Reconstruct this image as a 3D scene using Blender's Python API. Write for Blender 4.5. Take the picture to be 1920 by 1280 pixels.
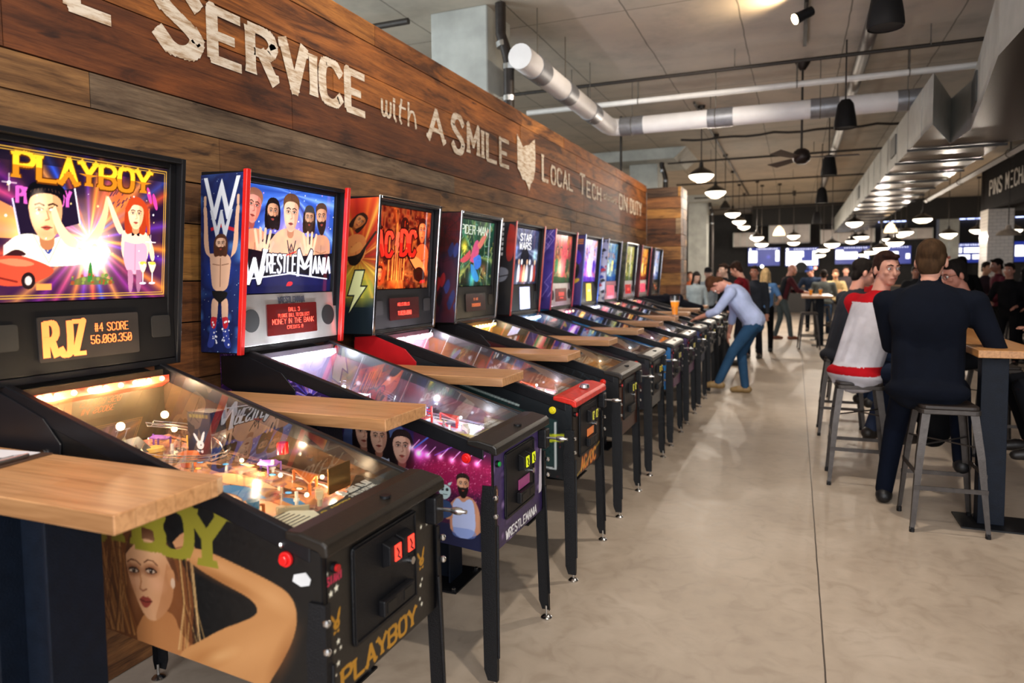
import bpy, bmesh, math, random
import numpy as np
from mathutils import Vector, Matrix
from math import sin, cos, pi, radians as R_

for o in list(bpy.data.objects): bpy.data.objects.remove(o)
SC = bpy.context.scene
COL = SC.collection

# ---------------------------------------------------------------- camera
CAMH = 1.55
cd = bpy.data.cameras.new('camera'); cam = bpy.data.objects.new('camera', cd); COL.objects.link(cam)
yaw, pitch, roll = .3889547, .06170552, .01114169
f_ = Vector((-sin(yaw)*cos(pitch), cos(yaw)*cos(pitch), -sin(pitch)))
r_ = Vector((cos(yaw), sin(yaw), 0)); d_ = f_.cross(r_)
rr = r_*cos(roll)+d_*sin(roll); dd = -r_*sin(roll)+d_*cos(roll)
M = Matrix((rr, -dd, -f_)).transposed().to_4x4(); M.translation = (0, 0, CAMH)
cam.matrix_world = M
cd.sensor_width = 36; cd.lens = 1298.82/1920*36; cd.shift_y = -39.83/1920
cd.clip_start = .05; cd.clip_end = 200
cd.dof.use_dof = True; cd.dof.focus_distance = 3.0; cd.dof.aperture_fstop = 2.2
SC.camera = cam

# ---------------------------------------------------------------- world, exposure
W = bpy.data.worlds.new('world'); SC.world = W; W.use_nodes = True
W.node_tree.nodes['Background'].inputs[0].default_value = (.93, .95, 1.0, 1)
W.node_tree.nodes['Background'].inputs[1].default_value = .62
SC.view_settings.view_transform = 'Standard'
try: SC.view_settings.look = 'None'
except Exception: pass
SC.view_settings.gamma = 1; SC.view_settings.exposure = 0.7; SC.view_settings.use_curve_mapping = False

# ---------------------------------------------------------------- lights of the room and an added fill
def light(name, kind, loc, energy, color=(1, 1, 1), size=.1, rot=None, spot=None, target=None, sy=None, blend=.5):
    l = bpy.data.lights.new(name, kind); l.energy = energy; l.color = color
    if kind == 'AREA':
        l.size = size
        if sy: l.shape = 'RECTANGLE'; l.size_y = sy
    elif kind in ('POINT', 'SPOT'): l.shadow_soft_size = size
    if kind == 'SPOT': l.spot_size = R_(spot); l.spot_blend = blend
    o = bpy.data.objects.new(name, l); COL.objects.link(o); o.location = loc
    if target is not None: o.rotation_euler = (Vector(target)-Vector(loc)).to_track_quat('-Z', 'Y').to_euler()
    elif rot: o.rotation_euler = rot
    return o
WARM = (1, .88, .74); FILL_COL = (.96, .97, 1.0)
# added unseen fill behind the camera, lifts the near part of the room
light('front_fill_light', 'AREA', (1.0, -3.2, 2.4), 230, FILL_COL, 6.0, target=(-.6, 6, 1.0), sy=2.6)
# daylight from the windows beyond the plank wall
light('side_window_light', 'AREA', (-8.6, 3.5, 2.6), 420, (.84, .95, 1.0), 6.0, target=(-3.2, 8.0, 3.4), sy=2.4)
# track spots washing the plank wall and the aisle
for i, (x, y, tx, ty, tz, e, sp_) in enumerate([(-.2, .6, -2.45, 1.6, 2.5, 110, 70), (-.2, 3.0, -2.45, 4.2, 2.6, 130, 70), (-.2, 5.6, -2.45, 7.4, 2.6, 170, 60), (-.1, 6.0, -2.3, 11.4, 2.5, 260, 46),
        (.3, 1.2, -.4, 2.0, 0, 130, 100), (.3, 4.4, -.2, 5.4, 0, 140, 100), (.2, 6.2, -.1, 10.0, 0, 300, 62)]):
    light('track_spot_light', 'SPOT', (x, y, 4.02), e, (1, .90, .78), .06, spot=sp_, target=(tx, ty, tz), blend=.8)
# ---------------------------------------------------------------- materials
def srgb(c):
    c = np.asarray(c, float); return np.where(c <= .04045, c/12.92, ((c+.055)/1.055)**2.4)
def rgb(*c):
    c = c[0] if len(c) == 1 else c
    if isinstance(c, str): c = [int(c[i:i+2], 16)/255 for i in (0, 2, 4)]
    return tuple(srgb(c))
MATS = {}
def nodes(name):
    m = bpy.data.materials.new(name); m.use_nodes = True
    nt = m.node_tree; return m, nt, nt.nodes['Principled BSDF']
def N(nt, t, **k):
    n = nt.nodes.new(t)
    for a, b in k.items():
        if a.startswith('i_'): n.inputs[int(a[2:]) if a[2:].isdigit() else a[2:].replace('_', ' ')].default_value = b
        else: setattr(n, a, b)
    return n
def ramp(nt, fac, stops):
    r = N(nt, 'ShaderNodeValToRGB'); nt.links.new(fac, r.inputs[0]); e = r.color_ramp.elements
    while len(e) < len(stops): e.new(.5)
    for i, (p, c) in enumerate(stops): e[i].position = p; e[i].color = (*c, 1)
    return r.outputs[0]
def pm(name, col, rough=.6, metal=0., var=.12, scale=14, bump=.0, coat=0., emit=0., stretch=None, spec=.5, bscale=60, alpha=1.):
    """a plain procedural material: base colour broken up by noise"""
    key = (name,)
    if key in MATS: return MATS[key]
    m, nt, b = nodes(name); L = nt.links
    c = np.array(rgb(col))
    tc = N(nt, 'ShaderNodeTexCoord'); src = tc.outputs['Object']
    if stretch:
        mp = N(nt, 'ShaderNodeMapping'); mp.inputs['Scale'].default_value = stretch; L.new(src, mp.inputs[0]); src = mp.outputs[0]
    n = N(nt, 'ShaderNodeTexNoise'); n.inputs['Scale'].default_value = scale; n.inputs['Detail'].default_value = 5; L.new(src, n.inputs['Vector'])
    o = ramp(nt, n.outputs[0], [(.3, tuple(c*(1-var))), (.7, tuple(np.minimum(c*(1+var), 1)))])
    L.new(o, b.inputs['Base Color'])
    b.inputs['Roughness'].default_value = rough; b.inputs['Metallic'].default_value = metal
    b.inputs['Coat Weight'].default_value = coat; b.inputs['Specular IOR Level'].default_value = spec
    if emit: L.new(o, b.inputs['Emission Color']); b.inputs['Emission Strength'].default_value = emit
    if bump:
        n2 = N(nt, 'ShaderNodeTexNoise'); n2.inputs['Scale'].default_value = bscale; n2.inputs['Detail'].default_value = 4; L.new(src, n2.inputs['Vector'])
        bp = N(nt, 'ShaderNodeBump'); bp.inputs['Strength'].default_value = bump; bp.inputs['Distance'].default_value = .01
        L.new(n2.outputs[0], bp.inputs['Height']); L.new(bp.outputs[0], b.inputs['Normal'])
    if alpha < 1: b.inputs['Alpha'].default_value = alpha
    MATS[key] = m; return m
def artmat(name, emit=0., rough=.35, coat=.0, wood=False):
    """colour comes from the mesh's own printed art (colour attribute 'ink')"""
    if (name,) in MATS: return MATS[(name,)]
    m, nt, b = nodes(name); L = nt.links
    a = N(nt, 'ShaderNodeVertexColor', layer_name='ink'); out = a.outputs[0]
    tc = N(nt, 'ShaderNodeTexCoord')
    if wood:
        def nz(sc, k, det, dis, rough_=.6):
            mp = N(nt, 'ShaderNodeMapping'); mp.inputs['Scale'].default_value = tuple(v*k for v in sc); L.new(tc.outputs['Object'], mp.inputs[0])
            n = N(nt, 'ShaderNodeTexNoise'); n.inputs['Scale'].default_value = 1.; n.inputs['Detail'].default_value = det; n.inputs['Roughness'].default_value = rough_; n.inputs['Distortion'].default_value = dis; L.new(mp.outputs[0], n.inputs['Vector']); return n
        def mul(a, b_, f=1.):
            mx = N(nt, 'ShaderNodeMix', data_type='RGBA', blend_type='MULTIPLY'); mx.inputs[0].default_value = f; L.new(a, mx.inputs[6]); L.new(b_, mx.inputs[7]); return mx.outputs[2]
        soft = tuple(v**.55 for v in wood)
        n = nz(wood, 3.4, 9, .9, .7); g = ramp(nt, n.outputs[0], [(.30, (.34, .29, .25)), (.46, (.80, .76, .72)), (.58, (1.0, .99, .97)), (.76, (1.35, 1.32, 1.25))])
        n2 = nz(wood, 14, 6, .2, .7); g2 = ramp(nt, n2.outputs[0], [(.35, (.70, .67, .64)), (.5, (1, 1, 1)), (.7, (1.15, 1.14, 1.12))])
        n3 = nz(soft, 1.7, 6, 1.2, .6); g3 = ramp(nt, n3.outputs[0], [(.36, (.26, .22, .20)), (.45, (.72, .68, .66)), (.55, (1, 1, 1)), (.7, (1.4, 1.34, 1.22))])
        n4 = nz(soft, 5.5, 4, .6, .5); g4 = ramp(nt, n4.outputs[0], [(.27, (.30, .25, .22)), (.34, (1, 1, 1))])
        out = mul(mul(mul(mul(out, g), g2), g3), g4)
        bp = N(nt, 'ShaderNodeBump'); bp.inputs['Strength'].default_value = .45; bp.inputs['Distance'].default_value = .006
        L.new(n.outputs[0], bp.inputs['Height']); L.new(bp.outputs[0], b.inputs['Normal'])
    else:
        n = N(nt, 'ShaderNodeTexNoise'); n.inputs['Scale'].default_value = 90; L.new(tc.outputs['Object'], n.inputs['Vector'])
        mr = N(nt, 'ShaderNodeMapRange'); mr.inputs[3].default_value = rough*.8; mr.inputs[4].default_value = rough*1.2
        L.new(n.outputs[0], mr.inputs[0]); L.new(mr.outputs[0], b.inputs['Roughness'])
    L.new(out, b.inputs['Base Color']); b.inputs['Roughness'].default_value = rough; b.inputs['Coat Weight'].default_value = coat
    if emit:
        L.new(out, b.inputs['Emission Color']); b.inputs['Emission Strength'].default_value = emit
    MATS[(name,)] = m; return m
def glassmat(name, tint=(1, 1, 1), rough=.02, ior=1.5, refl=1.0):
    if (name,) in MATS: return MATS[(name,)]
    m, nt, b = nodes(name); L = nt.links; nt.nodes.remove(b)
    out = nt.nodes['Material Output']
    tr = N(nt, 'ShaderNodeBsdfTransparent'); tr.inputs[0].default_value = (*tint, 1)
    gl = N(nt, 'ShaderNodeBsdfAnisotropic') if False else N(nt, 'ShaderNodeBsdfGlossy'); gl.inputs['Roughness'].default_value = rough
    tc = N(nt, 'ShaderNodeTexCoord'); nz = N(nt, 'ShaderNodeTexNoise'); nz.inputs['Scale'].default_value = 8
    L.new(tc.outputs['Object'], nz.inputs['Vector'])
    mr = N(nt, 'ShaderNodeMapRange'); mr.inputs[3].default_value = rough*.6; mr.inputs[4].default_value = rough*1.5; L.new(nz.outputs[0], mr.inputs[0]); L.new(mr.outputs[0], gl.inputs['Roughness'])
    lw_ = N(nt, 'ShaderNodeLayerWeight'); lw_.inputs[0].default_value = .5
    pw = N(nt, 'ShaderNodeMath', operation='POWER'); pw.inputs[1].default_value = 5.; L.new(lw_.outputs['Facing'], pw.inputs[0])
    mu = N(nt, 'ShaderNodeMath', operation='MULTIPLY_ADD'); mu.inputs[1].default_value = .9*refl; mu.inputs[2].default_value = ((ior-1)/(ior+1))**2*refl; L.new(pw.outputs[0], mu.inputs[0])
    mx = N(nt, 'ShaderNodeMixShader'); L.new(mu.outputs[0], mx.inputs[0]); L.new(tr.outputs[0], mx.inputs[1]); L.new(gl.outputs[0], mx.inputs[2]); L.new(mx.outputs[0], out.inputs[0])
    MATS[(name,)] = m; return m
def woodmat(name, c1, c2, axis='X', strip=.045, rough=.38):
    """butcher-block: strips along one axis with fine grain"""
    if (name,) in MATS: return MATS[(name,)]
    m, nt, b = nodes(name); L = nt.links
    tc = N(nt, 'ShaderNodeTexCoord'); mp = N(nt, 'ShaderNodeMapping')
    if axis == 'Y': mp.inputs['Rotation'].default_value = (0, 0, pi/2)
    L.new(tc.outputs['Object'], mp.inputs[0])
    br = N(nt, 'ShaderNodeTexBrick'); br.inputs['Scale'].default_value = 1; br.inputs['Brick Width'].default_value = .62; br.inputs['Row Height'].default_value = strip
    br.inputs['Mortar Size'].default_value = .0006; br.inputs['Color1'].default_value = (*rgb(c1), 1); br.inputs['Color2'].default_value = (*rgb(c2), 1)
    br.inputs['Mortar'].default_value = (*(np.array(rgb(c1))*.6), 1); L.new(mp.outputs[0], br.inputs['Vector'])
    m2 = N(nt, 'ShaderNodeMapping'); m2.inputs['Scale'].default_value = (1.2, 22, 22); L.new(mp.outputs[0], m2.inputs[0])
    n = N(nt, 'ShaderNodeTexNoise'); n.inputs['Scale'].default_value = 2.6; n.inputs['Detail'].default_value = 7; n.inputs['Distortion'].default_value = .8; L.new(m2.outputs[0], n.inputs['Vector'])
    g = ramp(nt, n.outputs[0], [(.3, (.72, .66, .6)), (.55, (1, 1, 1)), (.8, (1.12, 1.1, 1.05))])
    mx = N(nt, 'ShaderNodeMix', data_type='RGBA', blend_type='MULTIPLY'); mx.inputs[0].default_value = 1; L.new(br.outputs[0], mx.inputs[6]); L.new(g, mx.inputs[7])
    L.new(mx.outputs[2], b.inputs['Base Color']); b.inputs['Roughness'].default_value = rough
    MATS[(name,)] = m; return m
BLK = lambda: pm('satin black paint', '0f0f12', .45, 0, .25, 30, .15, spec=.3)
DBL = lambda: pm('textured black metal', '0b0c10', .45, 0, .2, 40, .3, bscale=300, spec=.35)
STEEL = lambda: pm('polished steel', 'c9c9c9', .22, 1., .1, 20)
CHROME = lambda: pm('chrome trim', 'dedee2', .12, 1., .05, 20)
NAVY = lambda: pm('blue black powder coat', '0a121e', .55, 0,   .2, 25, .2, bscale=200, spec=.2)

# ---------------------------------------------------------------- mesh builder
def tag(o, label=None, cat=None, group=None, kind=None):
    if label: o['label'] = label
    if cat: o['category'] = cat
    if group: o['group'] = group
    if kind: o['kind'] = kind
    return o
def empty(name, loc, label, cat, group=None, rz=0.):
    o = bpy.data.objects.new(name, None); COL.objects.link(o); o.location = loc; o.rotation_euler = (0, 0, rz)
    o.empty_display_size = .1
    return tag(o, label, cat, group)
class MB:
    def __init__(s): s.v = []; s.f = []; s.mi = []; s.m = 0
    def add(s, vs, fs):
        b = len(s.v); s.v += [tuple(v) for v in vs]; s.f += [tuple(b+i for i in f) for f in fs]; s.mi += [s.m]*len(fs); return s
    def box(s, x0, x1, y0, y1, z0, z1):
        return s.add([(x0, y0, z0), (x1, y0, z0), (x1, y1, z0), (x0, y1, z0), (x0, y0, z1), (x1, y0, z1), (x1, y1, z1), (x0, y1, z1)],
            [(3, 2, 1, 0), (4, 5, 6, 7), (0, 1, 5, 4), (1, 2, 6, 5), (2, 3, 7, 6), (3, 0, 4, 7)])
    def prism(s, pts, a, b, axis='y'):
        """pts: 2D outline (ccw); extruded from a to b along axis. y: pts are (x,z); x: (y,z); z: (x,y)"""
        n = len(pts)
        def P(p, t): return {'y': (p[0], t, p[1]), 'x': (t, p[0], p[1]), 'z': (p[0], p[1], t)}[axis]
        vs = [P(p, a) for p in pts]+[P(p, b) for p in pts]
        return s.add(vs, [tuple(range(n))[::-1], tuple(range(n, 2*n))]+[(i, (i+1) % n, n+(i+1) % n, n+i) for i in range(n)])
    def frame(s, d):
        d = Vector(d).normalized(); u = d.cross(Vector((0, 0, 1)))
        if u.length < 1e-4: u = Vector((1, 0, 0))
        u.normalize(); return d, u, d.cross(u)
    def cyl(s, p, q, r, r2=None, n=12, cap=True):
        p, q = Vector(p), Vector(q); r2 = r if r2 is None else r2; d, u, w = s.frame(q-p)
        vs = [p+(u*cos(2*pi*i/n)+w*sin(2*pi*i/n))*r for i in range(n)]+[q+(u*cos(2*pi*i/n)+w*sin(2*pi*i/n))*r2 for i in range(n)]
        fs = [(i, (i+1) % n, n+(i+1) % n, n+i) for i in range(n)]
        if cap: fs += [tuple(range(n))[::-1], tuple(range(n, 2*n))]
        return s.add(vs, fs)
    def tube(s, pts, r, n=8, close=False):
        pts = [Vector(p) for p in pts]; vs = []; k = len(pts)
        up = None
        for i, p in enumerate(pts):
            a = pts[max(i-1, 0)] if not close else pts[i-1]; b = pts[min(i+1, k-1)] if not close else pts[(i+1) % k]
            d = (b-a).normalized()
            if up is None: _, u, w = s.frame(d)
            else:
                u = (up-d*up.dot(d)).normalized(); w = d.cross(u)
            up = u
            vs += [p+(u*cos(2*pi*j/n)+w*sin(2*pi*j/n))*(r if not hasattr(r, '__len__') else r[i]) for j in range(n)]
        fs = []
        for i in range(k if close else k-1):
            for j in range(n):
                i2 = (i+1) % k; fs.append((i*n+j, i*n+(j+1) % n, i2*n+(j+1) % n, i2*n+j))
        if not close: fs += [tuple(range(n))[::-1], tuple(range((k-1)*n, k*n))]
        return s.add(vs, fs)
    def lathe(s, prof, c=(0, 0, 0), n=20, axis='z'):
        vs = []; k = len(prof); c = Vector(c)
        for r, h in prof:
            for j in range(n):
                a = 2*pi*j/n
                p = {'z': (r*cos(a), r*sin(a), h), 'x': (h, r*cos(a), r*sin(a)), 'y': (r*sin(a), h, r*cos(a))}[axis]
                vs.append(c+Vector(p))
        fs = [(i*n+j, i*n+(j+1) % n, (i+1)*n+(j+1) % n, (i+1)*n+j) for i in range(k-1) for j in range(n)]
        if prof[0][0] > 1e-4: fs.append(tuple(range(n))[::-1])
        if prof[-1][0] > 1e-4: fs.append(tuple(range((k-1)*n, k*n)))
        return s.add(vs, fs)
    def sphere(s, c, r, n=12, rz=None):
        rz = r if rz is None else rz
        return s.lathe([(max(1e-5, r*sin(pi*i/(n//2))), -rz*cos(pi*i/(n//2))) for i in range(n//2+1)], c, n)
    def build(s, name, mats, parent=None, bevel=0., smooth=False, seg=2):
        me = bpy.data.meshes.new(name); me.from_pydata(s.v, [], s.f)
        mats = mats if isinstance(mats, (list, tuple)) else [mats]
        for m in mats: me.materials.append(m)
        if len(mats) > 1: me.polygons.foreach_set('material_index', s.mi)
        if smooth:
            me.polygons.foreach_set('use_smooth', [True]*len(me.polygons))
            try: me.set_sharp_from_angle(angle=R_(40))
            except Exception: pass
        me.update()
        bmx = bmesh.new(); bmx.from_mesh(me); bmesh.ops.recalc_face_normals(bmx, faces=bmx.faces); bmx.to_mesh(me); bmx.free()
        o = bpy.data.objects.new(name, me); COL.objects.link(o)
        if parent is not None: o.parent = parent
        if bevel:
            md = o.modifiers.new('bevel', 'BEVEL'); md.width = bevel; md.segments = seg; md.limit_method = 'ANGLE'; md.angle_limit = R_(35)
        return o
def rrect(x0, x1, y0, y1, r, n=4):
    pts = []
    for cx, cy, a in ((x1-r, y0+r, -90), (x1-r, y1-r, 0), (x0+r, y1-r, 90), (x0+r, y0+r, 180)):
        for i in range(n+1):
            t = R_(a+90*i/n); pts.append((cx+r*cos(t), cy+r*sin(t)))
    return pts

# ---------------------------------------------------------------- lettering: one stroke alphabet for signs, panels and painted walls
G = dict(A='002640 1232', B='0006 ~063645443303 ~033342413000', C='~4536160501103041', D='0006 ~062645412000', E='46060040 0333', F='460600 0333',
    G='~4536160501103041 414323', H='0006 4046 0343', I='0006', J='~4641301001', K='0006 0246 1340', L='060040', M='0006224640', N='00064046',
    O='~160501103041453616', P='0006 ~063645443303', Q='~160501103041453616 2240', R='0006 ~063645443303 2340', S='~45361605044241301001', T='0646 2620',
    U='~060110304146', V='062046', W='0610243046', X='0046 0640', Y='062346 2320', Z='06460040')
G.update({'0': '~160501103041453616 1234', '1': '0516 1610', '2': '~051636454400 0040', '3': '~05163645443323 ~23334241301001', '4': '30360242', '5': '460603 ~03334241301001',
    '6': '~4536160501103041423303', '7': '064610', '8': '~160504133344453616 ~130201103041423313', '9': '~0110304145361605041343', '#': '1016 3036 0242 0444', ',': '1110',
    '.': '1011', '/': '0046', '-': '1333', "'": '0605', ' ': '', '=': '0141 0343 0545', '!': '0602 0100'})
# lower case script for the painted wall
G.update(dict(w='~04011021243011424', i='~0401102 0505', t='~160110 0434', h='~0600 ~0214340021', a='~34140301103134 ~343041', l='~060110', y='~0401103134 ~341 ', s='~340414210130'))
G['w'] = '~0401102124 ~2421304144'; G['h'] = '~0600 ~02143440'; G['l'] = '~060110'; G['y'] = '~04021232 ~34200100'; G['s'] = '~3414032130 1000'; G['i'] = '~040110 0505'
def chaikin(p, n=2):
    for _ in range(n):
        q = [p[0]]
        for a, b in zip(p[:-1], p[1:]): q += [(a[0]*.75+b[0]*.25, a[1]*.75+b[1]*.25), (a[0]*.25+b[0]*.75, a[1]*.25+b[1]*.75)]
        p = q+[p[-1]]
    return p
def glyph(ch):
    out = []
    for tok in G.get(ch, G.get(ch.upper(), '')).split():
        cur = tok[0] == '~'; tok = tok.lstrip('~')
        p = [(int(tok[i]), int(tok[i+1])) for i in range(0, len(tok)-1, 2)]
        out.append(chaikin(p) if cur and len(p) > 2 else p)
    return out
def strokes(txt, x, y, h, wf=.62, gap=.28, fit=None, slant=0.):
    """polylines (list of points) for a line of text, height h, glyph width wf*h; fit = total width"""
    items = []; cx = 0.
    for ch in txt:
        g = glyph(ch); w = max([p[0] for l in g for p in l], default=2)/4*wf*h
        if ch == ' ': w = .35*h
        items.append((cx, g)); cx += w+gap*h*.8
    tot = cx-gap*h*.8; k = 1 if fit is None else fit/max(tot, 1e-6)
    return [([(x+(ox+p[0]/4*wf*h)*k+slant*p[1]/6*h, y+p[1]/6*h) for p in l], l) for ox, g in items for l in g]
def text_polys(txt, x, y, h, lw=.16, wf=.62, gap=.28, fit=None, serif=0., thin=.62, slant=0.):
    """filled quads for lettering; near-vertical strokes are thick, flat strokes thinner"""
    out = []
    for pts, raw in strokes(txt, x, y, h, wf, gap, fit, slant):
        for i, (a, b) in enumerate(zip(pts[:-1], pts[1:])):
            dx, dy = b[0]-a[0], b[1]-a[1]; l = math.hypot(dx, dy)
            if l < 1e-7:
                r = lw*h*.6; out.append([(a[0]-r, a[1]-r), (a[0]+r, a[1]-r), (a[0]+r, a[1]+r), (a[0]-r, a[1]+r)]); continue
            w = lw*h*(thin+(1-thin)*abs(dy)/l)/2; nx, ny = -dy/l*w, dx/l*w; ex, ey = dx/l*w*.7, dy/l*w*.7
            if abs(dx) < .3*l: ex = ey = 0 if len(pts) == 2 else ey*0
            if abs(dx) < .3*l: ex, ey = 0, dy/l*w*(.0 if serif else .35)
            out.append([(a[0]-ex+nx, a[1]-ey+ny), (a[0]-ex-nx, a[1]-ey-ny), (b[0]+ex-nx, b[1]+ey-ny), (b[0]+ex+nx, b[1]+ey+ny)])
            if 0 < i:
                out.append([(a[0]+w*.96*cos(t*pi/4+.39), a[1]+w*.96*sin(t*pi/4+.39)) for t in range(8)])
        if serif:
            for p, q, rp, rq in ((pts[0], pts[1], raw[0], raw[1]), (pts[-1], pts[-2], raw[-1], raw[-2])):
                if rp[1] in (0, 6) and abs(rq[1]-rp[1]) > abs(rq[0]-rp[0])*.9:
                    sw = serif*h*.5; sh = lw*h*.5*(1 if rp[1] == 0 else -1)
                    out.append([(p[0]-sw, p[1]), (p[0]+sw, p[1]), (p[0]+sw*.86, p[1]+sh), (p[0]-sw*.86, p[1]+sh)])
    return out
def text_mesh(mb, polys, f, th=.001, flat=True):
    """f maps (u,v,depth) to a point; each stroke is a thin raised slab"""
    for i, p in enumerate(polys):
        n = len(p)
        if flat: mb.add([f(u, v, th+.00014*(i % 9)) for u, v in p], [tuple(range(n))]); continue
        mb.add([f(u, v, 0) for u, v in p]+[f(u, v, th) for u, v in p], [tuple(range(n, 2*n)), tuple(range(n))[::-1]]+[(i, (i+1) % n, n+(i+1) % n, n+i) for i in range(n)])
    return mb

# ---------------------------------------------------------------- printed art: shapes rasterised to the vertices of a fine grid
class Art:
    def __init__(s, x0, x1, y0, y1, res, bg='000000', ss=2):
        s.x0, s.x1, s.y0, s.y1, s.ss = x0, x1, y0, y1, ss
        s.w = max(8, int((x1-x0)*res)); s.h = max(8, int((y1-y0)*res)); s.W, s.H = s.w*ss, s.h*ss
        s.X, s.Y = np.meshgrid(x0+(np.arange(s.W)+.5)/s.W*(x1-x0), y0+(np.arange(s.H)+.5)/s.H*(y1-y0))
        s.a = np.ones((s.H, s.W, 3))*np.array(s.c(bg)); s.rng = np.random.RandomState(7)
    def c(s, c): return np.array([int(c[i:i+2], 16)/255 for i in (0, 2, 4)]) if isinstance(c, str) else np.array(c, float)
    def mix(s, m, col, a=1.): s.a += (m*a)[..., None]*(s.c(col)-s.a); return s
    def win(s, xa, xb, ya, yb):
        i0 = int(max(0, (xa-s.x0)/(s.x1-s.x0)*s.W-2)); i1 = int(min(s.W, (xb-s.x0)/(s.x1-s.x0)*s.W+3))
        j0 = int(max(0, (ya-s.y0)/(s.y1-s.y0)*s.H-2)); j1 = int(min(s.H, (yb-s.y0)/(s.y1-s.y0)*s.H+3))
        return slice(j0, max(j0, j1)), slice(i0, max(i0, i1))
    def poly(s, pts, col, a=1.):
        xs = [p[0] for p in pts]; ys = [p[1] for p in pts]; w = s.win(min(xs), max(xs), min(ys), max(ys))
        X, Y = s.X[w], s.Y[w]; ins = np.zeros(X.shape, bool)
        if X.size == 0: return s
        for (ax, ay), (bx, by) in zip(pts, pts[1:]+pts[:1]):
            if ay == by: continue
            ins ^= ((ay > Y) != (by > Y)) & (X < (bx-ax)*(Y-ay)/(by-ay)+ax)
        s.a[w] += (ins*a)[..., None]*(s.c(col)-s.a[w]); return s
    def blobp(s, pts, col, a=1., n=2):
        return s.poly(chaikin(list(pts)+[pts[0]], n), col, a)
    def ell(s, cx, cy, rx, ry=None, col='ffffff', a=1., rot=0., soft=.0):
        ry = rx if ry is None else ry; m = max(rx, ry)*(1+soft); w = s.win(cx-m, cx+m, cy-m, cy+m); X, Y = s.X[w]-cx, s.Y[w]-cy
        if X.size == 0: return s
        c, q = cos(rot), sin(rot); d = np.sqrt(((X*c+Y*q)/rx)**2+((-X*q+Y*c)/ry)**2)
        k = (d < 1)*1. if soft <= 0 else np.clip((1+soft-d)/(2*soft), 0, 1)
        s.a[w] += (k*a)[..., None]*(s.c(col)-s.a[w]); return s
    def glow(s, cx, cy, r, col, k=1.):
        d2 = ((s.X-cx)**2+(s.Y-cy)**2)/r**2; s.a += (np.exp(-d2)*k)[..., None]*s.c(col); return s
    def line(s, pts, lw, col, a=1.):
        for (ax, ay), (bx, by) in zip(pts[:-1], pts[1:]):
            l = math.hypot(bx-ax, by-ay)+1e-9; nx, ny = -(by-ay)/l*lw/2, (bx-ax)/l*lw/2
            s.poly([(ax+nx, ay+ny), (ax-nx, ay-ny), (bx-nx, by-ny), (bx+nx, by+ny)], col, a)
            s.ell(bx, by, lw/2, lw/2, col, a)
        return s
    def rays(s, cx, cy, cols, n=24, a=1., ph=0., sharp=3.):
        t = np.arctan2(s.Y-cy, s.X-cx)
        for i in range(n):
            t0 = ph+2*pi*i/n+s.rng.uniform(-.1, .1); d = np.abs((t-t0+pi) % (2*pi)-pi)
            s.mix(np.clip(1-d*n/sharp, 0, 1)**1.5, cols[i % len(cols)], a*s.rng.uniform(.5, 1))
        return s
    def grad(s, c0, c1, horiz=False):
        t = ((s.X-s.x0)/(s.x1-s.x0) if horiz else (s.Y-s.y0)/(s.y1-s.y0)); s.a = s.c(c0)*(1-t[..., None])+s.c(c1)*t[..., None]; return s
    def noise(s, cell, cols, a=.6, p=1., seed=None):
        r = np.random.RandomState(seed) if seed is not None else s.rng
        gx, gy = int((s.x1-s.x0)/cell)+3, int((s.y1-s.y0)/cell)+3; g = r.rand(gy, gx)
        u = (s.X-s.x0)/cell; v = (s.Y-s.y0)/cell; i, j = u.astype(int), v.astype(int); fu, fv = u-i, v-j; fu = fu*fu*(3-2*fu); fv = fv*fv*(3-2*fv)
        n = (g[j, i]*(1-fu)+g[j, i+1]*fu)*(1-fv)+(g[j+1, i]*(1-fu)+g[j+1, i+1]*fu)*fv
        k = np.clip(n, 0, .999)*(len(cols)-1); q = k.astype(int); fr = (k-q)[..., None]; C = np.array([s.c(c) for c in cols])
        s.a += a*(C[q]*(1-fr)+C[q+1]*fr-s.a)*(n[..., None]**p); return s
    def specks(s, n, r, cols, box=None, a=1.):
        x0, x1, y0, y1 = box or (s.x0, s.x1, s.y0, s.y1)
        for _ in range(n): s.ell(s.rng.uniform(x0, x1), s.rng.uniform(y0, y1), r*s.rng.uniform(.4, 1.3), None, cols[s.rng.randint(len(cols))], a)
        return s
    def text(s, txt, x, y, h, col, lw=.16, wf=.62, gap=.28, fit=None, serif=0., out=None, ow=.06, slant=0., arch=None, thin=.62, col2=None):
        P = text_polys(txt, x, y, h, lw, wf, gap, fit, serif, thin, slant)
        A = arch or (lambda u, v: (u, v))
        if out is not None:
            for p in text_polys(txt, x, y, h, lw+2*ow, wf, gap, fit, serif+2*ow if serif else 0, thin+.2, slant): s.poly([A(u, v) for u, v in p], out)
        for p in P: s.poly([A(u, v) for u, v in p], col)
        if col2 is not None:
            for p in P:
                q = [(u, min(v, y+h*.5)) for u, v in p]
                if max(v for u, v in q)-min(v for u, v in q) > 1e-5: s.poly([A(u, v) for u, v in q], col2)
        return s
    def face(s, cx, cy, k, skin='d9a282', hair='2a1a12', sh='9a6044', beard=None, long=False, tilt=0., hat=None, dark='20130e', turn=0.):
        """a generic printed head, k = half face height"""
        T = lambda pts: [(cx+(u*cos(tilt)-v*sin(tilt))*k, cy+(u*sin(tilt)+v*cos(tilt))*k) for u, v in pts]
        if long: s.blobp(T([(-.95, .5), (-.6, 1.15), (0, 1.3), (.6, 1.15), (.95, .5), (1.0, -.6), (.85, -1.5), (.3, -1.3), (-.3, -1.3), (-.9, -1.5), (-1.05, -.6)]), hair)
        s.blobp(T([(-.28, -.5), (.28, -.5), (.34, -1.4), (-.34, -1.4)]), sh)
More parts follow.
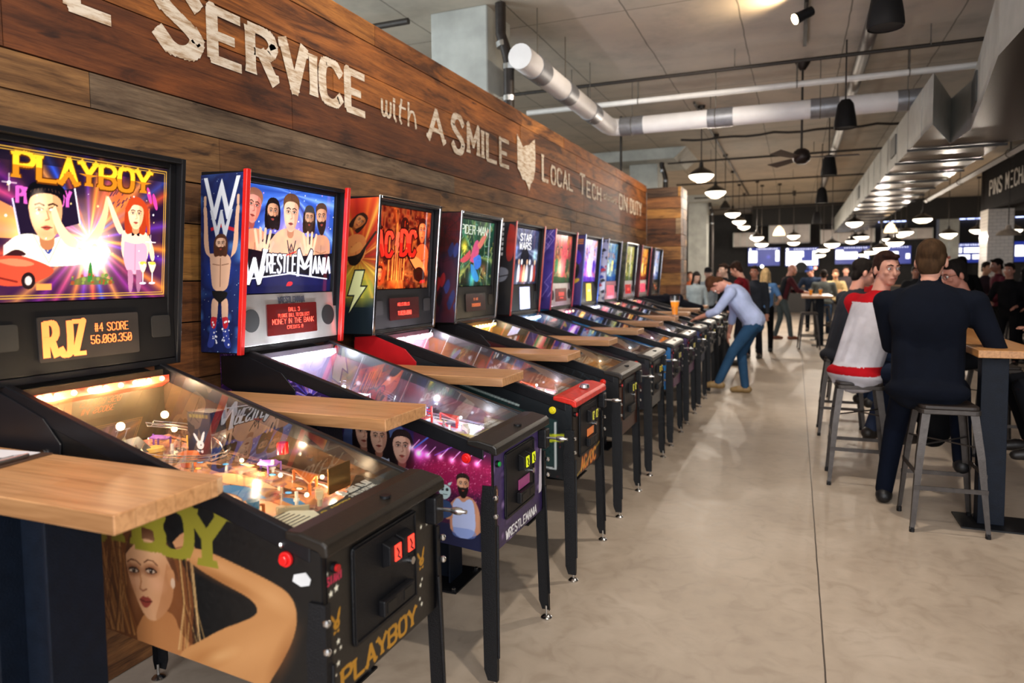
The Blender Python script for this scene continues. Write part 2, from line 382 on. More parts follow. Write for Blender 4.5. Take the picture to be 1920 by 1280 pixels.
        s.blobp(T([(-.72, .3), (-.68, .9), (0, 1.15), (.68, .9), (.72, .3), (.62, -.4), (.3, -.95), (0, -1.05), (-.3, -.95), (-.62, -.4)]), skin)
        s.blobp(T([(.30, .8), (.66, .7), (.72, .2), (.6, -.45), (.3, -.92), (.32, -.3)]), sh, .45)
        s.blobp(T([(-.72, .25), (-.8, .9), (-.45, 1.25), (0, 1.32), (.45, 1.25), (.8, .9), (.72, .25), (.62, .72), (0, .86), (-.62, .72)]), hair)
        s.ell(*T([(-.25, .25)])[0], .3*k, .45*k, 'ffe8d0', .22, soft=.7); s.ell(*T([(.0, -.78)])[0], .4*k, .18*k, sh, .3, soft=.6)
        for q in range(9): u = -.6+q*.15; s.line(T([(u, .95-.2*abs(u)), (u*.8, 1.2)]), .025*k, sh, .35)
        if beard: s.blobp(T([(-.62, 0), (-.6, -.6), (-.3, -1.25), (0, -1.4), (.3, -1.25), (.6, -.6), (.62, 0), (.35, -.3), (0, -.22), (-.35, -.3)]), beard)
        for sx in (-1, 1):
            e = (sx*.28+turn*.1, .18); p = T([e])[0]
            s.ell(p[0], p[1], .22*k, .13*k, sh, .6, rot=tilt, soft=.5); s.ell(p[0], p[1], .14*k, .05*k, 'e0d4c8', rot=tilt); s.ell(p[0], p[1], .07*k, .055*k, dark, rot=tilt)
            s.line(T([(e[0]-.19, .36), (e[0]+.02, .43), (e[0]+.2, .35)]), .07*k, dark, .85); s.line(T([(e[0]-.17, .22), (e[0], .28), (e[0]+.17, .2)]), .04*k, dark, .7)
        s.line(T([(.03+turn*.1, .15), (.12+turn*.14, -.18), (-.04+turn*.1, -.24)]), .05*k, sh, .9)
        s.blobp(T([(-.24, -.5), (0, -.42), (.24, -.5), (0, -.66)]), 'a04438'); s.line(T([(-.24, -.52), (.24, -.52)]), .03*k, dark, .8)
        if hat: s.blobp(T([(-.8, .55), (-.7, 1.2), (0, 1.45), (.7, 1.2), (.8, .55), (1.2, .5), (0, .75), (-1.2, .5)]), hat)
        return s
    def torso(s, cx, cy, k, skin='d9a282', sh='a8704e', w=1.5):
        s.blobp([(cx-w*k, cy-.2*k), (cx-w*k*.6, cy+.35*k), (cx, cy+.5*k), (cx+w*k*.6, cy+.35*k), (cx+w*k, cy-.2*k), (cx+w*k*.9, cy-2.6*k), (cx-w*k*.9, cy-2.6*k)], skin)
        s.line([(cx-.9*k*w*.6, cy-.9*k), (cx-.1*k, cy-1.05*k), (cx+.1*k, cy-1.05*k), (cx+.9*k*w*.6, cy-.9*k)], .08*k, sh, .8)
        s.line([(cx, cy-.4*k), (cx, cy-2.4*k)], .07*k, sh, .6); return s
    def out(s):
        a = np.clip(s.a, 0, 1).reshape(s.h, s.ss, s.w, s.ss, 3).mean((1, 3)); return srgb(a)
def art_grid(name, art, f, mat, parent=None):
    """f maps the art's own (x,y) arrays to an (n,3) array of points"""
    c = art.out(); h, w = c.shape[:2]
    xs = np.linspace(art.x0, art.x1, w); ys = np.linspace(art.y0, art.y1, h); X, Y = np.meshgrid(xs, ys)
    co = np.asarray(f(X.ravel(), Y.ravel()), dtype=np.float32)
    idx = np.arange(w*h).reshape(h, w); q = np.stack([idx[:-1, :-1], idx[:-1, 1:], idx[1:, 1:], idx[1:, :-1]], -1).reshape(-1, 4)
    me = bpy.data.meshes.new(name); me.vertices.add(w*h); me.vertices.foreach_set('co', co.ravel())
    me.loops.add(q.size); me.loops.foreach_set('vertex_index', q.ravel().astype(np.int32))
    me.polygons.add(len(q)); me.polygons.foreach_set('loop_start', np.arange(0, q.size, 4, dtype=np.int32)); me.polygons.foreach_set('loop_total', np.full(len(q), 4, np.int32))
    me.update(calc_edges=True)
    at = me.color_attributes.new('ink', 'FLOAT_COLOR', 'POINT'); at.data.foreach_set('color', np.concatenate([c.reshape(-1, 3), np.ones((w*h, 1))], 1).astype(np.float32).ravel())
    me.materials.append(mat)
    o = bpy.data.objects.new(name, me); COL.objects.link(o)
    if parent is not None: o.parent = parent
    return o
# ---------------------------------------------------------------- the room
rnd = random.Random(11)
def struct(o, k='structure'):
    o['kind'] = k; return o
def floor_mat():
    m, nt, b = nodes('sealed concrete floor'); L = nt.links
    tc = N(nt, 'ShaderNodeTexCoord'); n = N(nt, 'ShaderNodeTexNoise'); n.inputs['Scale'].default_value = .9; n.inputs['Detail'].default_value = 8; n.inputs['Roughness'].default_value = .6; L.new(tc.outputs['Object'], n.inputs['Vector'])
    c = ramp(nt, n.outputs[0], [(.3, rgb('9d8d7c')), (.5, rgb('ae9e8c')), (.7, rgb('bdae9d'))])
    n2 = N(nt, 'ShaderNodeTexNoise'); n2.inputs['Scale'].default_value = 7; n2.inputs['Detail'].default_value = 9; n2.inputs['Distortion'].default_value = 1.5; L.new(tc.outputs['Object'], n2.inputs['Vector'])
    c2 = ramp(nt, n2.outputs[0], [(.3, (.86, .84, .82)), (.5, (1, 1, 1)), (.72, (1.07, 1.07, 1.07))])
    mx = N(nt, 'ShaderNodeMix', data_type='RGBA', blend_type='MULTIPLY'); mx.inputs[0].default_value = 1; L.new(c, mx.inputs[6]); L.new(c2, mx.inputs[7])
    sp = N(nt, 'ShaderNodeSeparateXYZ'); L.new(tc.outputs['Object'], sp.inputs[0])
    wn = N(nt, 'ShaderNodeTexNoise'); wn.inputs['Scale'].default_value = 5; L.new(tc.outputs['Object'], wn.inputs['Vector'])
    w = N(nt, 'ShaderNodeMath', operation='MULTIPLY_ADD'); w.inputs[1].default_value = .006; L.new(wn.outputs[0], w.inputs[0]); L.new(sp.outputs[0], w.inputs[2])
    s = N(nt, 'ShaderNodeMath', operation='SUBTRACT'); s.inputs[1].default_value = .129; L.new(w.outputs[0], s.inputs[0])
    a = N(nt, 'ShaderNodeMath', operation='ABSOLUTE'); L.new(s.outputs[0], a.inputs[0])
    lt = N(nt, 'ShaderNodeMath', operation='LESS_THAN'); lt.inputs[1].default_value = .0035; L.new(a.outputs[0], lt.inputs[0])
    sy = N(nt, 'ShaderNodeMath', operation='PINGPONG'); sy.inputs[1].default_value = 3.6; so = N(nt, 'ShaderNodeMath', operation='ADD'); so.inputs[1].default_value = -15.0; L.new(sp.outputs[1], so.inputs[0]); L.new(so.outputs[0], sy.inputs[0])
    l2 = N(nt, 'ShaderNodeMath', operation='LESS_THAN'); l2.inputs[1].default_value = .004; L.new(sy.outputs[0], l2.inputs[0])
    g2 = N(nt, 'ShaderNodeMath', operation='GREATER_THAN'); g2.inputs[1].default_value = 14.; L.new(sp.outputs[1], g2.inputs[0])
    l3 = N(nt, 'ShaderNodeMath', operation='MULTIPLY'); L.new(l2.outputs[0], l3.inputs[0]); L.new(g2.outputs[0], l3.inputs[1])
    mm = N(nt, 'ShaderNodeMath', operation='MAXIMUM'); L.new(lt.outputs[0], mm.inputs[0]); L.new(l3.outputs[0], mm.inputs[1])
    m3 = N(nt, 'ShaderNodeMix', data_type='RGBA'); L.new(mm.outputs[0], m3.inputs[0]); L.new(mx.outputs[2], m3.inputs[6]); m3.inputs[7].default_value = (*rgb('4a3f36'), 1)
    L.new(m3.outputs[2], b.inputs['Base Color'])
    r = N(nt, 'ShaderNodeMapRange'); r.inputs[3].default_value = .34; r.inputs[4].default_value = .62; L.new(n2.outputs[0], r.inputs[0]); L.new(r.outputs[0], b.inputs['Roughness'])
    bp = N(nt, 'ShaderNodeBump'); bp.inputs['Strength'].default_value = .06; L.new(n2.outputs[0], bp.inputs['Height']); L.new(bp.outputs[0], b.inputs['Normal'])
    return m
def ceil_mat():
    m, nt, b = nodes('formed concrete ceiling'); L = nt.links
    tc = N(nt, 'ShaderNodeTexCoord'); mp = N(nt, 'ShaderNodeMapping'); mp.inputs['Rotation'].default_value = (0, 0, pi/2); mp.inputs['Location'].default_value = (.4, .55, 0); L.new(tc.outputs['Object'], mp.inputs[0])
    br = N(nt, 'ShaderNodeTexBrick'); br.inputs['Scale'].default_value = 1; br.inputs['Brick Width'].default_value = 3.3; br.inputs['Row Height'].default_value = 1.045; br.inputs['Mortar Size'].default_value = .008
    br.offset = 0; br.inputs['Color1'].default_value = (*rgb('b0a798'), 1); br.inputs['Color2'].default_value = (*rgb('b8ae9f'), 1); br.inputs['Mortar'].default_value = (*rgb('7a7468'), 1)
    nv = N(nt, 'ShaderNodeTexNoise'); nv.inputs['Scale'].default_value = 3; L.new(mp.outputs[0], nv.inputs['Vector'])
    va = N(nt, 'ShaderNodeVectorMath', operation='MULTIPLY_ADD'); va.inputs[1].default_value = (.03, .03, 0); L.new(nv.outputs['Color'], va.inputs[0]); L.new(mp.outputs[0], va.inputs[2]); L.new(va.outputs[0], br.inputs['Vector'])
    n = N(nt, 'ShaderNodeTexNoise'); n.inputs['Scale'].default_value = 1.6; n.inputs['Detail'].default_value = 10; n.inputs['Roughness'].default_value = .65; L.new(tc.outputs['Object'], n.inputs['Vector'])
    g = ramp(nt, n.outputs[0], [(.3, (.78, .79, .80)), (.5, (1, 1, 1)), (.68, (1.1, 1.08, 1.05))])
    mx = N(nt, 'ShaderNodeMix', data_type='RGBA', blend_type='MULTIPLY'); mx.inputs[0].default_value = 1; L.new(br.outputs[0], mx.inputs[6]); L.new(g, mx.inputs[7]); L.new(mx.outputs[2], b.inputs['Base Color'])
    b.inputs['Roughness'].default_value = .8; return m
floor = MB().box(-9, 12, -4, 32, -.1, 0).build('floor', floor_mat()); struct(floor)
ceiling = MB().box(-9, 12, -1.5, 32, 4.2, 4.35).build('ceiling', ceil_mat()); struct(ceiling)
CONC = pm('cast concrete', '9fa09a', .78, var=.14, scale=5, bump=.12, bscale=25)
DARKW = pm('dark painted brick wall', '1e1b1a', .7, var=.3, scale=8, bump=.2)
struct(MB().box(-9, 12, 32, 32.2, 0, 4.2).build('wall_back', DARKW))
struct(MB().box(12, 12.2, 2, 32, 0, 4.2).build('wall_right', DARKW))
struct(MB().box(-9.2, -9, -1, 32, 0, 4.2).build('wall_left', pm('pale grey wall', '8f9396', .8, var=.08)))
w_ = struct(MB().box(-8.99, -8.94, .5, 6.5, 1.4, 3.8).build('window_4', pm('bright side window', 'dfeaff', .3, emit=1.6, var=.05))); mb = MB()
for k in range(7): mb.box(-8.94, -8.90, .5+k, .56+k, 1.4, 3.8)
mb.build('window_frame', BLK(), w_)
struct(MB().box(-9, -2.64, -1.2, -1.0, 0, 4.2).build('wall_front', DARKW))

PAL = ['7d5430', '6c4628', '86603c', '92703f', '5d3c24', '75583e', '8c7350', '6a523e', '7f7260', '957340', '5b4a3c', 'a07c4c']
def planks(name, rows, u0, u1, place, lengths, wood_stretch, jit=.006, pal=None):
    """rows: z boundaries from the top down. place(u0,u1,z0,z1,depth)->8 corners. every board its own tone"""
    vs, fs, cs = [], [], []
    for zt, zb in zip(rows[:-1], rows[1:]):
        u = u0-rnd.uniform(0, 1.5)
        while u < u1:
            L = rnd.uniform(*lengths); a, b = max(u, u0), min(u+L-.004, u1)
            if b-a > .02:
                P = place(a, b, zb+.003, zt-.003, rnd.uniform(0, jit)); k = len(vs); vs += P
                fs += [tuple(k+i for i in q) for q in ((3, 2, 1, 0), (4, 5, 6, 7), (0, 1, 5, 4), (1, 2, 6, 5), (2, 3, 7, 6), (3, 0, 4, 7))]
                pal_ = (pal or {}).get(round(zt, 2), PAL)
                c = np.array(rgb(rnd.choice(pal_)))*np.array([1.0, .86, .72])*rnd.uniform(.85, 1.15); cs += [tuple(c)]*8
            u += L
    me = bpy.data.meshes.new(name); me.from_pydata(vs, [], fs)
    at = me.color_attributes.new('ink', 'FLOAT_COLOR', 'POINT'); at.data.foreach_set('color', np.concatenate([np.array(cs), np.ones((len(cs), 1))], 1).astype(np.float32).ravel())
    me.materials.append(artmat('reclaimed barn wood '+name, rough=.72, wood=wood_stretch))
    bmx = bmesh.new(); bmx.from_mesh(me); bmesh.ops.recalc_face_normals(bmx, faces=bmx.faces); bmx.to_mesh(me); bmx.free()
    o = bpy.data.objects.new(name, me); COL.objects.link(o); return o
rows = [3.13, 3.0, 2.80, 2.62, 2.335, 2.2, 1.98, 1.80, 1.55, 1.37, 1.12, .9, .66, .45, .22, .0]
WP = {3.13: ['9a6232', '94602e', 'a8743a'], 3.0: ['96602e', '7c4c26', '9c6a38', '8a5a2c'], 2.8: ['8c5a2c', '94602e', '7c4a22'], 2.62: ['683c1c', '744424', '5c341a', '7a4c26'],
    2.33: ['84623a', '7c5c3c', '6e6254', '8a6a44'], 2.34: ['84623a', '7c5c3c', '6e6254', '8a6a44'], 2.2: ['6c4c2e', '745638', '866844', '62452c']}
def pl_wall(a, b, z0, z1, d):
    x0, x1 = -2.512, -2.45-d
    return [(x0, a, z0), (x1, a, z0), (x1, b, z0), (x0, b, z0), (x0, a, z1), (x1, a, z1), (x1, b, z1), (x0, b, z1)]
wall = planks('wall_planked', rows, -1.0, 12.3, pl_wall, (1.1, 3.4), (9, .55, 9), pal=WP); struct(wall)
wb = MB(); wb.box(-2.53, -2.515, -1.0, 12.3, 0, 3.12); o = wb.build('wall_backing', pm('black building paper', '1a1410', .9), wall)
rows2 = [3.09, 2.92, 2.72, 2.55, 2.27, 2.06, 1.83, 1.6, 1.38, 1.2, .98, .74, .5, .26, 0]
def pl_end(a, b, z0, z1, d):
    y0, y1 = 12.3+d, 12.37
    return [(a, y0, z0), (b, y0, z0), (b, y1, z0), (a, y1, z0), (a, y0, z1), (b, y0, z1), (b, y1, z1), (a, y1, z1)]
w2 = planks('wall_return', rows2, -2.45, -1.857, pl_end, (.55, 1.2), (.55, 9, 9)); struct(w2)
def pl_side(a, b, z0, z1, d):
    x0, x1 = -1.93, -1.857+.003-d
    return [(x0, a, z0), (x1, a, z0), (x1, b, z0), (x0, b, z0), (x0, a, z1), (x1, a, z1), (x1, b, z1), (x0, b, z1)]
w3 = planks('wall_return_side', rows2, 12.375, 13.0, pl_side, (.4, .7), (9, .55, 9)); w3.parent = w2
MB().box(-2.45, -1.935, 12.375, 12.98, 0, 3.05).build('wall_return_core', pm('black building paper', '1a1410', .9), w2)

# painted lettering, worn thin so the boards show through
def worn():
    m, nt, b = nodes('worn white sign paint'); L = nt.links
    tc = N(nt, 'ShaderNodeTexCoord'); mp = N(nt, 'ShaderNodeMapping'); mp.inputs['Scale'].default_value = (1, .5, 3); L.new(tc.outputs['Object'], mp.inputs[0])
    n = N(nt, 'ShaderNodeTexNoise'); n.inputs['Scale'].default_value = 16; n.inputs['Detail'].default_value = 9; n.inputs['Roughness'].default_value = .7; L.new(mp.outputs[0], n.inputs['Vector'])
    c = ramp(nt, n.outputs[0], [(.30, rgb('8a6a48')), (.42, rgb('b59c80')), (.55, rgb('d6c9b6')), (.75, rgb('e0d6c6'))])
    L.new(c, b.inputs['Base Color']); b.inputs['Roughness'].default_value = .75; return m
WORN = worn()
def wall_word(name, txt, y0, y1, z0, z1, serif=.36, lw=.24, wf=.5, slant=0.):
    mb = MB(); mb2 = text_polys(txt, y0+.03, z0, z1-z0, lw, wf, .3, fit=y1-y0-.06, serif=serif, slant=slant)
    text_mesh(mb, mb2, lambda u, v, d: (-2.4485+d, u, v), .0008)
    o = mb.build(name, WORN, wall)
    return o
wall_word('painted_word', 'E', 1.76, 1.96, 2.55, 2.78, lw=.3)
wall_word('painted_word', 'S', 2.14, 2.39, 2.53, 2.80, lw=.3); wall_word('painted_word', 'ERVICE', 2.42, 3.66, 2.55, 2.77, lw=.31)
wall_word('painted_word', 'with', 3.80, 4.29, 2.585, 2.74, serif=0, lw=.15, wf=.62, slant=.05)
wall_word('painted_word', 'A', 4.41, 4.70, 2.56, 2.76, lw=.26)
wall_word('painted_word', 'S', 4.79, 5.02, 2.53, 2.80); wall_word('painted_word', 'MILE', 5.06, 5.96, 2.555, 2.78)
wall_word('painted_word', 'L', 6.83, 7.05, 2.56, 2.82); wall_word('painted_word', 'OCAL', 7.1, 7.93, 2.56, 2.74)
wall_word('painted_word', 'T', 8.18, 8.44, 2.56, 2.80); wall_word('painted_word', 'ECH', 8.48, 9.2, 2.56, 2.74)
wall_word('painted_word', 'always', 9.3, 10.08, 2.61, 2.70, serif=0, lw=.2, wf=.8, slant=.04)
wall_word('painted_word', 'ON', 10.2, 10.78, 2.56, 2.77); wall_word('painted_word', 'DUTY', 10.95, 11.85, 2.56, 2.77)
ohio = [(6.15, 2.90), (6.22, 2.86), (6.30, 2.80), (6.38, 2.83), (6.47, 2.85), (6.56, 2.90), (6.63, 2.93), (6.645, 2.75), (6.63, 2.62), (6.58, 2.52), (6.50, 2.47), (6.46, 2.40), (6.42, 2.44), (6.36, 2.49), (6.28, 2.49), (6.22, 2.55), (6.155, 2.58)]
text_mesh(MB(), [ohio], lambda u, v, d: (-2.4485+d, u, v), .001, False).build('painted_state_outline', WORN, wall)

# ---------------------------------------------------------------- columns
def pipe_run(name, pts, r, mat, label, cat='pipe', group=None, hang=None, joints=None, jm=None, n=10, hr=.006):
    p = empty(name, pts[0], label, cat, group); O = Vector(pts[0])
    q = [Vector(a)-O for a in pts]
    MB().tube(q, r, n).build('run', mat, p, smooth=True)
    if joints:
        for a, b in joints: MB().cyl(Vector(a)-O, Vector(b)-O, r*1.06, n=n+4).build('coupling', jm or STEEL(), p, smooth=True)
    if hang:
        for h in hang:
            h = Vector(h)-O; mb = MB(); mb.cyl(h, (h.x, h.y, 4.2-O.z), hr, n=6)
            mb.tube([(h.x+(r+.008)*sin(a*pi/6)*(abs(q[-1].y-q[0].y) > abs(q[-1].x-q[0].x)), h.y+(r+.008)*sin(a*pi/6)*(abs(q[-1].y-q[0].y) <= abs(q[-1].x-q[0].x)), h.z+(r+.008)*cos(a*pi/6)) for a in range(12)], .006, 5, close=True)
            mb.build('hanger', pm('zinc hanger rod', '6d675f', .5, .7), p)
    return p
for i, (y, lab) in enumerate([(6.3, 'pale concrete column rising behind the plank wall, nearest the camera'), (15.3, 'pale concrete column behind the far end of the plank wall'), (24.3, 'concrete column right of the plank return wall, people before it')]):
    c = empty('concrete_column', (-3.12, y+.3, 0), lab, 'column', 'row of columns behind the plank wall')
    MB().box(-.31, .31, -.3, .3, 0, 4.2).build('shaft', CONC, c, bevel=.015)
    if i: MB().prism([(-1.0, 4.199), (-.75, 3.98), (.75, 3.98), (1.0, 4.199)], -.9, .9).build('drop_panel', CONC, c)
pipe_black = pm('cast iron drain', '2a231f', .45, .4, .3, 20, .2)
for i, (x, y, lab) in enumerate([(-2.595, 6.32, 'black drain pipe with steel clamps beside the nearest concrete column'), (-2.62, 15.2, 'black drain pipe on the middle concrete column'), (-2.62, 24.2, 'black drain pipe on the far concrete column')]):
    p = empty('drain_pipe', (x, y, 0), lab, 'pipe', 'drain pipes on the columns')
    pts = [(0, 0, 0), (0, 0, 3.62), (-.02, 0, 3.72), (-.08, 0, 3.90), (-.08, 0, 3.975 if i else 4.19)]
    MB().tube(pts, .052, 12).build('run', pipe_black, p, smooth=True)
    for z in (3.28, 3.58, 3.80): MB().cyl((0 if z < 3.7 else -.06, 0, z-.025), (0 if z < 3.7 else -.07, 0, z+.025), .06, n=14).build('clamp', STEEL(), p)
    MB().cyl((0, 0, 3.30), (-.21, 0, 3.30), .008, n=6).build('bracket', STEEL(), p)
c = empty('concrete_column', (5.18, 30.0, 0), 'wide concrete column between the far screens on the right', 'column')
MB().box(-.32, .32, -.3, .3, 0, 4.2).build('shaft', CONC, c, bevel=.015)
MB().cyl((0, -.31, 2.15), (0, -.31, 2.9), .012, n=6).build('conduit', STEEL(), c); MB().box(-.05, .05, -.34, -.3, 2.05, 2.15).build('alarm_box', pm('red alarm', '8a3322', .5), c); MB().box(-.1, .1, -.34, -.3, 2.88, 2.96).build('emergency_light', BLK(), c)
def tile_mat():
    m, nt, b = nodes('white glazed tile'); L = nt.links; tc = N(nt, 'ShaderNodeTexCoord'); mp = N(nt, 'ShaderNodeMapping'); mp.inputs['Rotation'].default_value = (pi/2, 0, 0); L.new(tc.outputs['Object'], mp.inputs[0])
    br = N(nt, 'ShaderNodeTexBrick'); br.inputs['Scale'].default_value = 1; br.inputs['Brick Width'].default_value = .15; br.inputs['Row Height'].default_value = .075; br.inputs['Mortar Size'].default_value = .003
    br.inputs['Color1'].default_value = (*rgb('cfc8c0'), 1); br.inputs['Color2'].default_value = (*rgb('d8d0c6'), 1); br.inputs['Mortar'].default_value = (*rgb('9a948c'), 1); L.new(mp.outputs[0], br.inputs['Vector']); L.new(br.outputs[0], b.inputs['Base Color']); b.inputs['Roughness'].default_value = .2; return m
c = empty('tiled_column', (4.1, 18.27, 0), 'white tiled column under the dark lettered fascia at right', 'column')
MB().box(-.24, .24, -.25, .45, 0, 2.92).build('tile_cladding', tile_mat(), c)
# dark fascia with the venue lettering
fs = empty('sign_fascia', (3.86, 18.4, 2.92), 'dark fascia board over the bar lettered in white, far right', 'sign')
MB().box(0, 1.6, -8.6, .3, 0, .95).build('board', pm('stained dark boarding', '120d0c', .9, var=.3, scale=10, spec=.05), fs)
for wd, u0, ft in (('PINS', 0, .95), ('MECHANICAL', 1.25, 2.65)): text_mesh(MB(), text_polys(wd, u0, .28, .30, .2, .5, .3, fit=ft), lambda u, v, d: (-.006-d, -.5-u, v), .004).build('lettering', pm('off white sign paint', 'b9b3aa', .6), fs)

# ---------------------------------------------------------------- services under the ceiling
iron = pm('black iron conduit', '2e2823', .55, .3, .2, 30); white = pm('white painted pipe', 'dcd8d2', .45, var=.04); wrap = pm('white duct wrap', 'dedad8', .5, var=.05, scale=6, bump=.1)
for y, x0, x1, lab in [(8.7, -3.6, 1.85, 'thin dark conduit crossing the ceiling nearest the camera'), (15.35, -2.6, 1.65, 'thin dark conduit crossing the ceiling beside the fan'), (19.1, -3.0, 1.65, 'thin dark conduit crossing the ceiling behind the second pendant'),
        (22.6, -3.0, 1.65, 'thin dark conduit crossing over the pendant row, fourth from the camera'), (27, -3.4, 2.4, 'thin dark conduit crossing the ceiling furthest away')]:
    pipe_run('conduit', [(x0, y, 3.975), (x1, y, 3.975)], .022, iron, lab, 'conduit', 'conduits crossing the ceiling', hang=[(x0+.9+k*2.0, y, 4.0) for k in range(int((x1-x0-.5)/2.0)+1)], n=8)
pipe_run('ceiling_rail', [(-5.6, 5.9, 4.0), (-3.45, 5.9, 4.0)], .03, iron, 'dark strut above the plank wall left of the nearest column', 'rail', hang=[(-4.4, 5.9, 4.0)])
pipe_run('sprinkler_pipe', [(-3.6, 9.45, 3.9), (2.04, 9.45, 3.9)], .038, white, 'white sprinkler pipe crossing in front of the big white duct', 'pipe', hang=[(-2.7, 9.45, 3.9), (-2.0, 9.45, 3.9), (-.02, 9.45, 3.9), (1.2, 9.45, 3.9)], hr=.01)
pipe_run('sprinkler_pipe', [(-2.6, 10.75, 3.96), (1.2, 10.75, 3.96)], .03, white, 'thin white pipe running just behind the big white duct', 'pipe', hang=[(-1.2, 10.75, 3.96), (.5, 10.75, 3.96)])
dz = 3.6; yd = 9.54
dj = [((a, yd, dz), (a+.32, yd, dz)) for a in (-2.26, -1.10, .14, 1.09)]; dv = [((-2.40, b, dz), (-2.40, b+.28, dz)) for b in (6.45, 7.35, 8.4)]
dull = pm('dull coupling band', '8f9094', .42, .6)
dk = pipe_run('round_duct', [(-2.40, 6.12, dz), (-2.40, yd-.2, dz), (-2.38, yd-.06, dz), (-2.31, yd, dz), (-2.15, yd, dz), (1.55, yd, dz)], .117, wrap, 'big white wrapped round duct turning a corner over the plank wall', 'duct',
    hang=[(-2.1, yd, dz), (-1.0, yd, dz), (.25, yd, dz), (1.2, yd, dz), (-2.40, 6.6, dz), (-2.40, 7.5, dz), (-2.40, 8.5, dz)], joints=dj+dv, jm=dull, n=20)
pipe_run('spiral_duct', [(.69, 5.0, 4.085), (.69, 23, 4.085)], .075, pm('dull galvanised duct', '6d6660', .5, .6), 'long grey spiral duct running down the room above the hanging speakers', 'duct', n=14)
pipe_run('conduit', [(-1.47, 11.0, 4.17), (-1.47, 24.5, 4.17)], .02, iron, 'dark conduit running down the ceiling above the row of pendant lamps', 'conduit', n=6)
cabp = [(-2.0+k*.23, 13.2, 4.05-.035*abs(sin(k*.9))) for k in range(17)]
pipe_run('cable_bundle', cabp, .022, iron, 'sagging black cable bundle strung across the ceiling behind the white duct', 'cable', n=7)
pipe_run('vertical_conduit', [(-2.72, 11.5, 2.6), (-2.72, 11.5, 4.19)], .02, iron, 'dark vertical conduit rising behind the far plank wall', 'conduit')
pipe_run('strut_channel', [(2.58, 9.6, 3.1), (2.58, 17.4, 3.1)], .045, pm('dull zinc strut', '8c8a88', .5, .5), 'long shiny steel rail hung in front of the lettered fascia', 'rail', hang=[(2.58, 11, 3.1), (2.58, 14, 3.1), (2.58, 17, 3.1)], n=4)

galv = pm('galvanised sheet', 'a2a29c', .5, .15, .1, 7, .05)
gl2 = pm('galvanised underside tinted as reflection', '5e5046', .27, 1., .12, 9)  # brown in the base colour stands in for dark wood mirrored in the metal
t = empty('supply_trunk', (1.22, 8, 3.0), 'large galvanised supply trunk duct with a notch and side grille, upper right', 'duct')
plan = [(1.22, 27.0), (1.22, 7.95), (1.59, 9.2), (1.63, 8.4), (1.24, 5.65), (1.22, 2.2), (3.1, 2.2), (3.1, 8.6), (2.15, 9.4), (2.15, 27.0)]
mb = MB(); n = len(plan); mb.add([(x-1.22, y-8, 0) for x, y in plan]+[(x-1.22, y-8, .5) for x, y in plan], [tuple(range(n, 2*n))]+[(i, (i+1) % n, n+(i+1) % n, n+i) for i in range(n)])
mb.build('side_sheets', galv, t); mb = MB(); mb.add([(x-1.22, y-8, 0) for x, y in plan], [tuple(range(n))]); mb.build('underside', gl2, t)
for k in range(19): MB().box(-.005, .006, .6+k*.98, .63+k*.98, 0, .5).build('standing_seam', galv, t)
mb = MB()
for k in range(17):
    y = 1.4+k*1.08; MB().box(-.03, .96, y, y+.03, -.03, -.003).build('support_strut', pm('dark strut', '2b2725', .5, .4), t)
for y in (10.6, 16.4):
    o = MB().box(-.02, 0, y-8, y-7.5, .14, .4); o.build('grille', pm('grille', '5b5b59', .5, .6), t)
mb = MB(); p0, p1 = Vector((1.63, 8.4, 0)), Vector((1.24, 5.65, 0)); dd_ = (p1-p0).normalized()
for k in range(10):
    a = p0+dd_*(.25+k*.055); mb.box(a.x-1.22-.02, a.x-1.22+.004, a.y-8-.045, a.y-8, .12, .40)
mb.build('grille', pm('grille', '5b5b59', .5, .6), t)

def hang_rod(mb, z0, z1=0.): mb.cyl((0, 0, z0), (0, 0, z1), .009, n=6)
for x, y, z, lab in [(.56, 5.62, 3.42, 'nearest black cone speaker hanging from the ceiling, cut by the top edge'), (.50, 8.9, 3.36, 'second black hanging cone speaker, just below the white duct'), (.46, 12.15, 3.25, 'third black hanging cone speaker, under the grey spiral duct'),
        (.47, 15.7, 3.15, 'fourth black hanging cone speaker along the room'), (.50, 20.5, 3.05, 'smallest and furthest black hanging cone speaker')]:
    s = empty('hanging_speaker', (x, y, z), lab, 'speaker', 'cone speakers hung down the room')
    MB().lathe([(.0001, .17), (.05, .17), (.085, .12), (.115, -.06), (.122, -.13), (.115, -.15), (.105, -.14)], n=24).build('cone_housing', pm('matt black plastic', '100e0f', .7, spec=.2), s, smooth=True)
    MB().lathe([(.0001, -.135), (.105, -.135), (.105, -.143), (.0001, -.143)], n=24).build('grille', pm('speaker cloth', '0d0c0d', .8), s)
    mb = MB(); hang_rod(mb, .17, 4.2-z); mb.build('cord', iron, s)
